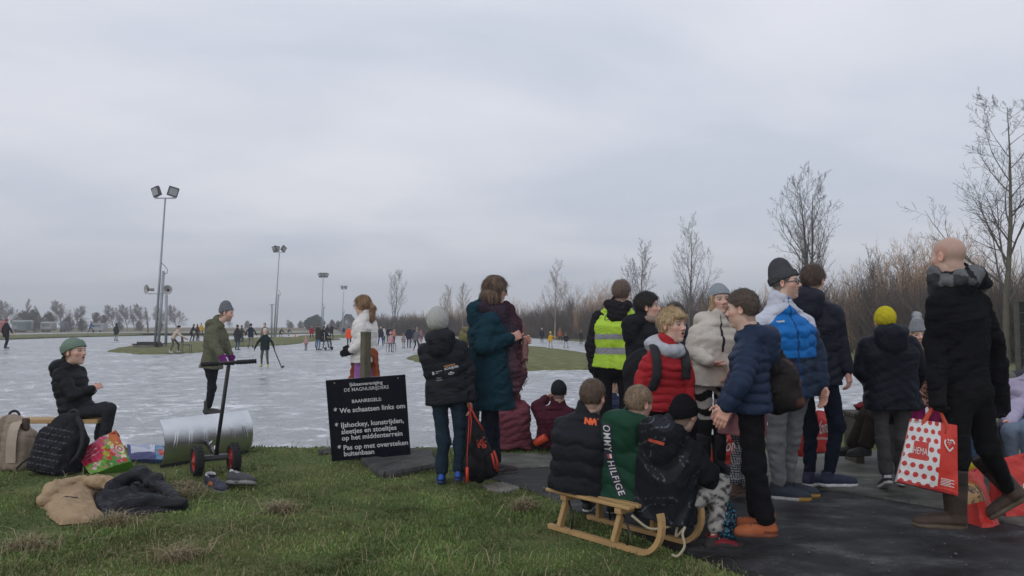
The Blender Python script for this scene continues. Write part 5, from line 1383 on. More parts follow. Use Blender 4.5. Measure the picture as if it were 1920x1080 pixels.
def boy_navy():
    p = Person('boy in navy quilted jacket and orange boots seen from the side, dark backpack on', 4.6, -72, (1391, 581, 67), (-62, -3, 0), (1404, 628), (1407, 752),
               el=((1387, 722, -0.24), (1380, 715, 0.2)), wr=((1364, 762, -0.22), (1356, 758, 0.12)), kn=((1413, 876, -0.06), (1416, 872, 0.08)), an=((1438, 982, -0.06), (1418, 968, 0.12)), toe=(-82, -95), sw=0.37, hw=0.31, H=1.54)
    p.body(hair=(0.07, 0.05, 0.038), shaved=0.5).jacket((0.018, 0.030, 0.062), hem=0.06, th=0.035, puff=(0.06, 0.013), arm=(0.088, 0.074, 0.056), hood='down', hs=1.25, seed=15, fold=0.007)
    p.trousers((0.009, 0.009, 0.011), r=(0.092, 0.080, 0.066), fold=0.010, seed=16, low=1.0)
    V, F = rect_shape(-0.011, -0.05, 0.011, 0.05); 
    a = np.linspace(0, 2 * math.pi, 21)[:-1]; V = np.array([[0.02 * math.cos(t), 0.02 * math.sin(t), 0] for t in a] + [[0.015 * math.cos(t), 0.015 * math.sin(t), 0] for t in a] + [[0, 0, 0]]); F = [[i, (i + 1) % 20, 20 + (i + 1) % 20, 20 + i] for i in range(20)]
    wrap_shapes([(V, F)], p.jk, surf('grey_badge', (0.16, 0.16, 0.15), rough=0.6), p.root, W(1391, 678, 4.2), K_([1, 0, 0]), K_([0, 0, 1]), 'badge', lift=0.004)
    def bt(c, q):
        c[(q[:, 2] > 0.30) & (q[:, 1] > 0.30) & (np.abs(q[:, 0]) < 0.06)] = (0.10, 0.04, 0.02)
        c[(q[:, 2] > 0.09) & (q[:, 2] < 0.16) & (q[:, 1] < 0.35)] = (0.16, 0.04, 0.018); return c
    p.shoes((0.34, 0.092, 0.032), sole=(0.17, 0.055, 0.03), kind='boot', colf=bt, size=1.04, lace=(0.06, 0.05, 0.04))
    p.hair((0.085, 0.062, 0.048), 'fade', thick=0.028, top=0.06, nape=-0.10, fz=0.26)
    return p
def man_blue():
    p = Person('man in grey beanie and glasses wearing a blue jacket with white shoulders', 5.5, 157, (1473, 531, 61), (122, 4, 0), (1463, 574), (1478, 722),
               el=((1531, 660, 0.06), (1422, 680, -0.12)), wr=((1541, 722, -0.02), (1436, 730, -0.2)), kn=((1483, 826, 0.08), (1456, 830, -0.05)), an=((1477, 905, 0.12), (1459, 912, -0.03)), toe=(118, 112), sw=0.46, hw=0.37, H=1.80)
    p.body(hair=(0.10, 0.09, 0.085), eye=(0.06, 0.08, 0.10), mouth=0.45, stubble=0.35)
    def cc(c, i):
        t, u, z = i['t'], i['u'], i['z']; z1, z2 = W(0, 618, 5.5)[2], W(0, 668, 5.5)[2]
        c[:] = (0.02, 0.032, 0.060)
        tr = ~i['arm']; zb = W(0, 672, 5.35)[2]; zw = W(0, 614, 5.4)[2]; um = np.abs(i['um'])
        c[tr & (z > zb)] = (0.012, 0.15, 0.46); c[tr & (z > zw + 0.035 + (0.17 - um) * 0.75)] = (0.50, 0.52, 0.60)
        sl = i['arm'] & (z > W(0, 612, 5.5)[2]); c[sl] = (0.50, 0.52, 0.60)
        c[tr & (np.abs(u) < 0.035) & (i['v'] > 0)] = (0.01, 0.05, 0.16)
        return c
    p.jacket((0.3, 0.3, 0.3), hem=0.09, th=0.035, puff=(0.085, 0.011), arm=(0.082, 0.070, 0.055), colf=cc, seed=17, fold=0.006, hemr=1.02)
    f = seg(p.N - p.ax * 0.02, p.N + p.ax * 0.025, 0.09, 0.083); f2 = cut(f, uni(0.01, ell(p.hc, K_([0.30, 0.37, 0.50]) * p.hh, p.Rh), seg(p.N, p.N + p.ax * 0.2, 0.06, 0.066)), 0.006)
    p.sdf_part('collar', f2, [p.N], 0.007, M_nylon, (0.014, 0.15, 0.45), colf=lambda c, v: np.where((((v - p.N) @ p.fwd) < 0.035)[:, None], (0.50, 0.52, 0.60), c), pad=0.2)
    V, F = text_mesh('icepeak', 0.02, 0.0008); wrap_shapes([(V, F)], p.jk, surf('white_print', (0.6, 0.6, 0.6), rough=0.6), p.root, W(1489, 604, 5.1), K_([1, 0.1, 0.06]), K_([-0.05, 0, 1]), 'lettering', n=K_([0.1, -1, 0]))
    p.trousers((0.165, 0.168, 0.178), r=(0.088, 0.062, 0.054), fold=0.010, seed=18)
    def sc(c, q):
        c[(q[:, 2] < 0.10) & (q[:, 1] > 0.72)] = (0.36, 0.20, 0.05); return c
    p.shoes((0.022, 0.030, 0.045), sole=(0.45, 0.45, 0.45), colf=sc, size=1.04)
    p.hair((0.11, 0.10, 0.095), 'short', thick=0.008, top=-0.02).beanie((0.065, 0.067, 0.074), top=0.26, slouch=0.07, foldw=0.2).glasses((0.13, 0.13, 0.14), 0.0036)
def man_navy():
    p = Person('tall man from behind in navy hooded jacket, slim dark jeans and white soled trainers', 6.1, 42, (1525, 526, 55), (50, 0, 0), (1516, 558), (1524, 708),
               el=((1480, 648, 0.25), (1573, 640, -0.1)), wr=((1486, 704, 0.28), (1588, 693, -0.12)), kn=((1520, 800, 0.1), (1570, 796, -0.1)), an=((1518, 890, 0.05), (1554, 890, -0.1)), toe=(55, 88), sw=0.46, hw=0.36, H=1.83)
    p.body(hair=(0.09, 0.06, 0.045), curl=(0.45, 0.7)).jacket((0.017, 0.019, 0.030), hem=0.05, th=0.032, puff=(0.13, 0.005), arm=(0.082, 0.068, 0.053), hood='down', hs=1.3, seed=19, fold=0.007)
    p.trousers((0.010, 0.014, 0.026), r=(0.088, 0.060, 0.046), fold=0.007, seed=20).shoes((0.018, 0.024, 0.055), sole=(0.60, 0.60, 0.62), size=1.05)
    p.hair((0.085, 0.058, 0.044), 'short', thick=0.04, top=0.04, nape=-0.26)
def child_yellow_hat():
    p = Person('child seen from behind in black parka, yellow hat and grey trousers', 6.1, 8, (1659, 603, 50), (4, -3, 0), (1664, 622), (1672, 742),
               el=((1614, 695, 0.05), (1728, 695, 0.02)), wr=((1640, 728, 0.26), (1712, 728, 0.26)), kn=((1655, 822), (1690, 820)), an=((1662, 893, 0.0), (1690, 893, 0.12)), toe=(6, 24), sw=0.40, hw=0.33, H=1.45)
    p.body(hair=(0.40, 0.28, 0.15)).jacket((0.011, 0.013, 0.021), hem=0.10, th=0.042, puff=(0.15, 0.005), arm=(0.092, 0.084, 0.060), hood='down', hs=1.3, seed=21, fold=0.010)
    p.trousers((0.060, 0.060, 0.064), r=(0.086, 0.066, 0.062), fold=0.010, seed=22)
    p.shoes((0.02, 0.02, 0.022), sole=(0.45, 0.45, 0.45), pitch=(-24, 0), colf=lambda c, q: np.where(((q[:, 2] > 0.2) & (q[:, 1] < 0.12))[:, None], (0.4, 0.4, 0.4), c))
    p.hair((0.38, 0.27, 0.15), 'short', thick=0.012, nape=-0.35, top=-0.02).beanie((0.50, 0.43, 0.028), top=0.03, fold=False, drop=0.42, tight=1.0)
def girl_leopard():
    p = Person('girl in leopard print jacket and grey pompom hat facing the camera beside the bald man', 6.6, 195, (1722, 630, 46), (196, 4, 0), (1730, 658), (1738, 745),
               el=((1758, 705), (1712, 705, -0.05)), wr=((1750, 735, -0.2), (1722, 735, -0.2)), kn=((1748, 815), (1728, 815)), an=((1750, 880), (1730, 880)), sw=0.34, hw=0.30, H=1.25)
    def lp(c, i):
        P = i['P']; n = np.sin(P[:, 0] * 85 + 2.0 * np.sin(P[:, 2] * 60)) * np.sin(P[:, 2] * 78 + 2.2 * np.sin(P[:, 0] * 52 + P[:, 1] * 70)); c[:] = (0.36, 0.19, 0.14); c[np.abs(n - 0.1) < 0.28] = (0.035, 0.02, 0.016); return c
    p.body(hair=(0.40, 0.28, 0.16)).jacket((0.3, 0.2, 0.15), hem=0.06, th=0.035, colf=lp, seed=23, arm=(0.08, 0.07, 0.055)).trousers((0.42, 0.035, 0.17), r=(0.09, 0.075, 0.07)).shoes((0.03, 0.03, 0.03), kind='boot')
    p.hair((0.38, 0.27, 0.16), 'long', thick=0.01, top=-0.02).beanie((0.21, 0.22, 0.235), top=0.24, foldw=0.2, pom=(0.34, 0.35, 0.37), drop=0.06)
def bald_man():
    p = Person('tall bald man in black coat striding away, checked grey scarf and brown leather boots', 4.75, -24, (1777, 482, 73), (-27, -3, 0), (1795, 530), (1810, 738),
               el=((1754, 648, -0.05), (1868, 652, 0.16)), wr=((1757, 726, -0.12), (1876, 738, 0.2)), kn=((1795, 862, -0.08), (1851, 838, 0.08)), an=((1787, 962, -0.08), (1893, 921, 0.30)), toe=(-78, -58), sw=0.43, hw=0.33, H=1.86)
    p.body(hair=(0.12, 0.08, 0.06), shaved=0.35, bare=(False, False)).jacket((0.009, 0.009, 0.011), hem=0.03, th=0.012, arm=(0.074, 0.060, 0.050), mat='cloth', seed=24, fold=0.009, ry=0.62)
    p.trousers((0.009, 0.009, 0.010), r=(0.098, 0.068, 0.044), fold=0.009, seed=25)
    def bt(c, q):
        c = c * (1 + 0.5 * (np.sin(q[:, 2] * 14 + q[:, 0] * 9) > 0.55))[:, None]; m = q[:, 2] > 0.92; c[m] = (0.028, 0.020, 0.015)
        c[(q[:, 2] > 0.86) & (q[:, 2] < 0.91)] = (0.012, 0.01, 0.009); return c
    p.shoes((0.040, 0.026, 0.019), sole=(0.11, 0.085, 0.06), kind='tall', colf=bt, size=1.05, pitch=(0, -38))
    p.glove(0, (0.014, 0.014, 0.016), curl=0.95).glove(1, (0.014, 0.014, 0.016), curl=0.8)
    n = p.N; hcv = p.hc; Mh = np.stack([p.lat, p.fwd, p.ax], 1)
    f = uni(0.03, ell(n + p.ax * 0.012, K_([0.128, 0.125, 0.062]), Mh), ell(n + p.ax * 0.055 + p.fwd * 0.02, K_([0.112, 0.118, 0.05]), Mh), seg(n + p.lat * 0.06 - p.fwd * 0.09 + p.ax * 0.05, n + p.lat * 0.17 - p.fwd * 0.05 - p.ax * 0.01, 0.05, 0.045), seg(n - p.lat * 0.08 + p.fwd * 0.08 + p.ax * 0.06, n - p.lat * 0.04 + p.fwd * 0.12 - p.ax * 0.10, 0.05, 0.05))
    f2 = cut(f, uni(0.02, ell(hcv, K_([0.31, 0.37, 0.5]) * p.hh, p.Rh), seg(n, p.hl((0, -0.05, -0.25)), 0.055, 0.068)), 0.01); wn = wrinkle(31, 36, 0.010, (1, 1, 2))
    def ck(c, v):
        q = v - n; a = np.arctan2(q @ p.lat, q @ p.fwd) * 2.1; b = (q @ p.ax) * 20 + (q @ p.lat) * 10
        m = (np.sin(a * 2.2) * np.sin(b * 1.25)) > 0.0; c[:] = (0.022, 0.024, 0.028); c[m] = (0.135, 0.142, 0.15); m2 = (np.sin(a * 2.2) > 0) & ~m; c[m2] = (0.045, 0.048, 0.052); return c
    p.sdf_part('scarf', lambda P: f2(P) + wn(P), [n], 0.008, M_knit, (0.1, 0.1, 0.1), ck, pad=0.28)
def sled_boys():
    p = Person('boy with short brown hair in black quilted jacket, back left end of the sled', 4.95, 22, (1112, 746, 62), (34, -6, 0), (1100, 774), (1087, 903),
               el=((1058, 860, 0.12), (1130, 860, 0.05)), wr=((1082, 892, 0.32), (1122, 892, 0.30)), kn=((1086, 896, 0.42), (1128, 898, 0.38)), an=((1102, 940, 0.55), (1148, 945, 0.50)), toe=(20, 30), sw=0.36, hw=0.32, H=1.46)
    p.body(hair=(0.10, 0.065, 0.045), shaved=0.7).jacket((0.013, 0.014, 0.018), hem=0.06, th=0.042, puff=(0.098, 0.011), arm=(0.088, 0.078, 0.06), seed=26, back=0.035, fold=0.006, hemr=0.97)
    om = surf('orange_logo', (0.75, 0.12, 0.03), rough=0.6, var=0.05)
    V, F = text_mesh('NW', 0.05, 0.004, spacing=0.8); wrap_shapes([(V, F)], p.jk, om, p.root, W(1103, 804, 4.6), K_([1, 0, -0.12]), K_([0.12, 0, 1]), 'logo')
    p.trousers((0.012, 0.012, 0.015), r=(0.086, 0.072, 0.06)).shoes((0.02, 0.02, 0.02), kind='boot').hair((0.10, 0.066, 0.046), 'fade', thick=0.036, top=0.04, nape=-0.26)
    # red lining at the hem
    p = Person('boy with light brown hair in dark green puffer coat with ribbon print, middle of sled', 4.85, 38, (1199, 758, 62), (58, -8, 0), (1184, 790), (1170, 918),
               el=((1146, 868, 0.16), (1214, 862, -0.02)), wr=((1190, 860, 0.34), (1222, 812, 0.16)), kn=((1200, 905, 0.42), (1232, 912, 0.34)), an=((1210, 958, 0.55), (1246, 962, 0.48)), toe=(35, 45), sw=0.36, hw=0.32, H=1.44)
    p.body(hair=(0.20, 0.14, 0.09), shaved=0.7, curl=(0.5, 0.9)).jacket((0.010, 0.047, 0.027), hem=0.09, th=0.042, puff=(0.115, 0.012), arm=(0.090, 0.078, 0.06), hood='down', hs=1.5, seed=28, back=0.035, fold=0.007)
    M = np.stack([p.lat, p.fwd, p.ax], 1); n = p.N; hd = uni(0.03, ell(n - p.fwd * 0.095 - p.ax * 0.01, K_([0.135, 0.085, 0.075]), M), ell(n - p.fwd * 0.115 - p.ax * 0.075, K_([0.115, 0.065, 0.085]), M), seg(n - p.fwd * 0.06 + p.lat * 0.10 + p.ax * 0.01, n + p.fwd * 0.07 + p.lat * 0.07 - p.ax * 0.01, 0.045, 0.03), seg(n - p.fwd * 0.06 - p.lat * 0.10 + p.ax * 0.01, n + p.fwd * 0.07 - p.lat * 0.07 - p.ax * 0.01, 0.045, 0.03))
    hc_ = cut(hd, uni(0.02, ell(p.hc, K_([0.34, 0.41, 0.5]) * p.hh, p.Rh), seg(n, p.hl((0, -0.05, -0.3)), 0.055, 0.07)), 0.015); hw_ = wrinkle(44, 30, 0.010)
    p.sdf_part('hood', lambda P: hc_(P) + hw_(P), [n], 0.0075, M_nylon, (0.011, 0.050, 0.029), pad=0.26)
    rb = surf('navy_ribbon', (0.016, 0.018, 0.035), rough=0.5); wt = surf('white_lettering', (0.58, 0.58, 0.58), rough=0.6, var=0.05)
    pa, pb = W(1152, 812, 4.55), W(1166, 880, 4.55); pc = W(1182, 946, 4.55)
    ctr = lambda t: (1 - t) ** 2 * W(1151, 810, 4.4) + 2 * t * (1 - t) * W(1151, 880, 4.4) + t * t * W(1182, 951, 4.4)
    o = ctr(0); ex, uz = K_([1, 0, 0]), K_([0, 0, 1.0])
    def curve_shape(V, w_off):
        """V: x along the ribbon 0..1 (downwards), y across (m, to the right)"""
        out = []
        for x, y in V[:, :2]:
            c0 = ctr(x); tg = nrm(ctr(min(x + 0.01, 1.01)) - ctr(x - 0.01)); nx = np.array([-tg[2], 0, tg[0]])
            q = c0 + nx * y - o; out.append([q @ ex, q @ uz, 0])
        return np.array(out)
    V, F = rect_shape(-0.01, -0.026, 1.0, 0.026, 40, 4)
    wrap_shapes([(curve_shape(V, 0), [f[::-1] for f in F])], p.jk, rb, p.root, o, ex, uz, 'ribbon', lift=0.004)
    sh = []; red = []
    Lr = np.linalg.norm(ctr(0.5) - ctr(0)) + np.linalg.norm(ctr(1) - ctr(0.5))
    for tx, x0, x1 in (('OMMY', 0.01, 0.40), ('HILFIGE', 0.53, 0.99)):
        V, F = text_mesh(tx, 0.05, 0.0004, spacing=1.15); V = V.copy(); V[:, 0] = x0 + (V[:, 0] - V[:, 0].min()) / (V[:, 0].max() - V[:, 0].min()) * (x1 - x0); V[:, 1] = (V[:, 1] - 0.018) * 1.05
        sh.append((curve_shape(V, 0), F))
    V, F = rect_shape(0.43, 0.0, 0.49, 0.012, 4, 2); sh.append((curve_shape(V, 0), F)); V, F = rect_shape(0.43, -0.012, 0.49, -0.001, 4, 2); red.append((curve_shape(V, 0), F))
    [wrap_shapes([q_], p.jk, wt, p.root, o, ex, uz, 'lettering', lift=0.011) for q_ in sh]; wrap_shapes(red, p.jk, surf('red_print', (0.45, 0.03, 0.04), rough=0.6), p.root, o, ex, uz, 'print', lift=0.011)
    p.trousers((0.012, 0.014, 0.02), r=(0.086, 0.072, 0.06)).shoes((0.02, 0.02, 0.02), kind='boot').hair((0.20, 0.14, 0.09), 'fade', thick=0.036, top=0.04, nape=-0.24, col2=(0.28, 0.2, 0.13))
    p = Person('boy in black jacket, black beanie and grey camouflage trousers, right end of sled', 4.62, 52, (1283, 778, 63), (50, -6, 0), (1262, 808), (1246, 948),
               el=((1245, 890, 0.25), (1324, 886, -0.1)), wr=((1300, 910, 0.3), (1340, 918, 0.06)), kn=((1335, 912, 0.34), (1352, 907, 0.0)), an=((1300, 1000, 0.42), (1338, 1010, -0.02)), toe=(60, 80), sw=0.37, hw=0.34, H=1.46)
    def cc(c, i):
        P = i['P']; 
        m = (~i['arm']) & (np.abs(np.sin(P[:, 0] * 27 + 3.0 * np.sin(P[:, 2] * 17 + P[:, 0] * 5)) * np.sin(P[:, 2] * 21 + 2 * np.sin(P[:, 0] * 13)) - 0.5) < 0.035) & (i['v'] < 0); c[m] = (0.075, 0.08, 0.09)
        m = (np.sin(P[:, 2] * 21 + 5 * np.sin(P[:, 0] * 9)) > 0.72) & (i['v'] < 0) & ~i['arm']; c[m] = c[m] * 2.0
        return c
    p.body(hair=(0.1, 0.07, 0.05), bare=(True, False)).jacket((0.012, 0.013, 0.016), hem=0.07, th=0.040, arm=(0.094, 0.086, 0.066), hood='down', hs=1.6, mat='cloth', seed=30, back=0.035, fold=0.011, colf=cc)
    V, F = rect_shape(-0.05, -0.012, 0.03, 0.006); wrap_shapes([(V, F)], p.jk, surf('red_lining', (0.42, 0.06, 0.03), rough=0.7), p.root, W(1244, 836, 4.3), K_([1, 0, -0.2]), K_([0.2, 0, 1]), 'lining')
    def camo(c, i):
        P = i['P']; n = np.sin(P[:, 0] * 75 + 2.5 * np.sin(P[:, 2] * 60)) + np.sin(P[:, 2] * 120 + 3 * np.sin(P[:, 0] * 50 + P[:, 1] * 40)) + 0.6 * np.sin(P[:, 1] * 90 + P[:, 2] * 70)
        c[:] = (0.34, 0.33, 0.31); c[n > 0.35] = (0.17, 0.165, 0.16); c[n > 1.0] = (0.055, 0.055, 0.055); return c
    p.trousers((0.3, 0.3, 0.3), r=(0.086, 0.074, 0.060), low=0.8, colf=camo, fold=0.009, seed=33)
    def sc(c, q):
        m = (np.abs(q[:, 2] - 0.17 - 0.10 * np.sin(q[:, 1] * 4)) < 0.04) & (q[:, 1] > 0.2) & (q[:, 1] < 0.75); c[m] = (0.20, 0.012, 0.02); c[(q[:, 2] > 0.36)] = (0.22, 0.015, 0.02); return c
    p.shoes((0.03, 0.024, 0.024), sole=(0.035, 0.035, 0.035), colf=sc, lace=(0.5, 0.48, 0.44), size=1.15).glove(1, (0.016, 0.018, 0.022), curl=0.9)
    p.hair((0.1, 0.07, 0.05), 'short', nape=-0.32, thick=0.008, top=-0.02).beanie((0.010, 0.010, 0.012), top=0.08, foldw=0.3, drop=0.10)
def seated_by_ice():
    p = Person('person in faded maroon hoodie sitting at the ice edge, head behind the scarf', 8.15, -5, (953, 716, 40), (-5, -15, 0), (953, 745), (955, 826),
               el=((930, 790, 0.1), (984, 788, 0.1)), wr=((940, 808, 0.4), (975, 808, 0.4)), kn=((938, 790, 0.45), (974, 790, 0.45)), an=((938, 836, 0.7), (976, 836, 0.7)), sw=0.37, hw=0.36, H=1.55, gz=-0.02)
    p.body(hair=(0.1, 0.07, 0.05)).jacket((0.165, 0.050, 0.068), hem=0.07, th=0.05, arm=(0.085, 0.078, 0.055), mat='cloth', seed=34, fold=0.012, back=0.05, hood='down').trousers((0.03, 0.03, 0.035)).shoes((0.03, 0.03, 0.03)).hair((0.1, 0.07, 0.05), 'short')
    p = Person('person in dark maroon sweater and black beanie sitting at the ice edge, hand raised', 8.1, 6, (1048, 736, 40), (10, -10, 0), (1046, 760), (1046, 824),
               el=((1007, 764, 0.08), (1083, 790, 0.1)), wr=((1022, 748, 0.24), (1068, 805, 0.35)), kn=((1020, 788, 0.45), (1068, 790, 0.45)), an=((1022, 834, 0.7), (1068, 834, 0.7)), sw=0.40, hw=0.36, H=1.62, gz=-0.02)
    p.hdir = [K_([0.9, 0.2, 0.15]), None]
    p.body(hair=(0.08, 0.05, 0.04)).jacket((0.070, 0.016, 0.028), hem=0.07, th=0.045, arm=(0.086, 0.076, 0.052), mat='cloth', seed=35, fold=0.010, back=0.03).trousers((0.10, 0.105, 0.07)).shoes((0.03, 0.03, 0.03)).hair((0.08, 0.05, 0.04), 'short', nape=-0.40, thick=0.008, top=-0.02).beanie((0.026, 0.028, 0.033), top=0.05, fold=False, drop=0.13)
    p = Person('person in olive hooded coat mostly hidden behind the teal coat', 8.9, 25, (876, 634, 36), (20, 0, 0), (878, 658), (880, 736),
               el=((862, 700), (900, 700)), wr=((866, 735, 0.1), (902, 735)), kn=((874, 785), (890, 785)), an=((872, 815), (892, 815)), sw=0.40, hw=0.34, H=1.5, gz=ICE)
    p.body(hair=(0.05, 0.04, 0.03)).jacket((0.17, 0.155, 0.075), hem=0.15, th=0.04, hood='up', mat='cloth', seed=36).trousers((0.03, 0.03, 0.035)).shoes((0.03, 0.03, 0.03), kind='skate').hair((0.05, 0.04, 0.03), 'short')
    p = Person('small child in patterned leggings and pink coat hidden behind the navy jacket', 5.9, -160, (1397, 690, 46), (-160, 0, 0), (1394, 722), (1392, 795),
               el=((1374, 760, -0.1), (1412, 760)), wr=((1362, 785, -0.15), (1412, 790)), kn=((1382, 855), (1400, 855)), an=((1378, 910, -0.05), (1392, 915)), toe=(-150, -120), sw=0.30, hw=0.28, H=1.12)
    def pat(c, i):
        P = i['P']; n = np.sin(P[:, 0] * 190 + P[:, 2] * 30) * np.sin(P[:, 2] * 170); c[:] = (0.02, 0.022, 0.03); c[np.abs(n) > 0.42] = (0.32, 0.32, 0.33); return c
    p.body(hair=(0.2, 0.14, 0.09)).jacket((0.30, 0.13, 0.14), hem=0.08, th=0.04, mat='nylon', seed=37).trousers((0.1, 0.1, 0.1), r=(0.085, 0.075, 0.07), colf=pat).shoes((0.075, 0.042, 0.028), sole=(0.15, 0.11, 0.08), kind='boot').hair((0.2, 0.14, 0.09), 'short')
    p = Person('child with black cap in dark blue jacket standing on the ice behind the marshal', 8.9, 130, (1153, 720, 34), (110, -10, 0), (1150, 742), (1150, 785),
               el=((1140, 765, -0.1), (1168, 765)), wr=((1158, 770, -0.15), (1172, 770, -0.1)), kn=((1146, 808), (1164, 808)), an=((1145, 829), (1166, 829)), sw=0.30, hw=0.28, H=0.92, gz=ICE)
    p.body(hair=(0.04, 0.03, 0.03)).jacket((0.02, 0.03, 0.07), hem=0.05, th=0.04, seed=38).trousers((0.05, 0.09, 0.17)).shoes((0.03, 0.03, 0.03), kind='skate').beanie((0.012, 0.012, 0.014))
def at_benches():
    p = Person('person in dark clothes and black boots sitting on the rear bench behind the yellow hat', 7.3, -130, (1672, 655, 44), (-150, 0, 0), (1672, 690), (1664, 772),
               el=((1650, 740), (1696, 740)), wr=((1645, 765, -0.2), (1690, 770, -0.2)), kn=((1625, 780, -0.25), (1640, 782, -0.35)), an=((1598, 838, -0.2), (1622, 838, -0.35)), toe=(-95, -110), sw=0.42, hw=0.36, H=1.7)
    p.body(hair=(0.1, 0.07, 0.05)).jacket((0.02, 0.018, 0.016), hem=0.1, th=0.04, mat='cloth', seed=39).trousers((0.024, 0.019, 0.015), r=(0.095, 0.08, 0.075)).shoes((0.015, 0.015, 0.015), kind='boot', sole=(0.02, 0.02, 0.02)).hair((0.1, 0.07, 0.05), 'short')
    p = Person('person in light blue jeans sitting behind the bald man, body hidden', 6.5, 150, (1806, 672, 48), (150, 0, 0), (1808, 706), (1814, 790),
               el=((1835, 750), (1788, 750)), wr=((1838, 780, -0.2), (1800, 780, -0.2)), kn=((1850, 792, -0.5), (1815, 792, -0.5)), an=((1873, 868, -0.45), (1822, 866, -0.4)), sw=0.36, hw=0.33, H=1.5)
    p.body(hair=(0.2, 0.14, 0.09)).jacket((0.09, 0.03, 0.04), hem=0.06, th=0.04, seed=40).trousers((0.055, 0.095, 0.17), r=(0.09, 0.075, 0.068), fold=0.009).shoes((0.03, 0.03, 0.03)).hair((0.2, 0.14, 0.09), 'long')
    p = Person('person in lilac puffer jacket and pale jeans sitting at the right edge', 6.4, -140, (1948, 668, 50), (-140, 0, 0), (1940, 706), (1935, 792),
               el=((1903, 765, -0.12), (1965, 760)), wr=((1892, 792, -0.35), (1950, 792, -0.35)), kn=((1893, 808, -0.5), (1925, 808, -0.55)), an=((1898, 858, -0.45), (1928, 862, -0.5)), sw=0.40, hw=0.35, H=1.5)
    p.body(hair=(0.2, 0.14, 0.09)).jacket((0.36, 0.32, 0.44), hem=0.06, th=0.05, puff=(0.085, 0.012), arm=(0.10, 0.092, 0.066), seed=41).trousers((0.14, 0.18, 0.24), r=(0.09, 0.07, 0.06)).shoes((0.10, 0.10, 0.10)).hair((0.2, 0.14, 0.09), 'long')
FRONT = [skater_in_olive, boy_on_plank, ponytail_girl, boy_with_rink_jacket, woman_teal, vest_man, dark_haired_boy, blond_boy, hidden_boy, girl_cream, boy_navy, man_blue, man_navy, child_yellow_hat, girl_leopard, bald_man, sled_boys, seated_by_ice, at_benches]
for fn in FRONT: fn()
# ================================================================== things on the bank and the landing
M_blackmetal = surf('black_steel', (0.012, 0.012, 0.013), rough=0.45, var=0.2, bump=0.05, spec=0.4)
M_zinc = surf('galvanised_steel', (0.62, 0.64, 0.66), rough=0.30, metal=1.0, var=0.14, vscale=3, bump=0.05)
M_zinc_pole = surf('weathered_zinc', (0.30, 0.32, 0.35), rough=0.55, metal=0.35, var=0.12, vscale=2)
M_rubber = surf('black_rubber', (0.016, 0.016, 0.017), rough=0.85, var=0.2, bump=0.3, bscale=90)
M_red = surf('red_plastic', (0.42, 0.02, 0.02), rough=0.45, var=0.08)
M_pine = surf('pale_pine', (0.42, 0.265, 0.115), rough=0.6, var=0.18, vscale=5, bump=0.12, bscale=40, coords='Generated')
M_oldwood = surf('grey_green_post', (0.115, 0.105, 0.072), rough=0.9, var=0.35, vscale=6, bump=0.7, bscale=30)
M_bag = surf('woven_plastic', None, rough=0.45, var=0.06, vscale=12, bump=0.15, bscale=35, spec=0.35)
M_canvas = surf('canvas', None, rough=0.85, var=0.14, vscale=14, bump=0.25, bscale=120, spec=0.15)
M_stone = ramp_mat('grey_stone', 5, [(0.3, (0.045, 0.045, 0.044)), (0.7, (0.10, 0.10, 0.095))], bump=0.7, bscale=30)
M_conc = ramp_mat('concrete', 4, [(0.3, (0.12, 0.115, 0.10)), (0.7, (0.22, 0.21, 0.19))], bump=0.5, bscale=25)
def sdf_obj(name, f, lo, hi, h, mat, col, parent=None, colf=None):
    v, q = surface_nets(f, lo, hi, h); c = np.tile(np.asarray(col, float), (len(v), 1))
    if colf is not None: c = colf(c, v)
    o = mesh_obj(name, v, q, mat, parent, c); return o, (v, q)

def plank_bench():
    Y = 8.3; a, b = W(-60, 781, Y), W(194, 787, Y); zt = 0.295
    t = thing('plank_bench', (a[0], Y, 0), 'long pale plank bench under the boy with the green beanie', 'bench')
    mb = MB(); mb.bar((a[0], Y, zt), (b[0], Y, zt), 0.24, 0.045, bev=0.006); mb.build('seat', M_pine, t)
    for x in (W(125, 0, Y)[0], W(-40, 0, Y)[0]):
        for s in (-1, 1):
            mb = MB(); mb.bar((x, Y + s * 0.05, zt - 0.02), (x + 0.02, Y + s * 0.13, -0.03), 0.05, 0.05, up=(1, 0, 0)); mb.build('leg', surf('dark_bench_leg', (0.03, 0.025, 0.022), rough=0.8), t)
    mb = MB(); x = W(140, 0, Y)[0]; mb.box((x, Y, zt - 0.045), (0.03, 0.10, 0.022), bev=0.004); mb.build('bracket', M_pine, t)
plank_bench()

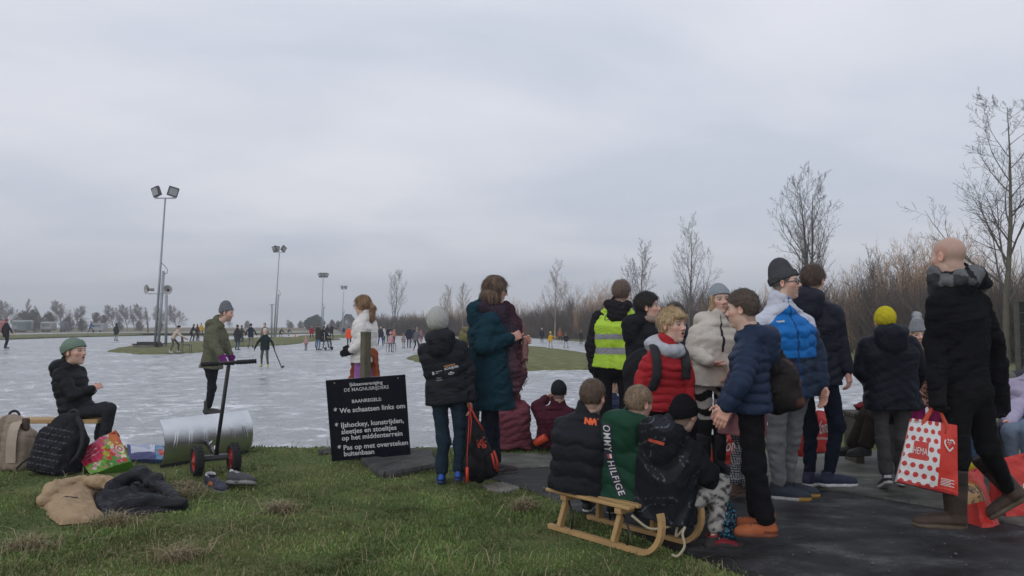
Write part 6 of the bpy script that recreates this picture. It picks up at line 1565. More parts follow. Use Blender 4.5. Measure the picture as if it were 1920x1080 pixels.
def backpack(name, label, base, w_, d, h, lean, yaw, col, colf=None, pocket=True, mat=None, strap=True, seed=1, tilt=0):
    """stands on its bottom at base; lean tips the top away from the camera"""
    M = rot(yaw, 0, tilt) @ np.array([[1, 0, 0], [0, math.cos(R(lean)), math.sin(R(lean))], [0, -math.sin(R(lean)), math.cos(R(lean))]])
    base = np.asarray(base, float); P0 = lambda x, y, z: base + M @ np.array([x, y, z])
    t = thing(name, base, label, 'backpack')
    body_ = uni(0.05, boxs(P0(0, 0, h * 0.36), np.array([w_ / 2, d / 2, h * 0.36]), 0.06, M), ell(P0(0, 0.0, h * 0.66), np.array([w_ * 0.43, d * 0.45, h * 0.34]), M))
    fs = [body_]
    if pocket: fs.append(boxs(P0(0, -d * 0.5, h * 0.27), np.array([w_ * 0.38, d * 0.16, h * 0.24]), 0.04, M))
    f = uni(0.02, *fs); wn = wrinkle(seed, 22, 0.010); wn2 = wrinkle(seed + 5, 70, 0.003)
    ex = max(w_, h) * 0.8; c = P0(0, 0, h * 0.5)
    cf = None if colf is None else (lambda cc, v: colf(cc, (v - base) @ M))
    o, vq = sdf_obj('body', lambda P: f(P) + wn(P) + wn2(P), c - ex, c + ex, 0.008, mat or M_canvas, col, t, cf)
    mb = MB()
    a = np.linspace(0, math.pi, 9); mb.tube([P0(0.05 * math.cos(x), d * 0.1, h * 0.97 + 0.05 * math.sin(x)) for x in a], 0.012, 6)
    mb.build('top_handle', surf('pack_webbing', (0.02, 0.02, 0.022), rough=0.8), t, smooth=True)
    return t, P0, vq
b0 = G(2, 884)
t, P0, _ = backpack('backpack', 'beige backpack with broad pale straps standing at the left edge by the bench', (b0[0], b0[1] + 0.1, -0.01), 0.40, 0.22, 0.50, 4, 0, (0.27, 0.215, 0.165), seed=3, pocket=False,
         colf=lambda c, q: np.where((np.abs(q[:, 0] + 0.05) < 0.035)[:, None], (0.19, 0.15, 0.12), c))
for sx in (-0.13, 0.10):
    mb = MB(); mb.grid(np.array([[P0(sx + u, y, z) for u in (-0.045, -0.03, 0.03, 0.045)] for y, z in ((-0.05, 0.455), (-0.105, 0.42), (-0.135, 0.36), (-0.145, 0.28), (-0.145, 0.18), (-0.135, 0.08))])); mb.build('strap', surf('beige_strap', (0.36, 0.30, 0.24), rough=0.85, bump=0.2, bscale=80), t, smooth=True)
mb = MB(); mb.box(P0(0.165, -0.06, 0.42), (0.03, 0.02, 0.055), bev=0.015); mb.build('flap', surf('brown_leather', (0.06, 0.035, 0.028), rough=0.6), t)
b0 = G(84, 893)
def packc(c, q):
    s = np.abs(((q[:, 2] * 19) % 1) - 0.5) < 0.07; n = np.sin(q[:, 0] * 160 + 3 * np.sin(q[:, 2] * 90)) > -0.45; c[s & n & (np.abs(q[:, 0]) < 0.14) & (q[:, 2] < 0.40)] = (0.10, 0.104, 0.115); c[~s & (np.sin(q[:, 0] * 210) * np.sin(q[:, 2] * 190 + q[:, 0] * 40) > 0.93)] = (0.05, 0.052, 0.06); return c
t, P0, _ = backpack('backpack', 'black backpack with grey dashed webbing leaning against the plank bench', (b0[0], b0[1] + 0.1, -0.01), 0.40, 0.24, 0.55, 14, 10, (0.013, 0.013, 0.017), packc, seed=5, tilt=8)
mb = MB(); mb.tube([P0(0.10, -0.05, 0.52), P0(0.19, -0.06, 0.44), P0(0.245, -0.07, 0.30), P0(0.24, -0.08, 0.20), P0(0.18, -0.07, 0.13)], 0.034, 8, flat=0.4); mb.build('strap', surf('black_strap', (0.014, 0.014, 0.018), rough=0.8, bump=0.3, bscale=90), t, smooth=True)
mb = MB(); mb.tube([P0(-0.19, -0.08, 0.12), P0(-0.24, -0.10, 0.06), P0(-0.26, -0.12, 0.0)], 0.009, 6); mb.build('strap_end', surf('black_strap', (0.014, 0.014, 0.018)), t, smooth=True)

def tote(name, label, TL, TR, BR, BL, depth, colf, cat='bag', group=None, seed=1, res=44, bulge=0.03, mat=None, handles=None, sidecol=None, hcol=(0.4, 0.03, 0.02), inside=(0.25, 0.02, 0.02), topgap=0.35, crumple=0.012):
    TL, TR, BR, BL = [np.asarray(x, float) for x in (TL, TR, BR, BL)]
    n = nrm(np.cross(BR - BL, TL - BL))            # towards the viewer
    base = (BL + BR) / 2 - n * depth / 2; t = thing(name, base, label, cat, group)
    U = np.linspace(0, 1, res); Vv = np.linspace(0, 1, res)
    wn = wrinkle(seed, 18, crumple); wn2 = wrinkle(seed + 7, 55, crumple * 0.4)
    def front(u, v):    # v = 0 bottom
        u, v = np.broadcast_arrays(u, v); u = u[..., None]; v = v[..., None]
        return (BL * (1 - u) + BR * u) * (1 - v) + (TL * (1 - u) + TR * u) * v
    def panel(u, v, face):
        p = front(u, v); u_, v_ = np.broadcast_arrays(u, v)
        dd = depth * (1 - (1 - topgap) * v_)
        if face == 0: off = bulge * np.sin(math.pi * u_) * np.sin(math.pi * np.clip(v_ * 0.9 + 0.05, 0, 1))
        else: off = -dd - bulge * np.sin(math.pi * u_) * np.sin(math.pi * np.clip(v_ * 0.9 + 0.05, 0, 1))
        p = p + n * off[..., None]; sh = p.reshape(-1, 3).astype(F32)
        return p + n * (wn(sh) + wn2(sh)).reshape(u_.shape)[..., None]
    uu, vv = np.meshgrid(U, Vv, indexing='ij')
    F0 = panel(uu, vv, 0); F1 = panel(uu[::-1], vv, 1)
    m = 10; w_ = np.linspace(0, 1, m)[1:-1, None, None]
    side = lambda A, B_: A[None] * (1 - w_) + B_[None] * w_
    sr, sl = side(F0[-1], F1[0]), side(F1[-1], F0[0])
    pinch = 0.03 * np.sin(np.linspace(0, math.pi, m)[1:-1])[:, None, None] * (0.2 + vv[0][None, :, None])
    ex = nrm(BR - BL); sr = sr - ex * pinch * np.minimum(1, depth / 0.15); sl = sl + ex * pinch * np.minimum(1, depth / 0.15)
    ring = np.concatenate([F0, sr, F1, sl, F0[:1]])
    c0 = colf(uu, vv, 0); c1 = colf(uu, vv, 1)[::1]
    cs = lambda e: np.repeat(e[None], m - 2, 0)
    s1, s0 = (c0[-1] * 0.9, c0[0]) if sidecol is None else (np.tile(sidecol, (res, 1)),) * 2; col = np.concatenate([c0, cs(s1), c1, cs(s0), c0[:1]])
    mb = MB(); mb.grid(ring, col)
    w2 = np.linspace(0, 1, 6)[:, None, None]
    bot = F0[:, 0][None] * (1 - w2) + F1[::-1, 0][None] * w2; mb.grid(bot, np.tile(np.mean(c0[:, 0], 0), (6, res, 1)))
    fb = mb.build('body', mat or M_bag, t, smooth=True, use_col=True)
    mb2 = MB(); ins = F0[:, -1][None] * (1 - w2) + F1[::-1, -1][None] * w2; ins = ins - nrm(TL - BL) * 0.06 * np.sin(np.linspace(0, math.pi, 6))[:, None, None] - nrm(TL - BL) * 0.012
    mb2.grid(ins); mb2.build('lining', surf('bag_inside_%d' % seed, inside, rough=0.8), t, smooth=True)
    if handles:
        for face in (0, 1):
            pts = []
            u0, u1, hgt, top = handles
            A = panel(np.array(u0), np.array(0.97), face) ; B_ = panel(np.array(u1), np.array(0.97), face)
            T_ = np.asarray(top) if top is not None else (A + B_) / 2 + nrm(TL - BL) * hgt
            q1 = A * 0.35 + T_ * 0.65; q2 = B_ * 0.35 + T_ * 0.65
            mb = MB(); mb.tube([A - nrm(TL - BL) * 0.05, A, q1, T_ * 0.94 + A * 0.06, T_ * 0.94 + B_ * 0.06, q2, B_, B_ - nrm(TL - BL) * 0.05], 0.014, 6, flat=0.25); mb.build('handle', surf('bag_handle_%d' % seed, hcol, rough=0.6), t, smooth=True)
    return t, (lambda u, v: panel(np.array(float(u)), np.array(float(v)), 0)), n, (F0, uu, vv)
def on_panel(t, pf, n, shapes, mat, name='lettering', lift=0.008):
    """shapes given in panel u, v"""
    VV, FF, o = [], [], 0
    for V, F in shapes:
        VV.append(np.array([pf(x, y) + n * lift for x, y in np.asarray(V)[:, :2]])); FF += [[i + o for i in f] for f in F]; o += len(V)
    return mesh_obj(name, np.concatenate(VV), FF, mat, t, smooth=False)
def text_uv(tx, u0, v0, uw, vh, bold=0.0, shear=0.0, skew=0.0):
    V, F = text_mesh(tx, 1.0, bold, shear=shear); V = V.copy(); V[:, 0] = (V[:, 0] - V[:, 0].min()) / np.ptp(V[:, 0]); V[:, 1] = (V[:, 1] - V[:, 1].min()) / np.ptp(V[:, 1])
    return np.column_stack([u0 + V[:, 0] * uw, v0 + V[:, 1] * vh + V[:, 0] * skew]), F
def const(c): return lambda u, v, f: np.tile(np.array(c, float), u.shape + (1,))
def blob(u, v, cu, cv, ru, rv): return ((u - cu) / ru) ** 2 + ((v - cv) / rv) ** 2 < 1

# pink shopper with flowers, tipped over on the grass
def pinkc(u, v, f):
    c = np.tile(np.array([0.46, 0.025, 0.075]), u.shape + (1,)); r = np.random.default_rng(4)
    lo = v < 0.30 + 0.06 * np.sin(u * 14); pr = u > 0.56
    c[pr] = (0.46, 0.12, 0.03); c[lo & ~pr] = (0.13, 0.30, 0.035); c[lo & pr] = (0.06, 0.22, 0.03)
    for k in range(46):
        cu, cv = r.uniform(0.5, 1), r.uniform(0.02, 1); rr = r.uniform(0.02, 0.085)
        c[blob(u, v, cu, cv, rr * 0.8, rr)] = [(0.5, 0.32, 0.03), (0.48, 0.05, 0.15), (0.55, 0.5, 0.42), (0.40, 0.04, 0.02), (0.14, 0.30, 0.04), (0.50, 0.2, 0.25)][k % 6]
    for k in range(16):
        cu, cv = r.uniform(0.03, 0.55), r.uniform(0.02, 0.28); c[blob(u, v, cu, cv, r.uniform(0.02, 0.07), r.uniform(0.02, 0.05))] = [(0.20, 0.38, 0.07), (0.50, 0.16, 0.22), (0.08, 0.2, 0.03), (0.5, 0.48, 0.4)][k % 4]
    c[blob(u, v, 0.90, 0.45, 0.085, 0.11)] = (0.55, 0.5, 0.45); c[blob(u, v, 0.90, 0.45, 0.06, 0.08)] = (0.40, 0.04, 0.05); c[blob(u, v, 0.90, 0.45, 0.03, 0.04)] = (0.55, 0.5, 0.45)
    for k in range(3):
        y0 = 0.52 + 0.14 * k; c[(np.abs(v - y0 - 0.02 * np.sin(u * 18) + 0.10 * (u - 0.3)) < 0.011) & (u > 0.14) & (u < 0.45)] = (0.55, 0.40, 0.42)
    return c
tote('shopping_bag', 'pink shopping bag with flower print lying tilted on the grass by the plank bench', W(140, 848, 6.95), W(217, 806, 7.05), W(246, 866, 6.90), W(168, 888, 6.80), 0.16, pinkc, seed=21, res=90, bulge=0.05, crumple=0.02)
# flat blue and white bag by the ice
def bluec(u, v, f):
    c = np.tile(np.array([0.05, 0.055, 0.17]), u.shape + (1,)); c[(v > 0.35) & (u > 0.1) & (u < 0.72)] = (0.48, 0.50, 0.58); c[(v > 0.35 + (0.75 - u) * 0.8) & (u < 0.6)] = (0.30, 0.33, 0.45); c[u > 0.74] = (0.10, 0.22, 0.36); c[blob(u, v, 0.88, 0.45, 0.08, 0.2)] = (0.45, 0.05, 0.03); return c
tote('shopping_bag', 'blue and white plastic bag lying flat at the ice edge beside the snow pusher', W(238, 832, 7.75), W(312, 834, 7.65), W(312, 862, 7.35), W(240, 861, 7.45), 0.07, bluec, seed=22, res=60, bulge=0.03, crumple=0.02)

def snow_pusher():
    t = thing('snow_pusher', (*G(400, 890)[:2], 0), 'galvanised snow pusher on two black wheels with a long black handle', 'snow shovel')
    BL_, BR_ = G(302, 877, 0.0), G(468, 849, 0.0); d = nrm(BR_ - BL_); back = np.array([-d[1], d[0], 0]); back = back if back[1] > 0 else -back
    Wd = np.linalg.norm(BR_ - BL_); Hh = 0.42; m = 170; k = 40
    P = np.zeros((m, k, 3)); pin = np.zeros((m, k))
    for j in range(k):
        a = j / (k - 1); th = R(-31 + 70 * a); r_ = Hh / (math.sin(R(39)) + math.sin(R(31)))
        y = r_ * (1 - math.cos(th)) * 1.15 - 0.05; z = r_ * (math.sin(th) + math.sin(R(31)))
        for i in range(m):
            x = i / (m - 1) * Wd
            # stamped strengthening flutes
            e = 0
            for c_, sl in ((0.17, -0.10), (0.30, -0.05), (0.44, 0), (0.58, 0), (0.72, 0.06), (0.85, 0.10)):
                xx = x / Wd - c_ - sl * (1 - a); e += 0.007 * math.exp(-((abs(xx) - 0.012) / 0.005) ** 2) * min(1, max(0, (a - 0.28) * 12)) * min(1, max(0, (0.70 - a) * 12))
            P[i, j] = BL_ + d * x + back * y + np.array([0, 0, 0.015 + z]) - back * e
    mb = MB(); mb.grid(P); mb.grid((P + back * 0.004)[::-1]); o = mb.build('blade', M_zinc, t, smooth=True)
    mb = MB(); mb.bar(P[0, 0] + [0, 0, -0.008], P[-1, 0] + [0, 0, -0.008], 0.012, 0.05, up=(0, 0, 1)); mb.build('scraper', M_rubber, t)
    wl, wr_ = G(369, 893, 0.0), G(438, 886, 0.0); ax = nrm(wr_ - wl); rad = 0.13
    for c_ in (wl, wr_):
        c3 = c_ + np.array([0, 0, rad]); M = np.stack([np.cross([0, 0, 1.0], ax), [0, 0, 1.0], ax], 1); M[:, 0] = np.cross(M[:, 1], M[:, 2])
        wh = mesh_wheel = MB(); prof = [(rad - 0.042, -0.030), (rad - 0.015, -0.040), (rad - 0.003, -0.026), (rad, 0), (rad - 0.003, 0.026), (rad - 0.015, 0.040), (rad - 0.042, 0.030), (rad - 0.05, 0), (rad - 0.042, -0.030)]
        wh.lathe(prof, 32, c3, M)
        for q in range(22):
            an = q / 22 * 2 * math.pi; e = M @ np.array([math.cos(an), math.sin(an), 0]); s = M @ np.array([-math.sin(an), math.cos(an), 0])
            for o_ in (-0.018, 0.018): wh.bar(c3 + e * rad - s * 0.008 + ax * o_, c3 + e * rad + s * 0.008 + ax * (o_ + 0.006), 0.022, 0.006, up=e)
        ty = wh.build('wheel', M_rubber, t, smooth=False)
        rm = MB(); rm.lathe([(0.0, -0.034), (0.03, -0.036), (0.034, -0.02), (rad - 0.046, -0.022), (rad - 0.040, -0.030), (rad - 0.040, 0.030), (rad - 0.046, 0.022), (0.034, 0.02), (0.03, 0.036), (0.0, 0.034)], 24, c3, M); rm.build('rim', M_red, ty, smooth=True)
        hb = MB(); hb.lathe([(0.0, -0.045), (0.014, -0.044), (0.014, 0.044), (0.0, 0.045)], 12, c3, M); hb.build('hub', M_zinc, ty)
    a0, a1 = wl + [0, 0, rad], wr_ + [0, 0, rad]; mid = (a0 + a1) / 2
    mb = MB(); mb.tube([a0, a1], 0.010, 8); mb.bar(a0 + ax * 0.05 + [0, 0, 0.025], a1 - ax * 0.05 + [0, 0, 0.025], 0.06, 0.035, bev=0.004); mb.build('axle', surf('grey_paint', (0.07, 0.07, 0.075), rough=0.5), t)
    hub = mid + np.array([0, 0, 0.03]); pc = P[m // 2, 15]
    mb = MB(); mb.box(pc - back * 0.02 + [-0.06, 0, 0.04], (0.125, 0.012, 0.10), np.stack([d, back, [0, 0, 1.0]], 1), bev=0.004); mb.bar(pc - back * 0.02 + [-0.06, 0, 0.0], hub, 0.03, 0.04)
    mb.build('bracket', M_blackmetal, t)
    mb = MB(); mb.tube([mid + [-0.05, 0, 0.05], mid + [-0.055, 0.0, 0.14], mid + [-0.035, 0.0, 0.16]], 0.007, 6); mb.tube([mid + [-0.01, 0, 0.05], mid + [-0.012, 0.0, 0.12]], 0.007, 6); mb.build('spring_pin', M_zinc, t, smooth=True)
    h1 = W(429, 683, 6.55); mb = MB(); mb.tube([hub + [0.01, 0, -0.01], hub * 0.9 + h1 * 0.1, h1], 0.017, 10); mb.build('handle', M_blackmetal, t, smooth=True)
    l, r_ = W(377, 683.5, 6.47), W(481, 677, 6.62); dd = r_ - l
    hb = MB(); hb.tube([l, r_], 0.015, 10); bar_ = hb.build('handlebar', M_blackmetal, t, smooth=True)
    for s0, s1 in ((0.0, 0.30), (0.64, 1.0)):
        g = MB(); n_ = 25; g.tube([l + dd * (s0 + (s1 - s0) * i / (n_ - 1)) for i in range(n_)], [0.019 + 0.0018 * math.sin(i * 1.7) for i in range(n_)], 10); g.build('grip', M_rubber, bar_, smooth=True)
snow_pusher()

def drape(name, pl, ridges, base, mat, col, parent, seed, quilt=0.0, colf=None, edge=0.05):
    """cloth lying on the ground: traced outline, raised along its folds"""
    P = np.array([G(*q)[:2] for q in pl]); lo, hi = P.min(0) - 0.02, P.max(0) + 0.02; h = 0.009
    gx, gy = np.meshgrid(np.arange(lo[0], hi[0], h), np.arange(lo[1], hi[1], h), indexing='ij')
    d = -poly_dist(gx, gy, P) + 0.012 * fbm(gx, gy, 12, seed); z = base * np.clip(d / (edge * 2), 0, 1) ** 0.75
    for x0, y0, x1, y1, hh, wd in ridges:
        a, b_ = G(x0, y0)[:2], G(x1, y1)[:2]; ab = b_ - a; t_ = np.clip(((gx - a[0]) * ab[0] + (gy - a[1]) * ab[1]) / (ab @ ab), 0, 1); q = np.hypot(gx - a[0] - t_ * ab[0], gy - a[1] - t_ * ab[1])
        z = z + 0.55 * hh * np.clip(1 - q / wd, 0, 1) ** 1.3 * np.clip(d / 0.10, 0, 1) ** 0.7
    n1 = fbm(gx, gy, 9, seed + 1); n2 = fbm(gx, gy, 24, seed + 2)
    z = z + (0.020 * (0.6 - np.abs(n1) * 2) + 0.008 * (0.5 - np.abs(n2) * 2)) * np.clip(d / 0.03, 0, 1)
    if quilt: z = z - quilt * (np.abs(np.sin((gx * 0.8 + gy * 1.3) * 22 + 1.5 * n1)) < 0.16) * np.clip(d / 0.03, 0, 1)
    z = np.maximum(z, 0.004) + 0.008; keep = d > 0; I = np.arange(gx.size).reshape(gx.shape); k4 = keep[:-1, :-1] & keep[1:, :-1] & keep[1:, 1:] & keep[:-1, 1:]
    q = np.stack([I[:-1, :-1], I[1:, :-1], I[1:, 1:], I[:-1, 1:]], -1)[k4]; V = np.stack([gx, gy, z], -1).reshape(-1, 3); V[~keep.ravel(), 2] = -0.02
    used = np.unique(q); mp_ = np.zeros(len(V), int); mp_[used] = np.arange(len(used)); V = V[used]; c = np.tile(np.asarray(col, float), (len(V), 1))
    if colf: c = colf(c, V)
    # turn the rim down to the grass
    cnt = np.zeros(len(V), int); np.add.at(cnt, mp_[q].ravel(), 1); V[cnt < 4, 2] = 0.0
    return mesh_obj(name, V, mp_[q], mat, parent, c)
def dropped_coat():
    c = G(205, 940); t = thing('coat', (c[0], c[1], 0), 'tan and black winter coat lying crumpled on the grass below the pink bag', 'coat')
    drape('lining', [(172, 948), (176, 932), (200, 922), (215, 912), (208, 905), (222, 900), (240, 908), (262, 900), (292, 912), (318, 932), (352, 957), (300, 962), (245, 972), (218, 972), (190, 965)],
          [(205, 935, 262, 900, 0.13, 0.10), (262, 900, 300, 915, 0.13, 0.09), (190, 945, 250, 935, 0.08, 0.08), (215, 960, 335, 948, 0.075, 0.09), (300, 915, 330, 940, 0.06, 0.08), (185, 925, 225, 905, 0.09, 0.07)], 0.045, M_nylon, (0.020, 0.020, 0.025), t, 5, quilt=0.010)
    def cf(c_, v): q = v[:, :2] - G(131, 958)[:2]; c_[(np.abs(q @ np.array([0.9, -0.43])) < 0.012) & (np.abs(q @ np.array([0.43, 0.9])) < 0.06)] = (0.05, 0.04, 0.045); return c_
    drape('shell', [(70, 950), (74, 938), (95, 926), (130, 917), (195, 908), (216, 912), (214, 922), (186, 925), (176, 930), (180, 950), (196, 970), (170, 980), (110, 985), (92, 972), (84, 958)],
          [(82, 942, 205, 914, 0.12, 0.085), (84, 948, 110, 932, 0.05, 0.06), (112, 965, 165, 938, 0.07, 0.10), (120, 978, 185, 968, 0.045, 0.07), (172, 935, 188, 962, 0.05, 0.05)], 0.05, M_cloth, (0.35, 0.25, 0.155), t, 9, colf=cf)
    g = lambda x, y, z: G(x, y, 0) + np.array([0, 0, z])
    for nm, mt, cl, sd_, ps_, rs in (('sleeve', M_cloth, (0.36, 0.26, 0.16), 3, [g(82, 952, 0.05), g(98, 938, 0.085), g(150, 926, 0.095), g(214, 926, 0.08)], (0.036, 0.045, 0.048, 0.040)), ('hood', M_nylon, (0.021, 0.021, 0.026), 4, [g(208, 930, 0.08), g(258, 922, 0.15), g(290, 930, 0.11), g(335, 955, 0.05)], (0.035, 0.055, 0.05, 0.03)), ('sleeve', M_nylon, (0.022, 0.022, 0.027), 6, [g(225, 965, 0.05), g(280, 958, 0.07), g(342, 958, 0.045)], (0.035, 0.042, 0.03))):
        f = uni(0.03, *[seg(a, b_, ra, rb) for a, b_, ra, rb in zip(ps_[:-1], ps_[1:], rs[:-1], rs[1:])]); wn = wrinkle(sd_, 30, 0.016); wn2 = wrinkle(sd_ + 5, 75, 0.006)
        ff = lambda P: f(P) + wn(P) + wn2(P)
        A_ = np.array(ps_); sdf_obj(nm, ff, A_.min(0) - 0.1, A_.max(0) + 0.1, 0.009, mt, cl, t)
dropped_coat()

def lone_shoe(label, pos, yaw, pitch, roll, col, colf):
    t = thing('shoe', pos, label, 'shoe', 'pair of trainers left on the grass'); fl = 0.29; Rf = rot(yaw, pitch, roll).astype(F32); o = np.array(pos, F32)
    up = uni(0.06, ell((0, 0.74, 0.13), (0.165, 0.25, 0.13)), ell((0, 0.45, 0.18), (0.15, 0.36, 0.165)), ell((0, 0.15, 0.20), (0.135, 0.16, 0.20)), seg((0, 0.2, 0.2), (0, 0.19, 0.36), 0.14, 0.14))
    up = clip_plane(up, (0, 0, 0.05), (0, 0, 1)); up = clip_plane(up, (0, 0, 0.42), (0, 0.1, -1)); up = cut(up, uni(0.05, seg((0, 0.2, 0.26), (0, 0.2, 0.7), 0.115, 0.115), seg((0, 0.2, 0.36), (0, 0.42, 0.40), 0.09, 0.06)), 0.02)
    sl = clip_plane(clip_plane(uni(0.05, ell((0, 0.72, 0.05), (0.18, 0.29, 0.10)), ell((0, 0.2, 0.05), (0.155, 0.22, 0.10))), (0, 0, 0), (0, 0, 1)), (0, 0, 0.10), (0, 0, -1))
    f0 = uni(0.01, up, sl); f = lambda P: f0(((P - o) @ Rf) / F32(fl)) * fl
    c = np.array(pos) + Rf @ np.array([0, 0.14, 0.06])
    def cf(cc, v): return colf(cc, ((v - o) @ Rf) / fl)
    ob, vq = sdf_obj('upper', f, c - 0.27, c + 0.27, 0.006, M_shoe, col, t, cf)
def tr1(c, q): c[q[:, 2] < 0.10] = (0.20, 0.20, 0.20); c[(q[:, 1] > 0.32) & (q[:, 1] < 0.62) & (q[:, 2] > 0.2)] = (0.02, 0.022, 0.04); c[(q[:, 1] < 0.06) & (q[:, 2] > 0.12)] = (0.55, 0.15, 0.04); c[(np.abs(q[:, 1] - 0.45) < 0.10) & (np.abs(q[:, 2] - 0.2) < 0.05) & (np.abs(q[:, 0]) > 0.10)] = (0.42, 0.13, 0.04); c[(q[:, 2] > 0.35)] = (0.46, 0.46, 0.46); return c
def tr2(c, q): c = tr1(c, q); c[(q[:, 1] > 0.25) & (q[:, 2] > 0.12) & (q[:, 2] < 0.38)] = (0.045, 0.045, 0.05); return c
p_ = G(386, 914); lone_shoe('navy and orange trainer lying on the grass, the left one under the pusher wheels', (p_[0], p_[1], 0.01), 128, -6, 0, (0.03, 0.035, 0.06), tr1)
p_ = G(424, 914); lone_shoe('grey trainer with orange heel on the grass, the right one under the pusher wheels', (p_[0], p_[1], 0.02), 112, 4, -22, (0.05, 0.05, 0.055), tr2)

def rules_sign():
    TL, TR, BR, BL = W(611, 712, 7.22), W(760, 703, 7.30), W(770, 851, 7.42), W(622, 866, 7.34)
    ex = nrm((TR - TL) + (BR - BL)); ey = nrm((TL - BL) + (TR - BR)); ey = nrm(ey - ex * (ex @ ey)); n = np.cross(ex, ey); c = (TL + TR + BR + BL) / 4
    wd = (np.linalg.norm(TR - TL) + np.linalg.norm(BR - BL)) / 2; ht = (np.linalg.norm(TL - BL) + np.linalg.norm(TR - BR)) / 2
    t = thing('notice_board', c - ey * ht / 2, 'dark blue rink rules board with white lettering leaning on a wooden post', 'sign')
    mb = MB(); mb.box(c, (wd / 2, ht / 2, 0.009), np.stack([ex, ey, n], 1), bev=0.003); mb.build('panel', surf('navy_board', (0.008, 0.009, 0.018), rough=0.22, var=0.15, vscale=3, spec=0.45), t)
    L_ = [('IJsbaanvereniging', 0, 0.320, 0.045, 0.0007, 'CENTER'), ('DE MAGNUSRIJDERS', 0, 0.270, 0.046, 0.0002, 'CENTER'), ('BAANREGELS:', -0.005, 0.158, 0.045, 0.0008, 'CENTER'),
          ('*', -0.315, 0.070, 0.075, 0.0015), ('We schaatsen links om', -0.262, 0.070, 0.0655, 0.0013), ('*', -0.315, -0.075, 0.075, 0.0015), ('IJshockey, kunstrijden,', -0.262, -0.070, 0.0655, 0.0013), ('sleetjes en stoeltjes', -0.262, -0.133, 0.0655, 0.0013), ('op het middenterrein', -0.262, -0.195, 0.0655, 0.0013),
          ('*', -0.305, -0.291, 0.075, 0.0015), ('Pas op met oversteken', -0.255, -0.288, 0.0655, 0.0013), ('buitenbaan', -0.255, -0.348, 0.0655, 0.0013)]
    # fit each line to the board's width
    out = []
    for ln in L_: out.append(ln)
    flat_writing(out, surf('white_vinyl', (0.62, 0.62, 0.64), rough=0.5, var=0.04), t, c + n * 0.0092, ex, ey)
    for sx in (-0.29, 0.30):
        mb = MB(); mb.lathe([(0, 0.004), (0.006, 0.003), (0.007, 0)], 10, c + ex * sx + ey * 0.36 + n * 0.009, np.stack([ex, ey, n], 1)); mb.build('screw', M_zinc, t)
    a, b = W(686, 622, 7.50), W(683, 868, 7.62); pt = thing('wooden_post', (b[0], b[1], -0.02), 'weathered square wooden post standing behind the rules board', 'post')
    mb = MB(); m = 20; pts = [b + (a - b) * i / m for i in range(m + 1)]; rr = np.random.default_rng(2)
    mb.tube(pts, [0.052 + rr.normal(0, 0.0012) for _ in pts], 4); mb.build('shaft', M_oldwood, pt)
    pv = bpy.data.objects
rules_sign()

def slab(name, label, pl, h, seed, mat, cat='stone'):
    P = np.array([G(*q)[:2] for q in pl]); c = P.mean(0); t = thing(name, (c[0], c[1], 0), label, cat)
    Q = np.concatenate([P, P[:1]]); d = np.concatenate([[0], np.cumsum(np.linalg.norm(np.diff(Q, axis=0), axis=1))]); m = 80; tt = np.linspace(0, d[-1], m, endpoint=False)
    E = np.stack([np.interp(tt, d, Q[:, i]) for i in (0, 1)], 1); E = 0.6 * E + 0.2 * (np.roll(E, 1, 0) + np.roll(E, -1, 0)); r = np.random.default_rng(seed); E += r.normal(0, 0.006, E.shape)
    V = []
    for f, z in ((1.0, -0.03), (1.01, h * 0.5), (0.985, h * 0.9), (0.95, h), (0.7, h * 1.04), (0.4, h * 1.0), (0.0, h * 1.02)):
        p = c + (E - c) * f; V.append(np.column_stack([p, np.full(m, z) + r.normal(0, 0.003, m) * (f > 0.1)]))
    V = np.concatenate(V); q = np.array([[i * m + j, i * m + (j + 1) % m, (i + 1) * m + (j + 1) % m, (i + 1) * m + j] for i in range(6) for j in range(m)])
    mesh_obj('block', V, q, mat, t, smooth=False)
slab('stone_slab', 'flat dark stone slab lying in the grass under the rules board', [(676, 868), (765, 851), (812, 852), (818, 880), (745, 895), (712, 897)], 0.06, 3, M_stone)
slab('stone_slab', 'small pale flagstone sunk in the grass beside the drawstring bag', [(905, 912), (945, 908), (975, 918), (950, 926), (915, 922)], 0.02, 5, M_conc)
slab('stone_slab', 'dark timber block in the grass left of the rules board', [(598, 848), (622, 846), (624, 853), (600, 855)], 0.03, 6, M_stone)

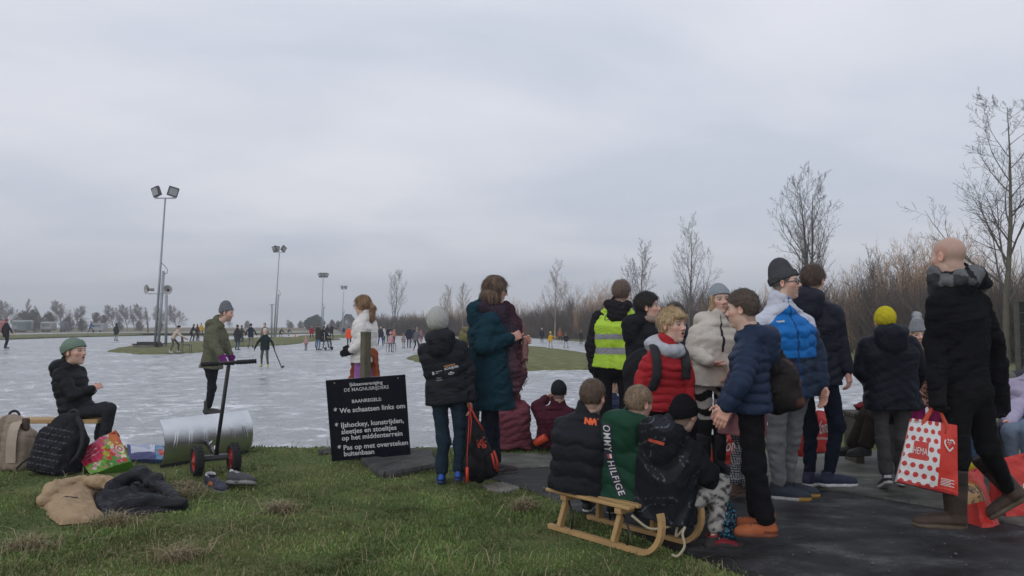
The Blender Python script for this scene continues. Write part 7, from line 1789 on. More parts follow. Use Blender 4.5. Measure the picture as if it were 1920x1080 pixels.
def drawstring_bag():
    top, bl, br = W(884, 772, 6.28), W(874, 902, 6.22), W(938, 886, 6.30)
    t = thing('drawstring_bag', (bl + br) / 2, 'black drawstring bag with red cords and monogram held by the boy in pale beanie', 'bag')
    c = (bl + br) / 2; up = nrm(top - c)
    f = uni(0.05, ell(c + up * 0.12 + [0.0, 0, 0], (0.125, 0.085, 0.15)), ell(c + up * 0.26 + [-0.01, 0, 0], (0.085, 0.06, 0.17)), seg(c + up * 0.30, c + up * 0.50, 0.07, 0.025), boxs(c + up * 0.06, (0.125, 0.06, 0.06), 0.04))
    wn = wrinkle(4, 26, 0.012, (1.6, 1.6, 0.5)); wn2 = wrinkle(5, 75, 0.004)
    o, vq = sdf_obj('body', lambda P: f(P) + wn(P) + wn2(P), c - 0.25 + [0, 0, 0.1], c + [0.25, 0.25, 0.62], 0.008, M_nylon, (0.010, 0.010, 0.012), t)
    M_cord = surf('red_cord', (0.40, 0.035, 0.022), rough=0.7, bump=0.3, bscale=120)
    tp = W(880, 757, 6.33)
    for pts in ([tp, W(879, 800, 6.18), W(876, 850, 6.12), W(876, 898, 6.14)], [tp, W(884, 790, 6.16), W(881, 830, 6.13)], [tp, W(890, 780, 6.18), W(907, 808, 6.18)], [W(926, 845, 6.14), W(933, 866, 6.12), W(932, 884, 6.14)], [W(922, 850, 6.12), W(929, 880, 6.12)]):
        mb = MB(); mb.tube(pts, 0.009, 6, flat=0.5); mb.build('cord', M_cord, t, smooth=True)
    mb = MB(); mb.tube([W(876, 876, 6.10), W(876, 905, 6.10)], 0.012, 6); mb.build('cord_lock', surf('bright_red_tag', (0.60, 0.04, 0.02), rough=0.5), t, smooth=True)
    sh = [(text_mesh('K', 0.085, 0.003, shear=-0.1)[0] + np.array([-0.06, 0.0, 0]), text_mesh('K', 0.085, 0.003)[1]), (text_mesh('S', 0.085, 0.003)[0] + np.array([-0.025, -0.012, 0]), text_mesh('S', 0.085, 0.003)[1]), (text_mesh('P', 0.11, 0.003)[0] + np.array([0.01, -0.03, 0]), text_mesh('P', 0.11, 0.003)[1]), (text_mesh('~', 0.11, 0.004)[0] + np.array([-0.01, 0.045, 0]), text_mesh('~', 0.11, 0.004)[1])]
    wrap_shapes(sh, vq, surf('red_monogram', (0.36, 0.045, 0.03), rough=0.6), t, W(908, 845, 6.0), np.array([1, 0, 0.1]), np.array([-0.1, 0, 1]), 'logo')
drawstring_bag()

def sledge():
    A = G(1030, 990, 0.0); B_ = G(1200, 1040, 0.0); u = nrm(B_ - A); v = np.array([-u[1], u[0], 0.0]); v = v if v[1] > 0 else -v; Wd = 0.36; Ln = np.linalg.norm(B_ - A)
    t = thing('wooden_sledge', A + u * 0.4 + v * 0.18, 'wooden sledge with curled runners carrying three boys', 'sledge')
    M_w = M_pine
    def prof(s):   # along the runner: distance from the rear tip, height
        if s < 0.72: return s * Ln / 0.72, 0.016
        a = (s - 0.72) / 0.28; th = a * R(112); r_ = 0.16; return Ln + r_ * math.sin(th) * 1.0, 0.016 + r_ * (1 - math.cos(th)) * 1.1
    for k in (0, 1):
        o = A + v * Wd * k
        pts = [o + u * x + np.array([0, 0, z]) for x, z in (prof(s) for s in np.linspace(0, 1, 34))]
        mb = MB()
        # rectangular bent section
        P = np.array(pts); T = np.gradient(P, axis=0); T /= np.linalg.norm(T, axis=1)[:, None]; Nn = np.cross(np.tile(v, (len(P), 1)), T)
        ring = np.stack([P + v * a * 0.017 + Nn * b * 0.015 for a, b in ((-1, -1), (1, -1), (1, 1), (-1, 1), (-1, -1))], 1); mb.grid(ring); mb.add(ring[0, :4], {4: [[0, 1, 2, 3]]}); mb.add(ring[-1, :4], {4: [[3, 2, 1, 0]]})
        mb.build('runner', M_w, t, smooth=False)
        for s in (0.10, 0.56):
            f = o + u * s + np.array([0, 0, 0.03]); tp = o + u * (s + 0.035) + np.array([0, 0, 0.205]) + v * (0.03 - 0.06 * k); mb = MB(); mb.bar(f, tp, 0.032, 0.045, up=v, bev=0.004); mb.build('leg', M_w, t)
            mb = MB(); mb.tube([f + u * 0.10 - [0, 0, 0.01], (f + tp) / 2 + u * 0.085, tp + u * 0.01], 0.006, 6); mb.build('iron_brace', M_blackmetal, t, smooth=True)
    for s in (0.13, 0.59):
        a = A + u * (s + 0.005) + np.array([0, 0, 0.215]); mb = MB(); mb.bar(a - v * 0.01, a + v * (Wd + 0.01), 0.05, 0.032, bev=0.004); mb.build('crossbar', M_w, t)
    for i in range(5):
        q = A + v * (0.02 + i * 0.08) + np.array([0, 0, 0.243]); mb = MB(); mb.bar(q - u * 0.03, q + u * (Ln * 0.90), 0.055, 0.02, bev=0.004); mb.build('slat', M_w, t)
    front = A + u * (Ln + 0.12) + np.array([0, 0, 0.16]); 
    rp = [A + u * (Ln * 0.92) + np.array([0, 0, 0.21]), A + u * (Ln + 0.02) + v * 0.06 + np.array([0, 0, 0.13]), front + v * 0.12, front + v * 0.20 + [0, 0, 0.02], front + v * 0.16 - [0, 0, 0.08], W(1287, 985, 4.40), W(1278, 1000, 4.37), W(1286, 1025, 4.34), W(1270, 1045, 4.33), W(1260, 1040, 4.36)]
    P = np.array(rp); tt = np.linspace(0, len(P) - 1, 90); S = np.stack([np.interp(tt, np.arange(len(P)), P[:, i]) for i in range(3)], 1)
    for _ in range(14): S[1:-1] = 0.5 * S[1:-1] + 0.25 * (S[:-2] + S[2:])
    mb = MB(); mb.tube(S, 0.0075, 7); mb.build('rope', surf('pale_rope', (0.40, 0.35, 0.24), rough=0.9, bump=0.6, bscale=160), t, smooth=True)
sledge()

def sparkle_bag():
    c = G(1368, 1032); c[2] = 0; c[1] += 0.12; t = thing('drawstring_bag', c, 'dark sequined bag with turquoise glitter on the ground behind the camouflage trousers', 'bag')
    f = uni(0.05, ell(c + [0, 0, 0.11], (0.075, 0.07, 0.13)), seg(c + [0.0, 0, 0.2], c + [-0.005, 0, 0.31], 0.055, 0.03)); wn = wrinkle(9, 40, 0.014); r = np.random.default_rng(5)
    def cf(cc, v):
        n = np.sin(v[:, 0] * 130 + 4 * np.sin(v[:, 2] * 60)) * np.sin(v[:, 2] * 110 + 3 * np.sin(v[:, 0] * 75)); m = (n > 0.35) & (r.random(len(v)) < 0.6); cc[m] = (0.03, 0.20, 0.30); cc[m & (r.random(len(v)) < 0.3)] = (0.15, 0.35, 0.42); return cc
    sdf_obj('body', lambda P: f(P) + wn(P), c - [0.15, 0.15, 0.02], c + [0.15, 0.15, 0.38], 0.007, surf('sequins', None, rough=0.3, var=0.1, bump=0.3, bscale=120), (0.008, 0.012, 0.022), t, cf)
sparkle_bag()

RED = (0.50, 0.030, 0.022); M_wht = surf('white_bag_print', (0.62, 0.60, 0.58), rough=0.55, var=0.05)
def red_bag(label, TL, TR, BR, BL, depth, seed, text=None, handles=(0.3, 0.7, 0.2, None)):
    t, pf, n, _ = tote('shopping_bag', label, TL, TR, BR, BL, depth, const(RED), seed=seed, res=30, group='red shopping bags', handles=handles, hcol=(0.42, 0.03, 0.02), inside=(0.2, 0.015, 0.012), crumple=0.016)
    if text: on_panel(t, pf, n, [text_uv(*q[:5], 0.012, *q[6:]) for q in text], M_wht)
    return t
red_bag('red bag with white script lettering standing between the black boots and the patterned leggings', W(1346, 806, 6.9), W(1402, 804, 6.95), W(1408, 870, 6.85), W(1338, 873, 6.8), 0.12, 31, [('Vomar', 0.14, 0.36, 0.74, 0.34, 0.03, 0.25, 0.04), ('VOORDEELMARKT', 0.40, 0.22, 0.45, 0.07, 0.01)])
red_bag('plain red bag hanging beside the grey jeans of the man in the blue jacket', W(1486, 752, 6.7), W(1516, 757, 6.75), W(1512, 858, 6.75), W(1472, 853, 6.65), 0.10, 32)
red_bag('red bag with white letters hanging between the legs of the man in navy', W(1534, 768, 6.9), W(1553, 772, 6.9), W(1561, 846, 6.8), W(1524, 848, 6.75), 0.10, 33, [('Vomar', 0.02, 0.38, 0.92, 0.32, 0.03, 0.2, 0.10), ('VOORDEELMARKT', 0.05, 0.28, 0.88, 0.06, 0.01)], handles=None)
red_bag('red bag slumped on the paving between the bald man\'s boots', W(1814, 884, 5.3), W(1836, 874, 5.4), W(1876, 985, 5.1), W(1846, 996, 5.0), 0.12, 34, None, handles=None)
red_bag('big red bag with white letters at the right edge behind the lifted boot', W(1866, 862, 5.45), W(1940, 845, 5.5), W(1952, 962, 5.35), W(1890, 985, 5.25), 0.16, 35, [('Vomar', 0.16, 0.30, 0.8, 0.26, 0.03, 0.2, 0.12)], handles=None)
red_bag('low red bag edge lying under the leopard print bag', W(1812, 938, 5.3), W(1850, 940, 5.35), W(1856, 962, 5.25), W(1812, 962, 5.2), 0.10, 36, None, handles=None)
def leoc(u, v, f):
    c = np.tile(np.array([0.48, 0.30, 0.14]), u.shape + (1,)); r = np.random.default_rng(9)
    for k in range(18):
        cu, cv = r.uniform(0, 1), r.uniform(0, 0.75); a, b = r.uniform(0.06, 0.11), r.uniform(0.07, 0.12); ring = blob(u, v, cu, cv, a, b) & ~blob(u, v, cu + 0.015, cv + 0.01, a * 0.6, b * 0.6); c[ring] = (0.06, 0.04, 0.045); c[blob(u, v, cu, cv, a * 0.5, b * 0.5)] = (0.26, 0.15, 0.09)
    c[v > 0.82] = (0.50, 0.10, 0.03); return c
tote('shopping_bag', 'orange leopard print bag leaning in the red bags behind the bald man', W(1806, 894, 5.0), W(1832, 904, 5.0), W(1850, 938, 4.98), W(1808, 948, 4.95), 0.08, leoc, seed=37, res=60)
def ball():
    c = W(1817, 873, 5.6); t = thing('yellow_bundle', c, 'small yellow cloth bundle showing between the bald man\'s legs', 'cloth'); f = ell(c, (0.05, 0.05, 0.045)); wn = wrinkle(3, 60, 0.012); sdf_obj('cloth', lambda P: f(P) + wn(P), c - 0.08, c + 0.08, 0.006, M_cloth, (0.48, 0.38, 0.03), t)
ball()
def dotted_bag():
    def cf(u, v, f):
        c = np.tile(np.array([0.62, 0.63, 0.63]), u.shape + (1,)); x, y = u * 1.0, v * 1.2
        for i in range(-1, 8):
            for j in range(-1, 9):
                cu = 0.06 + i * 0.145 + (0.072 if j % 2 else 0); cv = 0.03 + j * 0.135; rr = 0.047
                c[((u - cu) / rr) ** 2 + ((v - cv) / (rr * 0.86)) ** 2 < 1] = (0.47, 0.03, 0.025)
        c[(u > 0.155) & (u < 0.43) & (v > 0.395) & (v < 0.665)] = (0.47, 0.03, 0.025)
        c[u > 0.655] = (0.52, 0.035, 0.022); c[v < 0.035] = (0.36, 0.025, 0.025); return c
    top = W(1756, 754, 4.66)
    t, pf, n, _ = tote('shopping_bag', 'white shopping bag with red dots and a red side panel in the bald man\'s hand', W(1708, 784, 4.68), W(1795, 797, 4.58), W(1797, 930, 4.52), W(1682, 903, 4.64), 0.13, cf, seed=38, res=150, bulge=0.035, sidecol=(0.6, 0.6, 0.6), handles=(0.30, 0.80, 0.2, top), hcol=(0.50, 0.06, 0.03), inside=(0.4, 0.4, 0.4), crumple=0.012)
    sh = [text_uv('HEMA', 0.165, 0.475, 0.255, 0.10, 0.0)]
    # small print on the red panel and a heart of two arrows
    for k in range(5): sh.append((np.array([[0.70 + 0.0 * k, 0.10 + 0.022 * k], [0.93 - 0.06 * (k % 2), 0.10 + 0.022 * k], [0.93 - 0.06 * (k % 2), 0.110 + 0.022 * k], [0.70, 0.110 + 0.022 * k]]), [[0, 1, 2, 3]]))
    H = []; 
    for sx in (-1, 1):
        pts = [(0.0, -0.085), (0.055, -0.030), (0.075, 0.015), (0.06, 0.05), (0.03, 0.06), (0.008, 0.045)]
        for i in range(len(pts) - 1):
            if sx > 0 and i == 1 or sx < 0 and i == 3: continue
            a, b = np.array(pts[i]) * [sx, 1], np.array(pts[i + 1]) * [sx, 1]; d = nrm(np.array([*(b - a), 0]))[:2]; nn = np.array([-d[1], d[0]]) * 0.010
            q = np.array([a - nn, b - nn, b + nn, a + nn]) * [1.35, 1.15] + [0.835, 0.70]; f = [0, 1, 2, 3]; 
            H.append((q, [f if np.cross(q[1] - q[0], q[2] - q[0]) > 0 else f[::-1]]))
    H += [text_uv('WAARDE', 0.785, 0.715, 0.10, 0.018, 0.01), text_uv('VOL', 0.81, 0.69, 0.05, 0.018, 0.01)]
    [on_panel(t, pf, n, [q_], M_wht) for q_ in sh]; on_panel(t, pf, n, H, M_wht, 'emblem')
dotted_bag()

# packs on backs
def worn_packs():
    c = W(1456, 705, 4.74); M = rot(-78); t = thing('backpack', c - [0, 0, 0.25], 'dark floral backpack on the back of the boy in the navy jacket', 'backpack')
    f = uni(0.05, ell(c + [-0.01, 0, -0.06], (0.13, 0.16, 0.17)), ell(c + [-0.05, 0, 0.13], (0.075, 0.13, 0.14)), boxs(c + [0.02, -0.02, -0.10], (0.10, 0.13, 0.11), 0.06), seg(W(1437, 650, 4.74), W(1458, 700, 4.78), 0.05, 0.10)); wn = wrinkle(14, 28, 0.016); wn2 = wrinkle(15, 75, 0.005); r = np.random.default_rng(6)
    ctr = r.uniform(-1, 1, (34, 3)) * [0.15, 0.18, 0.26] + c
    def cf(cc, v):
        for i, q in enumerate(ctr):
            m = np.linalg.norm(v - q, axis=1) < 0.030; cc[m] = [(0.10, 0.045, 0.03), (0.07, 0.05, 0.025), (0.085, 0.035, 0.03)][i % 3]
        return cc
    o, vq = sdf_obj('body', lambda P: f(P) + wn(P) + wn2(P), c - [0.24, 0.25, 0.32], c + [0.2, 0.25, 0.36], 0.008, M_canvas, (0.020, 0.017, 0.017), t, cf)
    mb = MB(); mb.tube([W(1424, 646, 4.52), W(1440, 668, 4.50), W(1450, 700, 4.56)], 0.03, 8, flat=0.4); mb.build('strap', surf('dark_strap', (0.018, 0.016, 0.016), rough=0.8, bump=0.3, bscale=80), t, smooth=True)
    mb = MB(); mb.tube([W(1471, 722, 4.60), W(1472, 745, 4.60)], 0.005, 6); mb.build('zip_pull', M_zinc, t, smooth=True)
    c = W(1210, 705, 5.83); t = thing('backpack', c - [0, 0, 0.2], 'black backpack worn by the blond boy in the red jacket', 'backpack')
    f = uni(0.05, ell(c, (0.17, 0.11, 0.22)), boxs(c - [0, 0, 0.06], (0.14, 0.10, 0.14), 0.06)); wn = wrinkle(17, 26, 0.012)
    sdf_obj('body', lambda P: f(P) + wn(P), c - [0.25, 0.2, 0.3], c + [0.25, 0.2, 0.3], 0.010, M_canvas, (0.013, 0.013, 0.016), t)
    ms = surf('black_strap', (0.014, 0.014, 0.018))
    for pts in ([W(1222, 640, 5.62), W(1226, 650, 5.42), W(1232, 675, 5.33), W(1232, 705, 5.32), W(1222, 730, 5.36), W(1213, 742, 5.5)], [W(1276, 648, 5.62), W(1283, 660, 5.48), W(1287, 685, 5.41), W(1286, 710, 5.42)]):
        S = np.array(pts); tt = np.linspace(0, len(S) - 1, 24); S = np.stack([np.interp(tt, np.arange(len(S)), S[:, i]) for i in range(3)], 1); mb = MB(); mb.tube(S, 0.014, 8, flat=2.3); mb.build('strap', ms, t, smooth=True)
worn_packs()
def snack():
    c = W(1221, 797, 4.86); t = thing('paper_cup', c - [0, 0, 0.04], 'crumpled white paper cup held near the face of the boy in green', 'cup'); mb = MB(); mb.lathe([(0.0, -0.04), (0.028, -0.04), (0.036, 0.035), (0.038, 0.04), (0.032, 0.035), (0.0, 0.0)], 18, c, rot(40, 0, 30)); mb.build('cup', surf('white_paper', (0.60, 0.58, 0.55), rough=0.8, bump=0.2), t, smooth=True)
    a, b = W(1003, 832, 7.95), W(1024, 820, 7.9); t = thing('drink_flask', a, 'orange red flask lying beside the person in the maroon sweater', 'flask'); mb = MB(); mb.tube([a, a * 0.85 + b * 0.15, a * 0.8 + b * 0.2, b * 0.97 + a * 0.03, b], [0.030, 0.034, 0.042, 0.042, 0.036], 14); mb.build('body', surf('orange_flask', (0.55, 0.06, 0.02), rough=0.4), t, smooth=True)
    c = G(990, 835); t = thing('glove', (c[0], c[1], 0.0), 'grey and white glove lying on the grass by the ice', 'glove'); f = uni(0.02, ell(c + [0, 0, 0.03], (0.06, 0.04, 0.03)), seg(c + [0.03, 0, 0.03], c + [0.11, 0.02, 0.06], 0.03, 0.02), seg(c + [-0.03, 0, 0.02], c + [-0.08, -0.02, 0.02], 0.02, 0.012)); wn = wrinkle(6, 60, 0.008)
    sdf_obj('body', lambda P: f(P) + wn(P), c - 0.14, c + 0.16, 0.007, M_cloth, (0.10, 0.10, 0.105), t, lambda cc, v: np.where((v[:, 2] < 0.025)[:, None], (0.42, 0.42, 0.42), cc))
snack()

def rear_bench(label, x0, x1, y, Y, zt=None, mat=None):
    a, b = W(x0, y, Y), W(x1, y, Y); t = thing('low_bench', ((a[0] + b[0]) / 2, Y, 0), label, 'bench'); m = mat or surf('dark_wet_wood', (0.06, 0.050, 0.036), rough=0.7, var=0.3, bump=0.4, bscale=30)
    for k in (-1, 0, 1):
        mb = MB(); mb.bar(a + [0, k * 0.11, 0], b + [0, k * 0.11, 0], 0.10, 0.04, bev=0.006); mb.build('plank', m, t)
    for x in (0.12, 0.88):
        q = a + (b - a) * x; mb = MB(); mb.box((q[0], Y, q[2] / 2 - 0.02), (0.04, 0.13, q[2] / 2), bev=0.006); mb.build('leg', m, t)
rear_bench('low dark wooden bench behind the yellow hat child', 1588, 1690, 775, 7.4)
rear_bench('low dark wooden bench at the right edge under the lilac jacket', 1846, 1990, 800, 6.7)
def rear_pile():
    def heap(name, label, cat, c, r_, col, seed, mat=M_cloth, amp=0.03):
        t = thing(name, c - [0, 0, r_[2]], label, cat); f = ell(c, r_); wn = wrinkle(seed, 24, amp); wn2 = wrinkle(seed + 1, 60, amp * 0.3); e = np.array(r_) + 0.06; sdf_obj('cloth', lambda P: f(P) + wn(P) + wn2(P), c - e, c + e, 0.011, mat, col, t)
    heap('coat', 'grey green coat heaped behind the bald man\'s right hand', 'coat', W(1886, 735, 6.7), (0.09, 0.14, 0.20), (0.15, 0.155, 0.125), 51)
    heap('coat', 'dark grey coat heaped on the bench above the lilac jacket', 'coat', W(1907, 712, 6.9), (0.13, 0.15, 0.10), (0.045, 0.046, 0.055), 52)
    heap('bag_bundle', 'bright orange bundle on the rear bench under the grey green coat', 'cloth', W(1884, 772, 6.75), (0.08, 0.10, 0.05), (0.42, 0.06, 0.02), 53)
    heap('mittens', 'dark red mittens lying on the low bench behind the man in navy', 'mittens', W(1625, 763, 7.3), (0.11, 0.09, 0.04), (0.17, 0.022, 0.03), 54, amp=0.015)
    c = W(1866, 760, 6.6); t = thing('handbag', c - [0, 0, 0.1], 'dusty pink handbag standing on the rear bench behind the bald man', 'handbag'); mb = MB(); mb.box(c, (0.10, 0.05, 0.09), rot(10), bev=0.025); mb.build('body', surf('pink_leather', (0.30, 0.16, 0.16), rough=0.5, bump=0.1), t, smooth=False); mb = MB(); mb.tube([c + [-0.07, 0, 0.08], c + [-0.05, 0, 0.16], c + [0.05, 0, 0.16], c + [0.07, 0, 0.08]], 0.008, 6); mb.build('handle', surf('pink_leather', (0.3, 0.16, 0.16)), t, smooth=True)
rear_pile()
def plank_fence():
    Y = 13.0; a = W(1903, 565, Y); t = thing('plank_fence', (a[0] + 1.0, Y, 0), 'black horizontal plank fence at the right edge of the picture', 'fence'); m = surf('black_stained_wood', (0.010, 0.010, 0.011), rough=0.8, var=0.3, bump=0.4, bscale=20)
    mb = MB(); h = a[2]; n = 9
    for i in range(n): z0 = h - (i + 0.5) * h / n; mb.box((a[0] + 1.53, Y + 0.004 * (i % 2), z0), (1.5, 0.016, h / n / 2 - 0.006), bev=0.003)
    mb.build('board_panel', m, t)
    for x in (0.0, 1.5, 3.0):
        mb = MB(); mb.box((a[0] + x + 0.02, Y + (0.0 if x else 0), h / 2), (0.03, 0.03, h / 2 + 0.01), bev=0.004); mb.build('post', surf('grey_fence_post', (0.07, 0.066, 0.055), rough=0.9, var=0.3), t)
plank_fence()

def crumbs():
    """grit and ice crumbs trodden on to the slabs and the near ice"""
    r = np.random.default_rng(12); n = 1500; y = 1 / r.uniform(1 / 8.2, 1 / 4.0, n); x = r.uniform(-0.6, 0.75, n) * y; z = np.full(n, 0.016); ok = poly_dist(x, y, path_poly) < -0.05
    y2 = r.uniform(9.0, 15, 700); x2 = r.uniform(-0.75, 0.2, 700) * y2; P = np.concatenate([np.column_stack([x, y, z])[ok][:160], np.column_stack([x2, y2, np.full(700, ICE + 0.004)])]); n = len(P)
    s = np.abs(r.normal(0.004, 0.003, (n, 1))) + 0.002; s[-700:] *= 2.0; o = np.array([[1, 0, 0], [0, 1, 0], [-1, 0, 0], [0, -1, 0], [0, 0, 0.8]]); th = r.uniform(0, 6.28, n)
    V = np.stack([P + s * np.stack([np.cos(th) * a - np.sin(th) * b, np.sin(th) * a + np.cos(th) * b, np.full(n, c)], 1) for a, b, c in o], 1).reshape(-1, 3); i = np.arange(n)[:, None] * 5
    q = np.concatenate([np.concatenate([i + k, i + (k + 1) % 4, i + 4], 1) for k in range(4)]); g = r.uniform(0.03, 0.12, (n, 1)); g[-700:] = 0.6; tag(mesh_obj('ice_crumbs', V, q, surf('crumbs', None, rough=0.6), col=np.repeat(np.tile(g, (1, 3)), 5, 0), smooth=False), kind='stuff')
crumbs()
# ================================================================== masts, skaters and things out on the ice
def mast(label, base_px, Y, top_px, kind, horn=False, lean=None, plinth=False, z0=ICE):
    b = W(base_px[0], base_px[1], Y); b[2] = z0; tp = W(top_px[0], top_px[1], Y); H = tp[2] - z0; ax = nrm(tp - b); s = H / 9.0
    t = thing('floodlight_mast', b, label, 'light mast', 'floodlight masts along the rink')
    mb = MB(); mb.tube([b, b + ax * H * 0.45, tp], [0.075 * max(s, 0.8), 0.065 * max(s, 0.8), 0.045 * max(s, 0.8)], 12); mb.build('pole', M_zinc_pole, t, smooth=True)
    mb = MB(); o = np.array([0.17 * s + 0.05, -0.04, 0]); e = b + ax * H * 0.515 + o; mb.tube([b + o, e], 0.085 * max(s, 0.8), 10); mb.build('lower_post', M_zinc_pole, t, smooth=True)
    k = b + ax * H * 0.56; mb = MB(); pts = [k + [0.03, 0, 0.1 * s], k + [0.25 * s, 0, -0.1 * s], k + [0.42 * s, 0, -0.32 * s], k + [0.40 * s, 0, -0.52 * s], k + [0.24 * s, -0.02, -0.60 * s]]; mb.tube(pts, 0.026, 7); mb.build('cable', M_zinc_pole, t, smooth=True)
    mb = MB(); mb.bar(tp + [-0.62 * s, 0, -0.02], tp + [0.62 * s, 0, -0.02], 0.08, 0.06); arm = mb.build('crossarm', M_zinc_pole, t)
    lit = surf('lamp_glass', (0.34, 0.35, 0.36), rough=0.2, var=0.2, spec=0.6); hs = surf('lamp_housing', (0.055, 0.058, 0.062), rough=0.5, var=0.1)
    for dx, yaw, roll in kind:
        c = tp + np.array([dx * s, -0.06, 0.36 * s]); M = rot(yaw, -12, roll)
        mb = MB(); mb.box(c, (0.29 * s, 0.10 * s, 0.29 * s), M, bev=0.03 * s)
        for q in range(5): mb.box(c + M @ np.array([(-0.2 + 0.1 * q) * s, -0.12 * s, 0]), (0.008, 0.045 * s, 0.24 * s), M)
        h = mb.build('lamp', hs, t)
        mb = MB(); mb.box(c + M @ np.array([0, 0.102 * s, 0]), (0.22 * s, 0.006, 0.20 * s), M); mb.build('lens', lit, h)
        mb = MB(); mb.tube([tp + np.array([dx * s - 0.1 * s, 0, 0]), c + M @ np.array([-0.2 * s, 0, -0.2 * s])], 0.018, 5); mb.tube([tp + np.array([dx * s + 0.1 * s, 0, 0]), c + M @ np.array([0.2 * s, 0, -0.2 * s])], 0.018, 5); mb.build('yoke', hs, t)
    if horn:
        zc = W(0, 544, Y)[2]
        mb = MB(); q = b + ax * (zc - z0 - 0.22); mb.bar(q + [-0.55, -0.10, 0], q + [0.62, -0.10, 0], 0.05, 0.04); mb.build('bracket', M_zinc_pole, t)
        for dx, yaw, gz_ in ((-0.50, 216, 0.02), (0.62, 170, -0.01)):
            c = q + np.array([dx, -0.14, 0.24 + gz_]); M0 = rot(yaw); M = np.stack([M0[:, 0], np.cross(M0[:, 1], M0[:, 0]) * 1.0, M0[:, 1]], 1); M[:, 1] = np.cross(M[:, 2], M[:, 0])
            mb = MB(); mb.lathe([(0.0, -0.28), (0.09, -0.28), (0.10, -0.12), (0.05, -0.10), (0.09, 0.0), (0.17, 0.09), (0.275, 0.16), (0.285, 0.17), (0.26, 0.16), (0.15, 0.07), (0.085, 0.0), (0.07, 0.0)], 24, c, M); hn = mb.build('horn_speaker', surf('grey_horn', (0.34, 0.34, 0.34), rough=0.5, var=0.06), t, smooth=True)
            mb = MB(); mb.lathe([(0.0, 0.10), (0.07, 0.09), (0.085, 0.03), (0.07, 0.0)], 16, c, M); mb.build('horn_core', surf('dark_horn', (0.05, 0.05, 0.055), rough=0.6), hn, smooth=True)
    if plinth:
        c = b + [-0.2, 0.1, 0]; mb = MB(); mb.box(c + [-0.25, 0, 0.14], (0.62, 0.6, 0.16), bev=0.02); mb.build('plinth', M_conc, t)
        mb = MB(); mb.box(c + [-0.2, 0, 0.325], (0.72, 0.65, 0.025), bev=0.01); mb.box(c + [-0.18, 0, 0.40], (0.55, 0.4, 0.05), bev=0.01); mb.build('cover_plate', M_blackmetal, t)
Ym = 1.36 * FPX / (655 - 612)
mast('nearest floodlight mast with two horn loudspeakers on a concrete plinth', (290, 655), Ym, (310, 371), [(-0.52, 205, 14), (0.48, 150, -14)], horn=True, plinth=True)
mast('second floodlight mast with three lamps rising from the grass island', (513, 634), 1.36 * FPX / 22.5, (524, 473), [(-0.5, 215, 18), (-0.28, 170, -6), (0.45, 120, -30)])
mast('third floodlight mast with two small horns low on its pole', (602, 628), 88, (606, 520), [(-0.45, 205, 14), (-0.15, 190, 6), (0.2, 180, 0), (0.5, 150, -14)])
mast('farthest floodlight mast, in front of the gabled house', (640, 624), 118, (645, 542), [(-0.35, 205, 14), (0.35, 150, -14)])
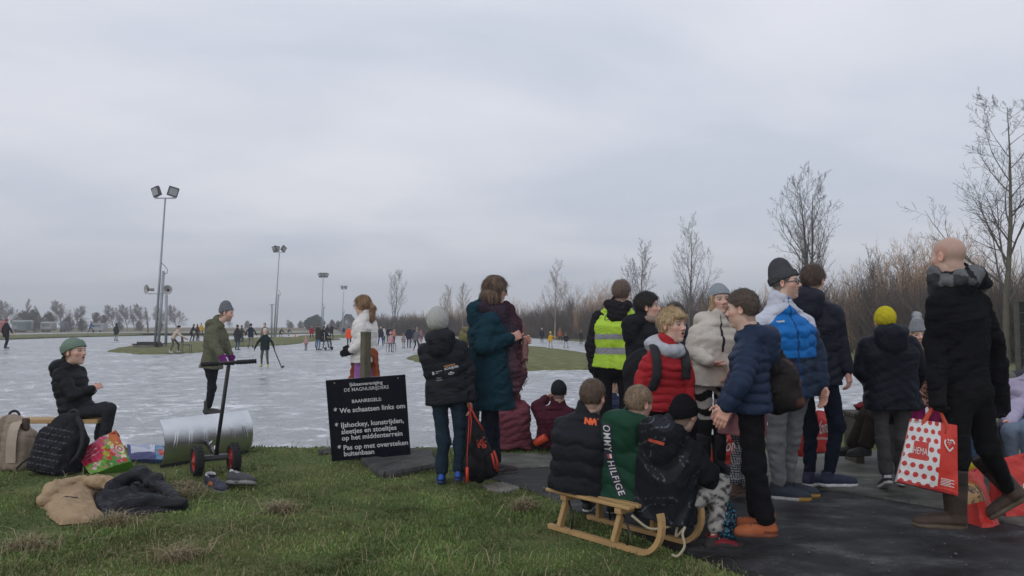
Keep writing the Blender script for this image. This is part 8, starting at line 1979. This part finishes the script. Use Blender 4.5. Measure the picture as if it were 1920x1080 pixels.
def small_extras():
    t = thing('steel_pole', W(311, 648, 48), 'thin plain grey pole on the island right of the nearest mast', 'pole'); a = W(311, 650, 48); a[2] = ICE; mb = MB(); mb.tube([a, W(312, 553, 48)], 0.085, 10); mb.build('shaft', M_zinc_pole, t, smooth=True)
    a = W(509, 630, 72); a[2] = ICE; t = thing('steel_pole', a, 'thin grey pole with a small crossbar left of the second mast', 'pole'); b = W(510, 571, 72); mb = MB(); mb.tube([a, b], 0.09, 8); mb.build('shaft', M_zinc_pole, t, smooth=True); mb = MB(); mb.bar(b + [-0.25, 0, 0], b + [0.25, 0, 0], 0.05, 0.05); mb.build('crossbar', M_zinc_pole, t)
    # gabled house
    Y = 200; c = np.array([(650 - 960) / FPX * Y, Y, -0.14]); t = thing('house', c, 'grey brick house with a dark gabled roof far behind the farthest mast', 'house'); w_, h, rh, d = 1.9, 1.9, 2.6, 5
    br = surf('grey_brick', (0.16, 0.15, 0.15), rough=0.9, var=0.2); rf = surf('dark_roof', (0.05, 0.055, 0.062), rough=0.8, var=0.2)
    mb = MB(); V = np.array([[-w_, 0, 0], [w_, 0, 0], [w_, 0, h], [0, 0, h + rh], [-w_, 0, h], [-w_, d, 0], [w_, d, 0], [w_, d, h], [0, d, h + rh], [-w_, d, h]]) + c; mb.add(V, {5: [[0, 1, 2, 3, 4], [9, 8, 7, 6, 5]], 4: [[1, 6, 7, 2], [5, 0, 4, 9]]}); mb.build('wall', br, t)
    mb = MB()
    for s in (-1, 1):
        a, b = c + [s * (w_ + 0.5), -0.3, h - 0.65], c + [0, -0.3, h + rh + 0.08]; e = np.array([0, d + 0.6, 0]); n = nrm(np.cross(b - a, e)); n = n if n[2] > 0 else -n
        mb.add(np.array([a, b, b + e, a + e, a + n * 0.15, b + n * 0.15, b + e + n * 0.15, a + e + n * 0.15]), {4: [[0, 1, 2, 3], [4, 7, 6, 5], [0, 4, 5, 1], [1, 5, 6, 2], [2, 6, 7, 3], [3, 7, 4, 0]]})
    mb.build('roof', rf, t)
    for x, z in ((-0.8, 0.9), (0.8, 0.9), (0, 2.6)):
        mb = MB(); mb.box(c + [x, -0.02, z], (0.32, 0.05, 0.42)); mb.build('window', surf('house_window', (0.35, 0.37, 0.4), rough=0.3), t)
    # caravans and sheds at the far field edge
    def van(label, x0, x1, yt, Y, col, wcol, cat='caravan', nm='caravan', box=False):
        a = (x0 - 960) / FPX * Y; b = (x1 - 960) / FPX * Y; z = 1.3 + (612 - yt) * Y / FPX; c = np.array([(a + b) / 2, Y, -0.14]); L_ = (b - a) / 2
        t = thing(nm, c, label, cat); mb = MB(); mb.box(c + [0, 0, 0.45 + (z - 0.45) / 2], (L_, 1.1, (z - 0.45) / 2), bev=0.35 if not box else 0.05); mb.build('body', surf('van_%s' % label[:9].replace(' ', '_'), col, rough=0.5, var=0.1), t)
        n = max(1, int(L_ / 1.1))
        for i in range(n):
            mb = MB(); mb.box(c + [-L_ + (i + 0.5) * 2 * L_ / n, -1.11, 0.45 + (z - 0.45) * 0.64], (L_ / n * 0.62, 0.03, (z - 0.45) * 0.17), bev=0.01); mb.build('window', surf('van_window', wcol, rough=0.2), t)
        for sx in (-0.5, 0.5):
            mb = MB(); mb.lathe([(0, -0.12), (0.3, -0.12), (0.33, 0), (0.3, 0.12), (0, 0.12)], 14, c + [sx * L_, -0.95, 0.32], np.stack([[1, 0, 0], [0, 0, 1], [0, -1, 0]], 1).astype(float)); mb.build('wheel', M_rubber, t)
    van('long white caravan with dark windows by the far thicket', 27, 61, 599, 190, (0.26, 0.27, 0.28), (0.10, 0.15, 0.17))
    van('pale green shed front beside the long white caravan', 38, 54, 602, 186, (0.10, 0.15, 0.145), (0.08, 0.1, 0.1), 'shed', 'garden_shed', True)
    van('cream caravan right of the dark thicket trunk', 80, 104, 602, 190, (0.29, 0.29, 0.28), (0.12, 0.15, 0.17))
    van('dark parked van between the caravan and the blue jogger', 117, 129, 602, 190, (0.06, 0.07, 0.08), (0.2, 0.22, 0.24), 'van', 'parked_van')
    van('low white trailer beyond the blue jogger', 174, 199, 605, 190, (0.30, 0.31, 0.32), (0.3, 0.32, 0.34), 'trailer', 'trailer', True)
    van('red and white car front at the left picture edge', -12, 7, 600, 140, (0.42, 0.10, 0.09), (0.5, 0.5, 0.5), 'car', 'parked_car')
small_extras()

def small(label, px, yf, yt, yaw, jc, tc, hat=None, hair=(0.08, 0.06, 0.05), stride=0.15, lean=0.0, arms='down', shoe=(0.03, 0.03, 0.03), hem=0.08, group='skaters out on the ice', kind='skate', z=ICE, face=None, wide=1.0, pattern=None, bend=0.0, crouch=0.0, hood=False, glove=None, mat='cloth'):
    Y = (CAMH - z) * FPX / (yf - 612); b = np.array([(px - 960) / FPX * Y, Y, z]); H = (yf - yt) * Y / FPX
    lift = 0.03 if kind == 'skate' else 0.0
    M = rot(yaw); rt, fw, up = M[:, 0], M[:, 1], M[:, 2]; P = lambda x, y, zz: WP(b + rt * x * H + fw * y * H + up * (zz * H))
    hh = 0.135 * H if H > 1.35 else (0.155 * H if H > 1.1 else 0.19 * H)
    top = 1.0; pel = 0.52 - crouch * 0.12; dz = 1 - hh / H
    nl = lean; nx, nz = math.sin(R(lean)) * 0.30, math.cos(R(lean)) * 0.30
    hip_y = -0.35 * nx; N = (0, hip_y + nx, pel + nz * (dz - 0.005 - 0.52) / 0.30 + (0.52 - pel) * 0.0)
    if lean > 25: N = (0, hip_y + nx, pel + nz)
    hc = (0, N[1] + 0.30 * nx * 0.5 + 0.01, N[2] + hh / H * 0.56)
    sw = 0.205 * H * wide; s2 = sw / H / 2
    A = {'down': [(-s2 - 0.035, N[1] - 0.02, N[2] - 0.22), (s2 + 0.035, N[1] - 0.02, N[2] - 0.22), (-s2 - 0.03, N[1] + 0.04, N[2] - 0.37), (s2 + 0.03, N[1] + 0.04, N[2] - 0.37)],
         'out': [(-s2 - 0.07, N[1], N[2] - 0.18), (s2 + 0.07, N[1], N[2] - 0.18), (-s2 - 0.13, N[1] + 0.04, N[2] - 0.32), (s2 + 0.13, N[1] + 0.04, N[2] - 0.32)],
         'fwd': [(-s2 - 0.02, N[1] + 0.10, N[2] - 0.20), (s2 + 0.02, N[1] + 0.10, N[2] - 0.20), (-s2 * 0.8, N[1] + 0.24, N[2] - 0.28), (s2 * 0.8, N[1] + 0.24, N[2] - 0.28)],
         'right': [(-s2 - 0.03, N[1], N[2] - 0.21), (s2 + 0.14, N[1] + 0.02, N[2] - 0.10), (-s2 - 0.03, N[1] + 0.05, N[2] - 0.36), (s2 + 0.26, N[1] + 0.05, N[2] - 0.14)],
         'push': [(-s2 - 0.03, N[1] + 0.06, N[2] - 0.19), (s2 + 0.03, N[1] + 0.06, N[2] - 0.19), (-s2, N[1] + 0.14, N[2] - 0.33), (s2, N[1] + 0.14, N[2] - 0.33)]}[arms]
    st = stride; hwd = 0.045
    p = Person(label, Y, yaw, P(*hc), (face if face is not None else yaw, 0, 0), P(*N), P(0, hip_y, pel), el=(P(*A[0]), P(*A[1])), wr=(P(*A[2]), P(*A[3])),
               kn=(P(-hwd - 0.01 - st * 0.15, hip_y * 0.5 + 0.02 + st * 0.35, 0.285 + lift / 3), P(hwd + 0.01 + st * 0.15, hip_y * 0.5 + 0.02 - st * 0.1, 0.285 + lift / 3)),
               an=(P(-hwd - st * 0.3, st * 0.25, 0.055 + lift), P(hwd + st * 0.3, -st * 0.35, 0.055 + lift)), toe=(yaw - 12, yaw + 14), sw=sw, hw=0.185 * H, H=H, group=group, gz=z, lowres=True)
    p.hc = p.px(P(*hc)); p.hh = hh
    h0 = 0.55 if Y < 45 else 1.0
    p.body(hair=hair, bare=(glove is None, glove is None)).jacket(jc, hem=hem * H, th=0.03, arm=(0.068, 0.060, 0.048), mat=mat, colf=pattern, hood='up' if hood else None)
    p.trousers(tc, colf=pattern if pattern is not None and tc is jc else None).shoes(shoe, kind=kind)
    if glove is not None: p.glove(0, glove, cuff=False).glove(1, glove, cuff=False)
    if hat is not None: p.beanie(hat, top=0.05)
    elif not hood: p.hair(hair, 'short', thick=0.05)
    return p, b, H
BK = (0.016, 0.017, 0.02); NV = (0.018, 0.024, 0.045); DJ = (0.05, 0.085, 0.15)
def stripes(c, i): c[:] = np.where((np.sin(i['z'] * 62) > 0)[:, None], (0.42, 0.36, 0.34), (0.11, 0.04, 0.045)); return c
CROWD = [
    ('skater in black with a pink hat at the left edge of the ice', 13, 655, 598, 20, BK, BK, dict(hat=(0.30, 0.09, 0.10), stride=0.2, arms='out', hem=0.12)),
    ('jogger in a bright blue jacket on the outer track', 171, 626.5, 603, 80, (0.02, 0.07, 0.30), NV, dict(stride=0.5, lean=12, arms='fwd', kind='shoe', z=ICE - 0.01, group='people on the outer track')),
    ('skater in a long dark green coat left of the nearest mast', 219, 640, 606, 10, (0.02, 0.028, 0.025), (0.25, 0.24, 0.24), dict(stride=0.25, hem=0.16, hood=True)),
    ('walker in brown on the outer track left of the mast', 278, 623.6, 604, 60, (0.05, 0.035, 0.03), (0.06, 0.04, 0.035), dict(kind='shoe', group='people on the outer track')),
    ('walker in dark clothes on the outer track beside the mast pole', 302, 623.6, 604, 30, BK, BK, dict(kind='shoe', group='people on the outer track')),
    ('skater in a cream fleece bending to push a chair', 329, 663, 606, 72, (0.50, 0.43, 0.33), (0.09, 0.085, 0.075), dict(hat=(0.012, 0.012, 0.013), stride=0.35, lean=30, arms='fwd', shoe=(0.5, 0.5, 0.5), hem=0.03)),
    ('person in black leaning over a chair behind the island', 361, 641, 607, 60, BK, BK, dict(stride=0.3, lean=22, arms='fwd')),
    ('person in black standing close behind the chair pusher in black', 371, 640, 608, 20, (0.03, 0.03, 0.033), BK, dict(stride=0.3)),
    ('skater in a yellow orange jacket left of the olive jacket', 378, 631.5, 606, -20, (0.55, 0.30, 0.02), BK, dict(stride=0.25)),
    ('person in a long charcoal coat and blue jeans at the island', 446, 658, 609, 15, (0.035, 0.036, 0.04), DJ, dict(hair=(0.07, 0.03, 0.03), hem=0.16, stride=0.12)),
    ('person in dark grey half hidden behind the charcoal coat', 454, 645, 610, 60, (0.04, 0.042, 0.045), DJ, dict(stride=0.2, arms='fwd')),
    ('skater in navy jacket and grey leggings seen from behind, at the second island', 471, 653, 607, 5, NV, (0.17, 0.16, 0.16), dict(hat=(0.014, 0.018, 0.03), stride=0.3, arms='out', hem=0.06)),
    ('child with white hat and pale skates carrying a hockey stick towards the camera', 498, 690, 616, 176, (0.016, 0.026, 0.028), (0.075, 0.082, 0.068), dict(hat=(0.52, 0.49, 0.45), stride=0.15, arms='out', shoe=(0.40, 0.42, 0.12), hem=0.06, glove=(0.015, 0.015, 0.017))),
    ('woman with long hair right behind the hockey child', 497, 656, 606, 190, (0.14, 0.14, 0.10), BK, dict(hair=(0.10, 0.06, 0.04), stride=0.1)),
    ('hockey player in black bending forward beyond the second mast', 527, 632.5, 612, 60, BK, BK, dict(lean=35, stride=0.5, arms='fwd', crouch=0.3)),
    ('person in black stooping over a low sledge far out', 542, 629.8, 614, 50, BK, (0.2, 0.2, 0.21), dict(lean=35, stride=0.3, arms='fwd')),
    ('toddler in a pink jacket and maroon trousers on the ice', 575, 657, 628, 200, (0.40, 0.24, 0.24), (0.06, 0.028, 0.035), dict(hat=(0.42, 0.27, 0.27), stride=0.1)),
    ('skater in a red and black jacket beyond the wheelchair', 585, 638.5, 610, 150, (0.30, 0.02, 0.025), BK, dict(hair=(0.03, 0.02, 0.02), stride=0.15)),
    ('man in dark parka and blue jeans pushing the wheelchair', 597, 657, 607, 22, (0.035, 0.032, 0.026), (0.10, 0.17, 0.27), dict(hair=(0.10, 0.07, 0.055), hem=0.10, stride=0.08, arms='push', kind='boot')),
    ('skater in black with one arm stretched out beyond the wheelchair', 622, 638, 608, 10, BK, BK, dict(stride=0.35, arms='right')),
    ('person in black standing behind the wheelchair group', 614, 634.5, 609, 0, BK, BK, dict(stride=0.1)),
    ('skater in dark clothes between masts, left of the orange jacket', 645, 631, 612, 20, (0.04, 0.045, 0.05), (0.2, 0.21, 0.22), dict(stride=0.2)),
    ('skater in a bright orange jacket left of the ponytail girl', 655, 653, 611, 5, (0.75, 0.085, 0.02), (0.03, 0.03, 0.035), dict(hat=(0.16, 0.18, 0.19), stride=0.12, hem=0.08, mat='nylon')),
    ('girl with long dark hair in blue trousers right of the ponytail girl', 714, 649, 611, 160, (0.035, 0.03, 0.05), (0.03, 0.04, 0.16), dict(hair=(0.03, 0.02, 0.02), stride=0.2)),
    ('skater in a white jacket seen close to the girl in blue trousers', 720, 645, 612, 30, (0.45, 0.44, 0.45), BK, dict(stride=0.2)),
    ('person in black behind the child with the green chair', 729, 642, 612, 10, BK, BK, dict(stride=0.15)),
    ('person in a salmon jacket behind the pink child', 739, 645, 614, 40, (0.42, 0.17, 0.14), (0.12, 0.05, 0.05), dict(stride=0.15)),
    ('child in a pink jacket and grey trousers leaning on a green chair', 732.5, 661, 622, 5, (0.46, 0.24, 0.30), (0.13, 0.13, 0.135), dict(hat=(0.45, 0.27, 0.32), stride=0.08, lean=12, arms='fwd')),
    ('toddler in a striped brown and cream suit', 757, 652.5, 625, 20, (0.3, 0.2, 0.2), None, dict(hair=(0.25, 0.13, 0.12), stride=0.05, pattern=stripes)),
    ('adult in long navy coat and navy trousers beside the striped toddler', 767, 652.5, 612, 10, NV, NV, dict(stride=0.06, hem=0.12, kind='boot')),
    ('person in dark blue seen behind the navy coat', 774, 643, 613, 20, NV, BK, dict(stride=0.1)),
    ('skater in patterned grey jacket, black leggings and pink skates', 781, 659, 614, 20, (0.11, 0.115, 0.125), BK, dict(hair=(0.26, 0.2, 0.15), stride=0.45, lean=14, arms='out', shoe=(0.50, 0.16, 0.24))),
    ('child in pink partly behind the grey jacket skater', 789, 648, 616, 30, (0.28, 0.12, 0.16), (0.3, 0.2, 0.2), dict(stride=0.15)),
    ('skater in navy with a grey hat, leftmost on the far right ice', 1016, 642.5, 615, 10, (0.016, 0.02, 0.03), (0.016, 0.02, 0.03), dict(hat=(0.35, 0.37, 0.4), stride=0.06)),
    ('child in a yellow raincoat reaching out a hand on the far ice', 1032, 653, 622, 15, (0.58, 0.34, 0.02), (0.40, 0.32, 0.26), dict(hat=(0.55, 0.40, 0.05), stride=0.2, arms='right', hem=0.10)),
    ('skater in a rust brown coat and white skates on the far ice', 1050, 642.5, 615, 20, (0.27, 0.085, 0.04), BK, dict(hair=(0.22, 0.10, 0.06), stride=0.2, hem=0.10, shoe=(0.5, 0.5, 0.5))),
    ('child in dark jacket and pale trousers reaching towards the yellow raincoat', 1061, 653.5, 623, -10, (0.02, 0.021, 0.025), (0.33, 0.34, 0.36), dict(stride=0.2, arms='out')),
    ('lone skater in black on the far ice beside the marshal', 1089, 646, 618, 30, (0.02, 0.022, 0.022), BK, dict(stride=0.15)),
]
PLACED = {}
for lab, px, yf, yt, yaw, jc, tc, kw in CROWD:
    PLACED[lab[:24]] = small(lab, px, yf, yt, yaw, jc, jc if tc is None else tc, **kw)

def ice_things():
    # hockey stick
    a, b = W(513.5, 657, 1.36 * FPX / 78), None; Y = 1.36 * FPX / 78; a = W(514, 655, Y); b = W(528, 689, Y); t = thing('hockey_stick', b, 'hockey stick held out by the child with the white hat', 'hockey stick'); mb = MB(); mb.bar(a, b, 0.03, 0.02, up=(0, 1, 0)); mb.build('shaft', surf('stick_wood', (0.05, 0.04, 0.035), rough=0.6), t); mb = MB(); mb.bar(b - [0.01, 0, 0.0], W(533, 686.5, Y), 0.02, 0.06); mb.build('blade', surf('stick_blade', (0.02, 0.02, 0.02), rough=0.6), t)
    # chairs pushed over the ice
    def chair(label, px, yf, yaw, col, s=1.0):
        Y = 1.36 * FPX / (yf - 612); b = np.array([(px - 960) / FPX * Y, Y, ICE]); M = rot(yaw); Q = lambda x, y, z: b + (M[:, 0] * x + M[:, 1] * y) * s + np.array([0, 0, z * s])
        t = thing('chair', b, label, 'chair', 'chairs pushed over the ice'); m = surf('chair_%d' % px, col, rough=0.5); fr = surf('chair_frame', (0.04, 0.04, 0.042), rough=0.4)
        mb = MB(); mb.box(Q(0, 0, 0.45), (0.2 * s, 0.2 * s, 0.018 * s), M, bev=0.01); mb.build('seat', m, t); mb = MB(); mb.box(Q(0, -0.2, 0.70), (0.19 * s, 0.012 * s, 0.15 * s), M, bev=0.008); mb.build('backrest', m, t)
        for x in (-0.18, 0.18):
            for y0, y1 in ((-0.18, -0.24), (0.18, 0.22)):
                mb = MB(); mb.tube([Q(x, y0, 0.45), Q(x * 1.1, y1, 0.0)], 0.014, 6); mb.build('leg', fr, t)
            mb = MB(); mb.tube([Q(x, -0.18, 0.45), Q(x, -0.205, 0.85)], 0.012, 6); mb.build('back_post', fr, t)
    chair('brown chair pushed by the skater in the cream fleece', 351, 663, 80, (0.05, 0.04, 0.036), 1.0); chair('dark chair in front of the person in black at the island', 370, 642, 70, (0.03, 0.025, 0.02), 1.0); chair('green chair held by the child in pink', 734, 660, 8, (0.04, 0.16, 0.06), 1.0)
    chair('low brown chair beside the charcoal coat', 463, 650, 70, (0.09, 0.07, 0.04), 0.9)
    # wheelchair with its passenger
    Y = 1.36 * FPX / (656.5 - 612); b = np.array([(609 - 960) / FPX * Y, Y, ICE]); M = rot(30); Q = lambda x, y, z: b + M[:, 0] * x + M[:, 1] * y + np.array([0, 0, z])
    t = thing('wheelchair', b, 'black wheelchair with large spoked wheels on the ice', 'wheelchair'); bk = surf('wheelchair_black', (0.015, 0.015, 0.017), rough=0.6)
    mb = MB(); mb.box(Q(0, 0, 0.52), (0.24, 0.24, 0.03), M, bev=0.01); mb.build('seat', bk, t); mb = MB(); mb.box(Q(0, -0.24, 0.80), (0.24, 0.025, 0.27), M, bev=0.015); mb.build('backrest', bk, t)
    for sx in (-0.3, 0.3):
        c = Q(sx, -0.08, 0.33); Mw = np.stack([M[:, 1], [0, 0, 1.0], M[:, 0]], 1); mb = MB(); an = np.linspace(0, 2 * math.pi, 33); mb.tube([c + Mw @ np.array([0.33 * math.cos(x), 0.33 * math.sin(x), 0]) for x in an], 0.022, 6, caps=False); wh = mb.build('wheel', M_rubber, t, smooth=True)
        mb = MB()
        for x in an[:-1:2]: mb.tube([c, c + Mw @ np.array([0.32 * math.cos(x), 0.32 * math.sin(x), 0])], 0.004, 4)
        mb.build('spokes', M_zinc, wh)
        c = Q(sx * 0.8, 0.36, 0.09); mb = MB(); mb.lathe([(0, -0.02), (0.08, -0.02), (0.09, 0), (0.08, 0.02), (0, 0.02)], 14, c, Mw); mb.build('caster', M_rubber, t); mb = MB(); mb.tube([Q(sx * 0.8, 0.24, 0.50), c], 0.016, 6); mb.tube([Q(sx * 0.8, -0.24, 0.52), Q(sx * 0.8, -0.24, 1.0), Q(sx * 0.8, -0.36, 1.0)], 0.014, 6); mb.build('frame_tube', M_zinc, t)
    z = ICE; pp = Person('person in dark coat sitting in the wheelchair', Y, 30, WP(Q(0, -0.05, 1.28), 0.22), (30, 0, 0), WP(Q(0, -0.1, 1.13)), WP(Q(0, -0.08, 0.66)), el=(WP(Q(-0.27, 0.0, 0.85)), WP(Q(0.27, 0.0, 0.85))), wr=(WP(Q(-0.2, 0.2, 0.8)), WP(Q(0.2, 0.2, 0.8))), kn=(WP(Q(-0.1, 0.36, 0.62)), WP(Q(0.1, 0.36, 0.62))), an=(WP(Q(-0.1, 0.45, 0.2)), WP(Q(0.1, 0.45, 0.2))), sw=0.44, hw=0.38, H=1.65, gz=z, lowres=True)
    pp.hc = Q(0, -0.05, 1.28); pp.hh = 0.22; pp.body(hair=(0.09, 0.08, 0.075)).jacket((0.022, 0.022, 0.026), hem=0.05, th=0.045, mat='cloth').trousers((0.02, 0.02, 0.02)).shoes((0.02, 0.02, 0.02)).hair((0.10, 0.09, 0.085), 'short', thick=0.05)
    # traffic cone
    Y = 1.36 * FPX / (634.8 - 612); b = np.array([(554.5 - 960) / FPX * Y, Y, ICE + 0.18]); b[2] = ICE; t = thing('traffic_cone', b, 'orange traffic cone at the tip of the second island', 'cone'); mb = MB(); mb.box(b + [0, 0, 0.02], (0.2, 0.2, 0.02)); mb.lathe([(0.15, 0.03), (0.03, 0.55), (0.0, 0.56)], 14, b); mb.build('cone', surf('cone_orange', (0.75, 0.12, 0.06), rough=0.5), t)
ice_things()
# ================================================================== damp winter air
def haze():
    mb = MB(); mb.box((0, 600, 29.0), (1260, 640, 31.5))
    o = mb.build('haze', None)
    m = bpy.data.materials.new('damp_air'); m.use_nodes = True; t = m.node_tree
    for n in list(t.nodes): t.nodes.remove(n)
    out = t.nodes.new('ShaderNodeOutputMaterial'); v = t.nodes.new('ShaderNodeVolumePrincipled')
    v.inputs['Color'].default_value = (0.93, 0.96, 1.0, 1); v.inputs['Density'].default_value = 0.0012; v.inputs['Anisotropy'].default_value = 0.0
    t.links.new(v.outputs[0], out.inputs['Volume'])
    o.data.materials.clear(); o.data.materials.append(m)
    tag(o, kind='stuff')
haze()
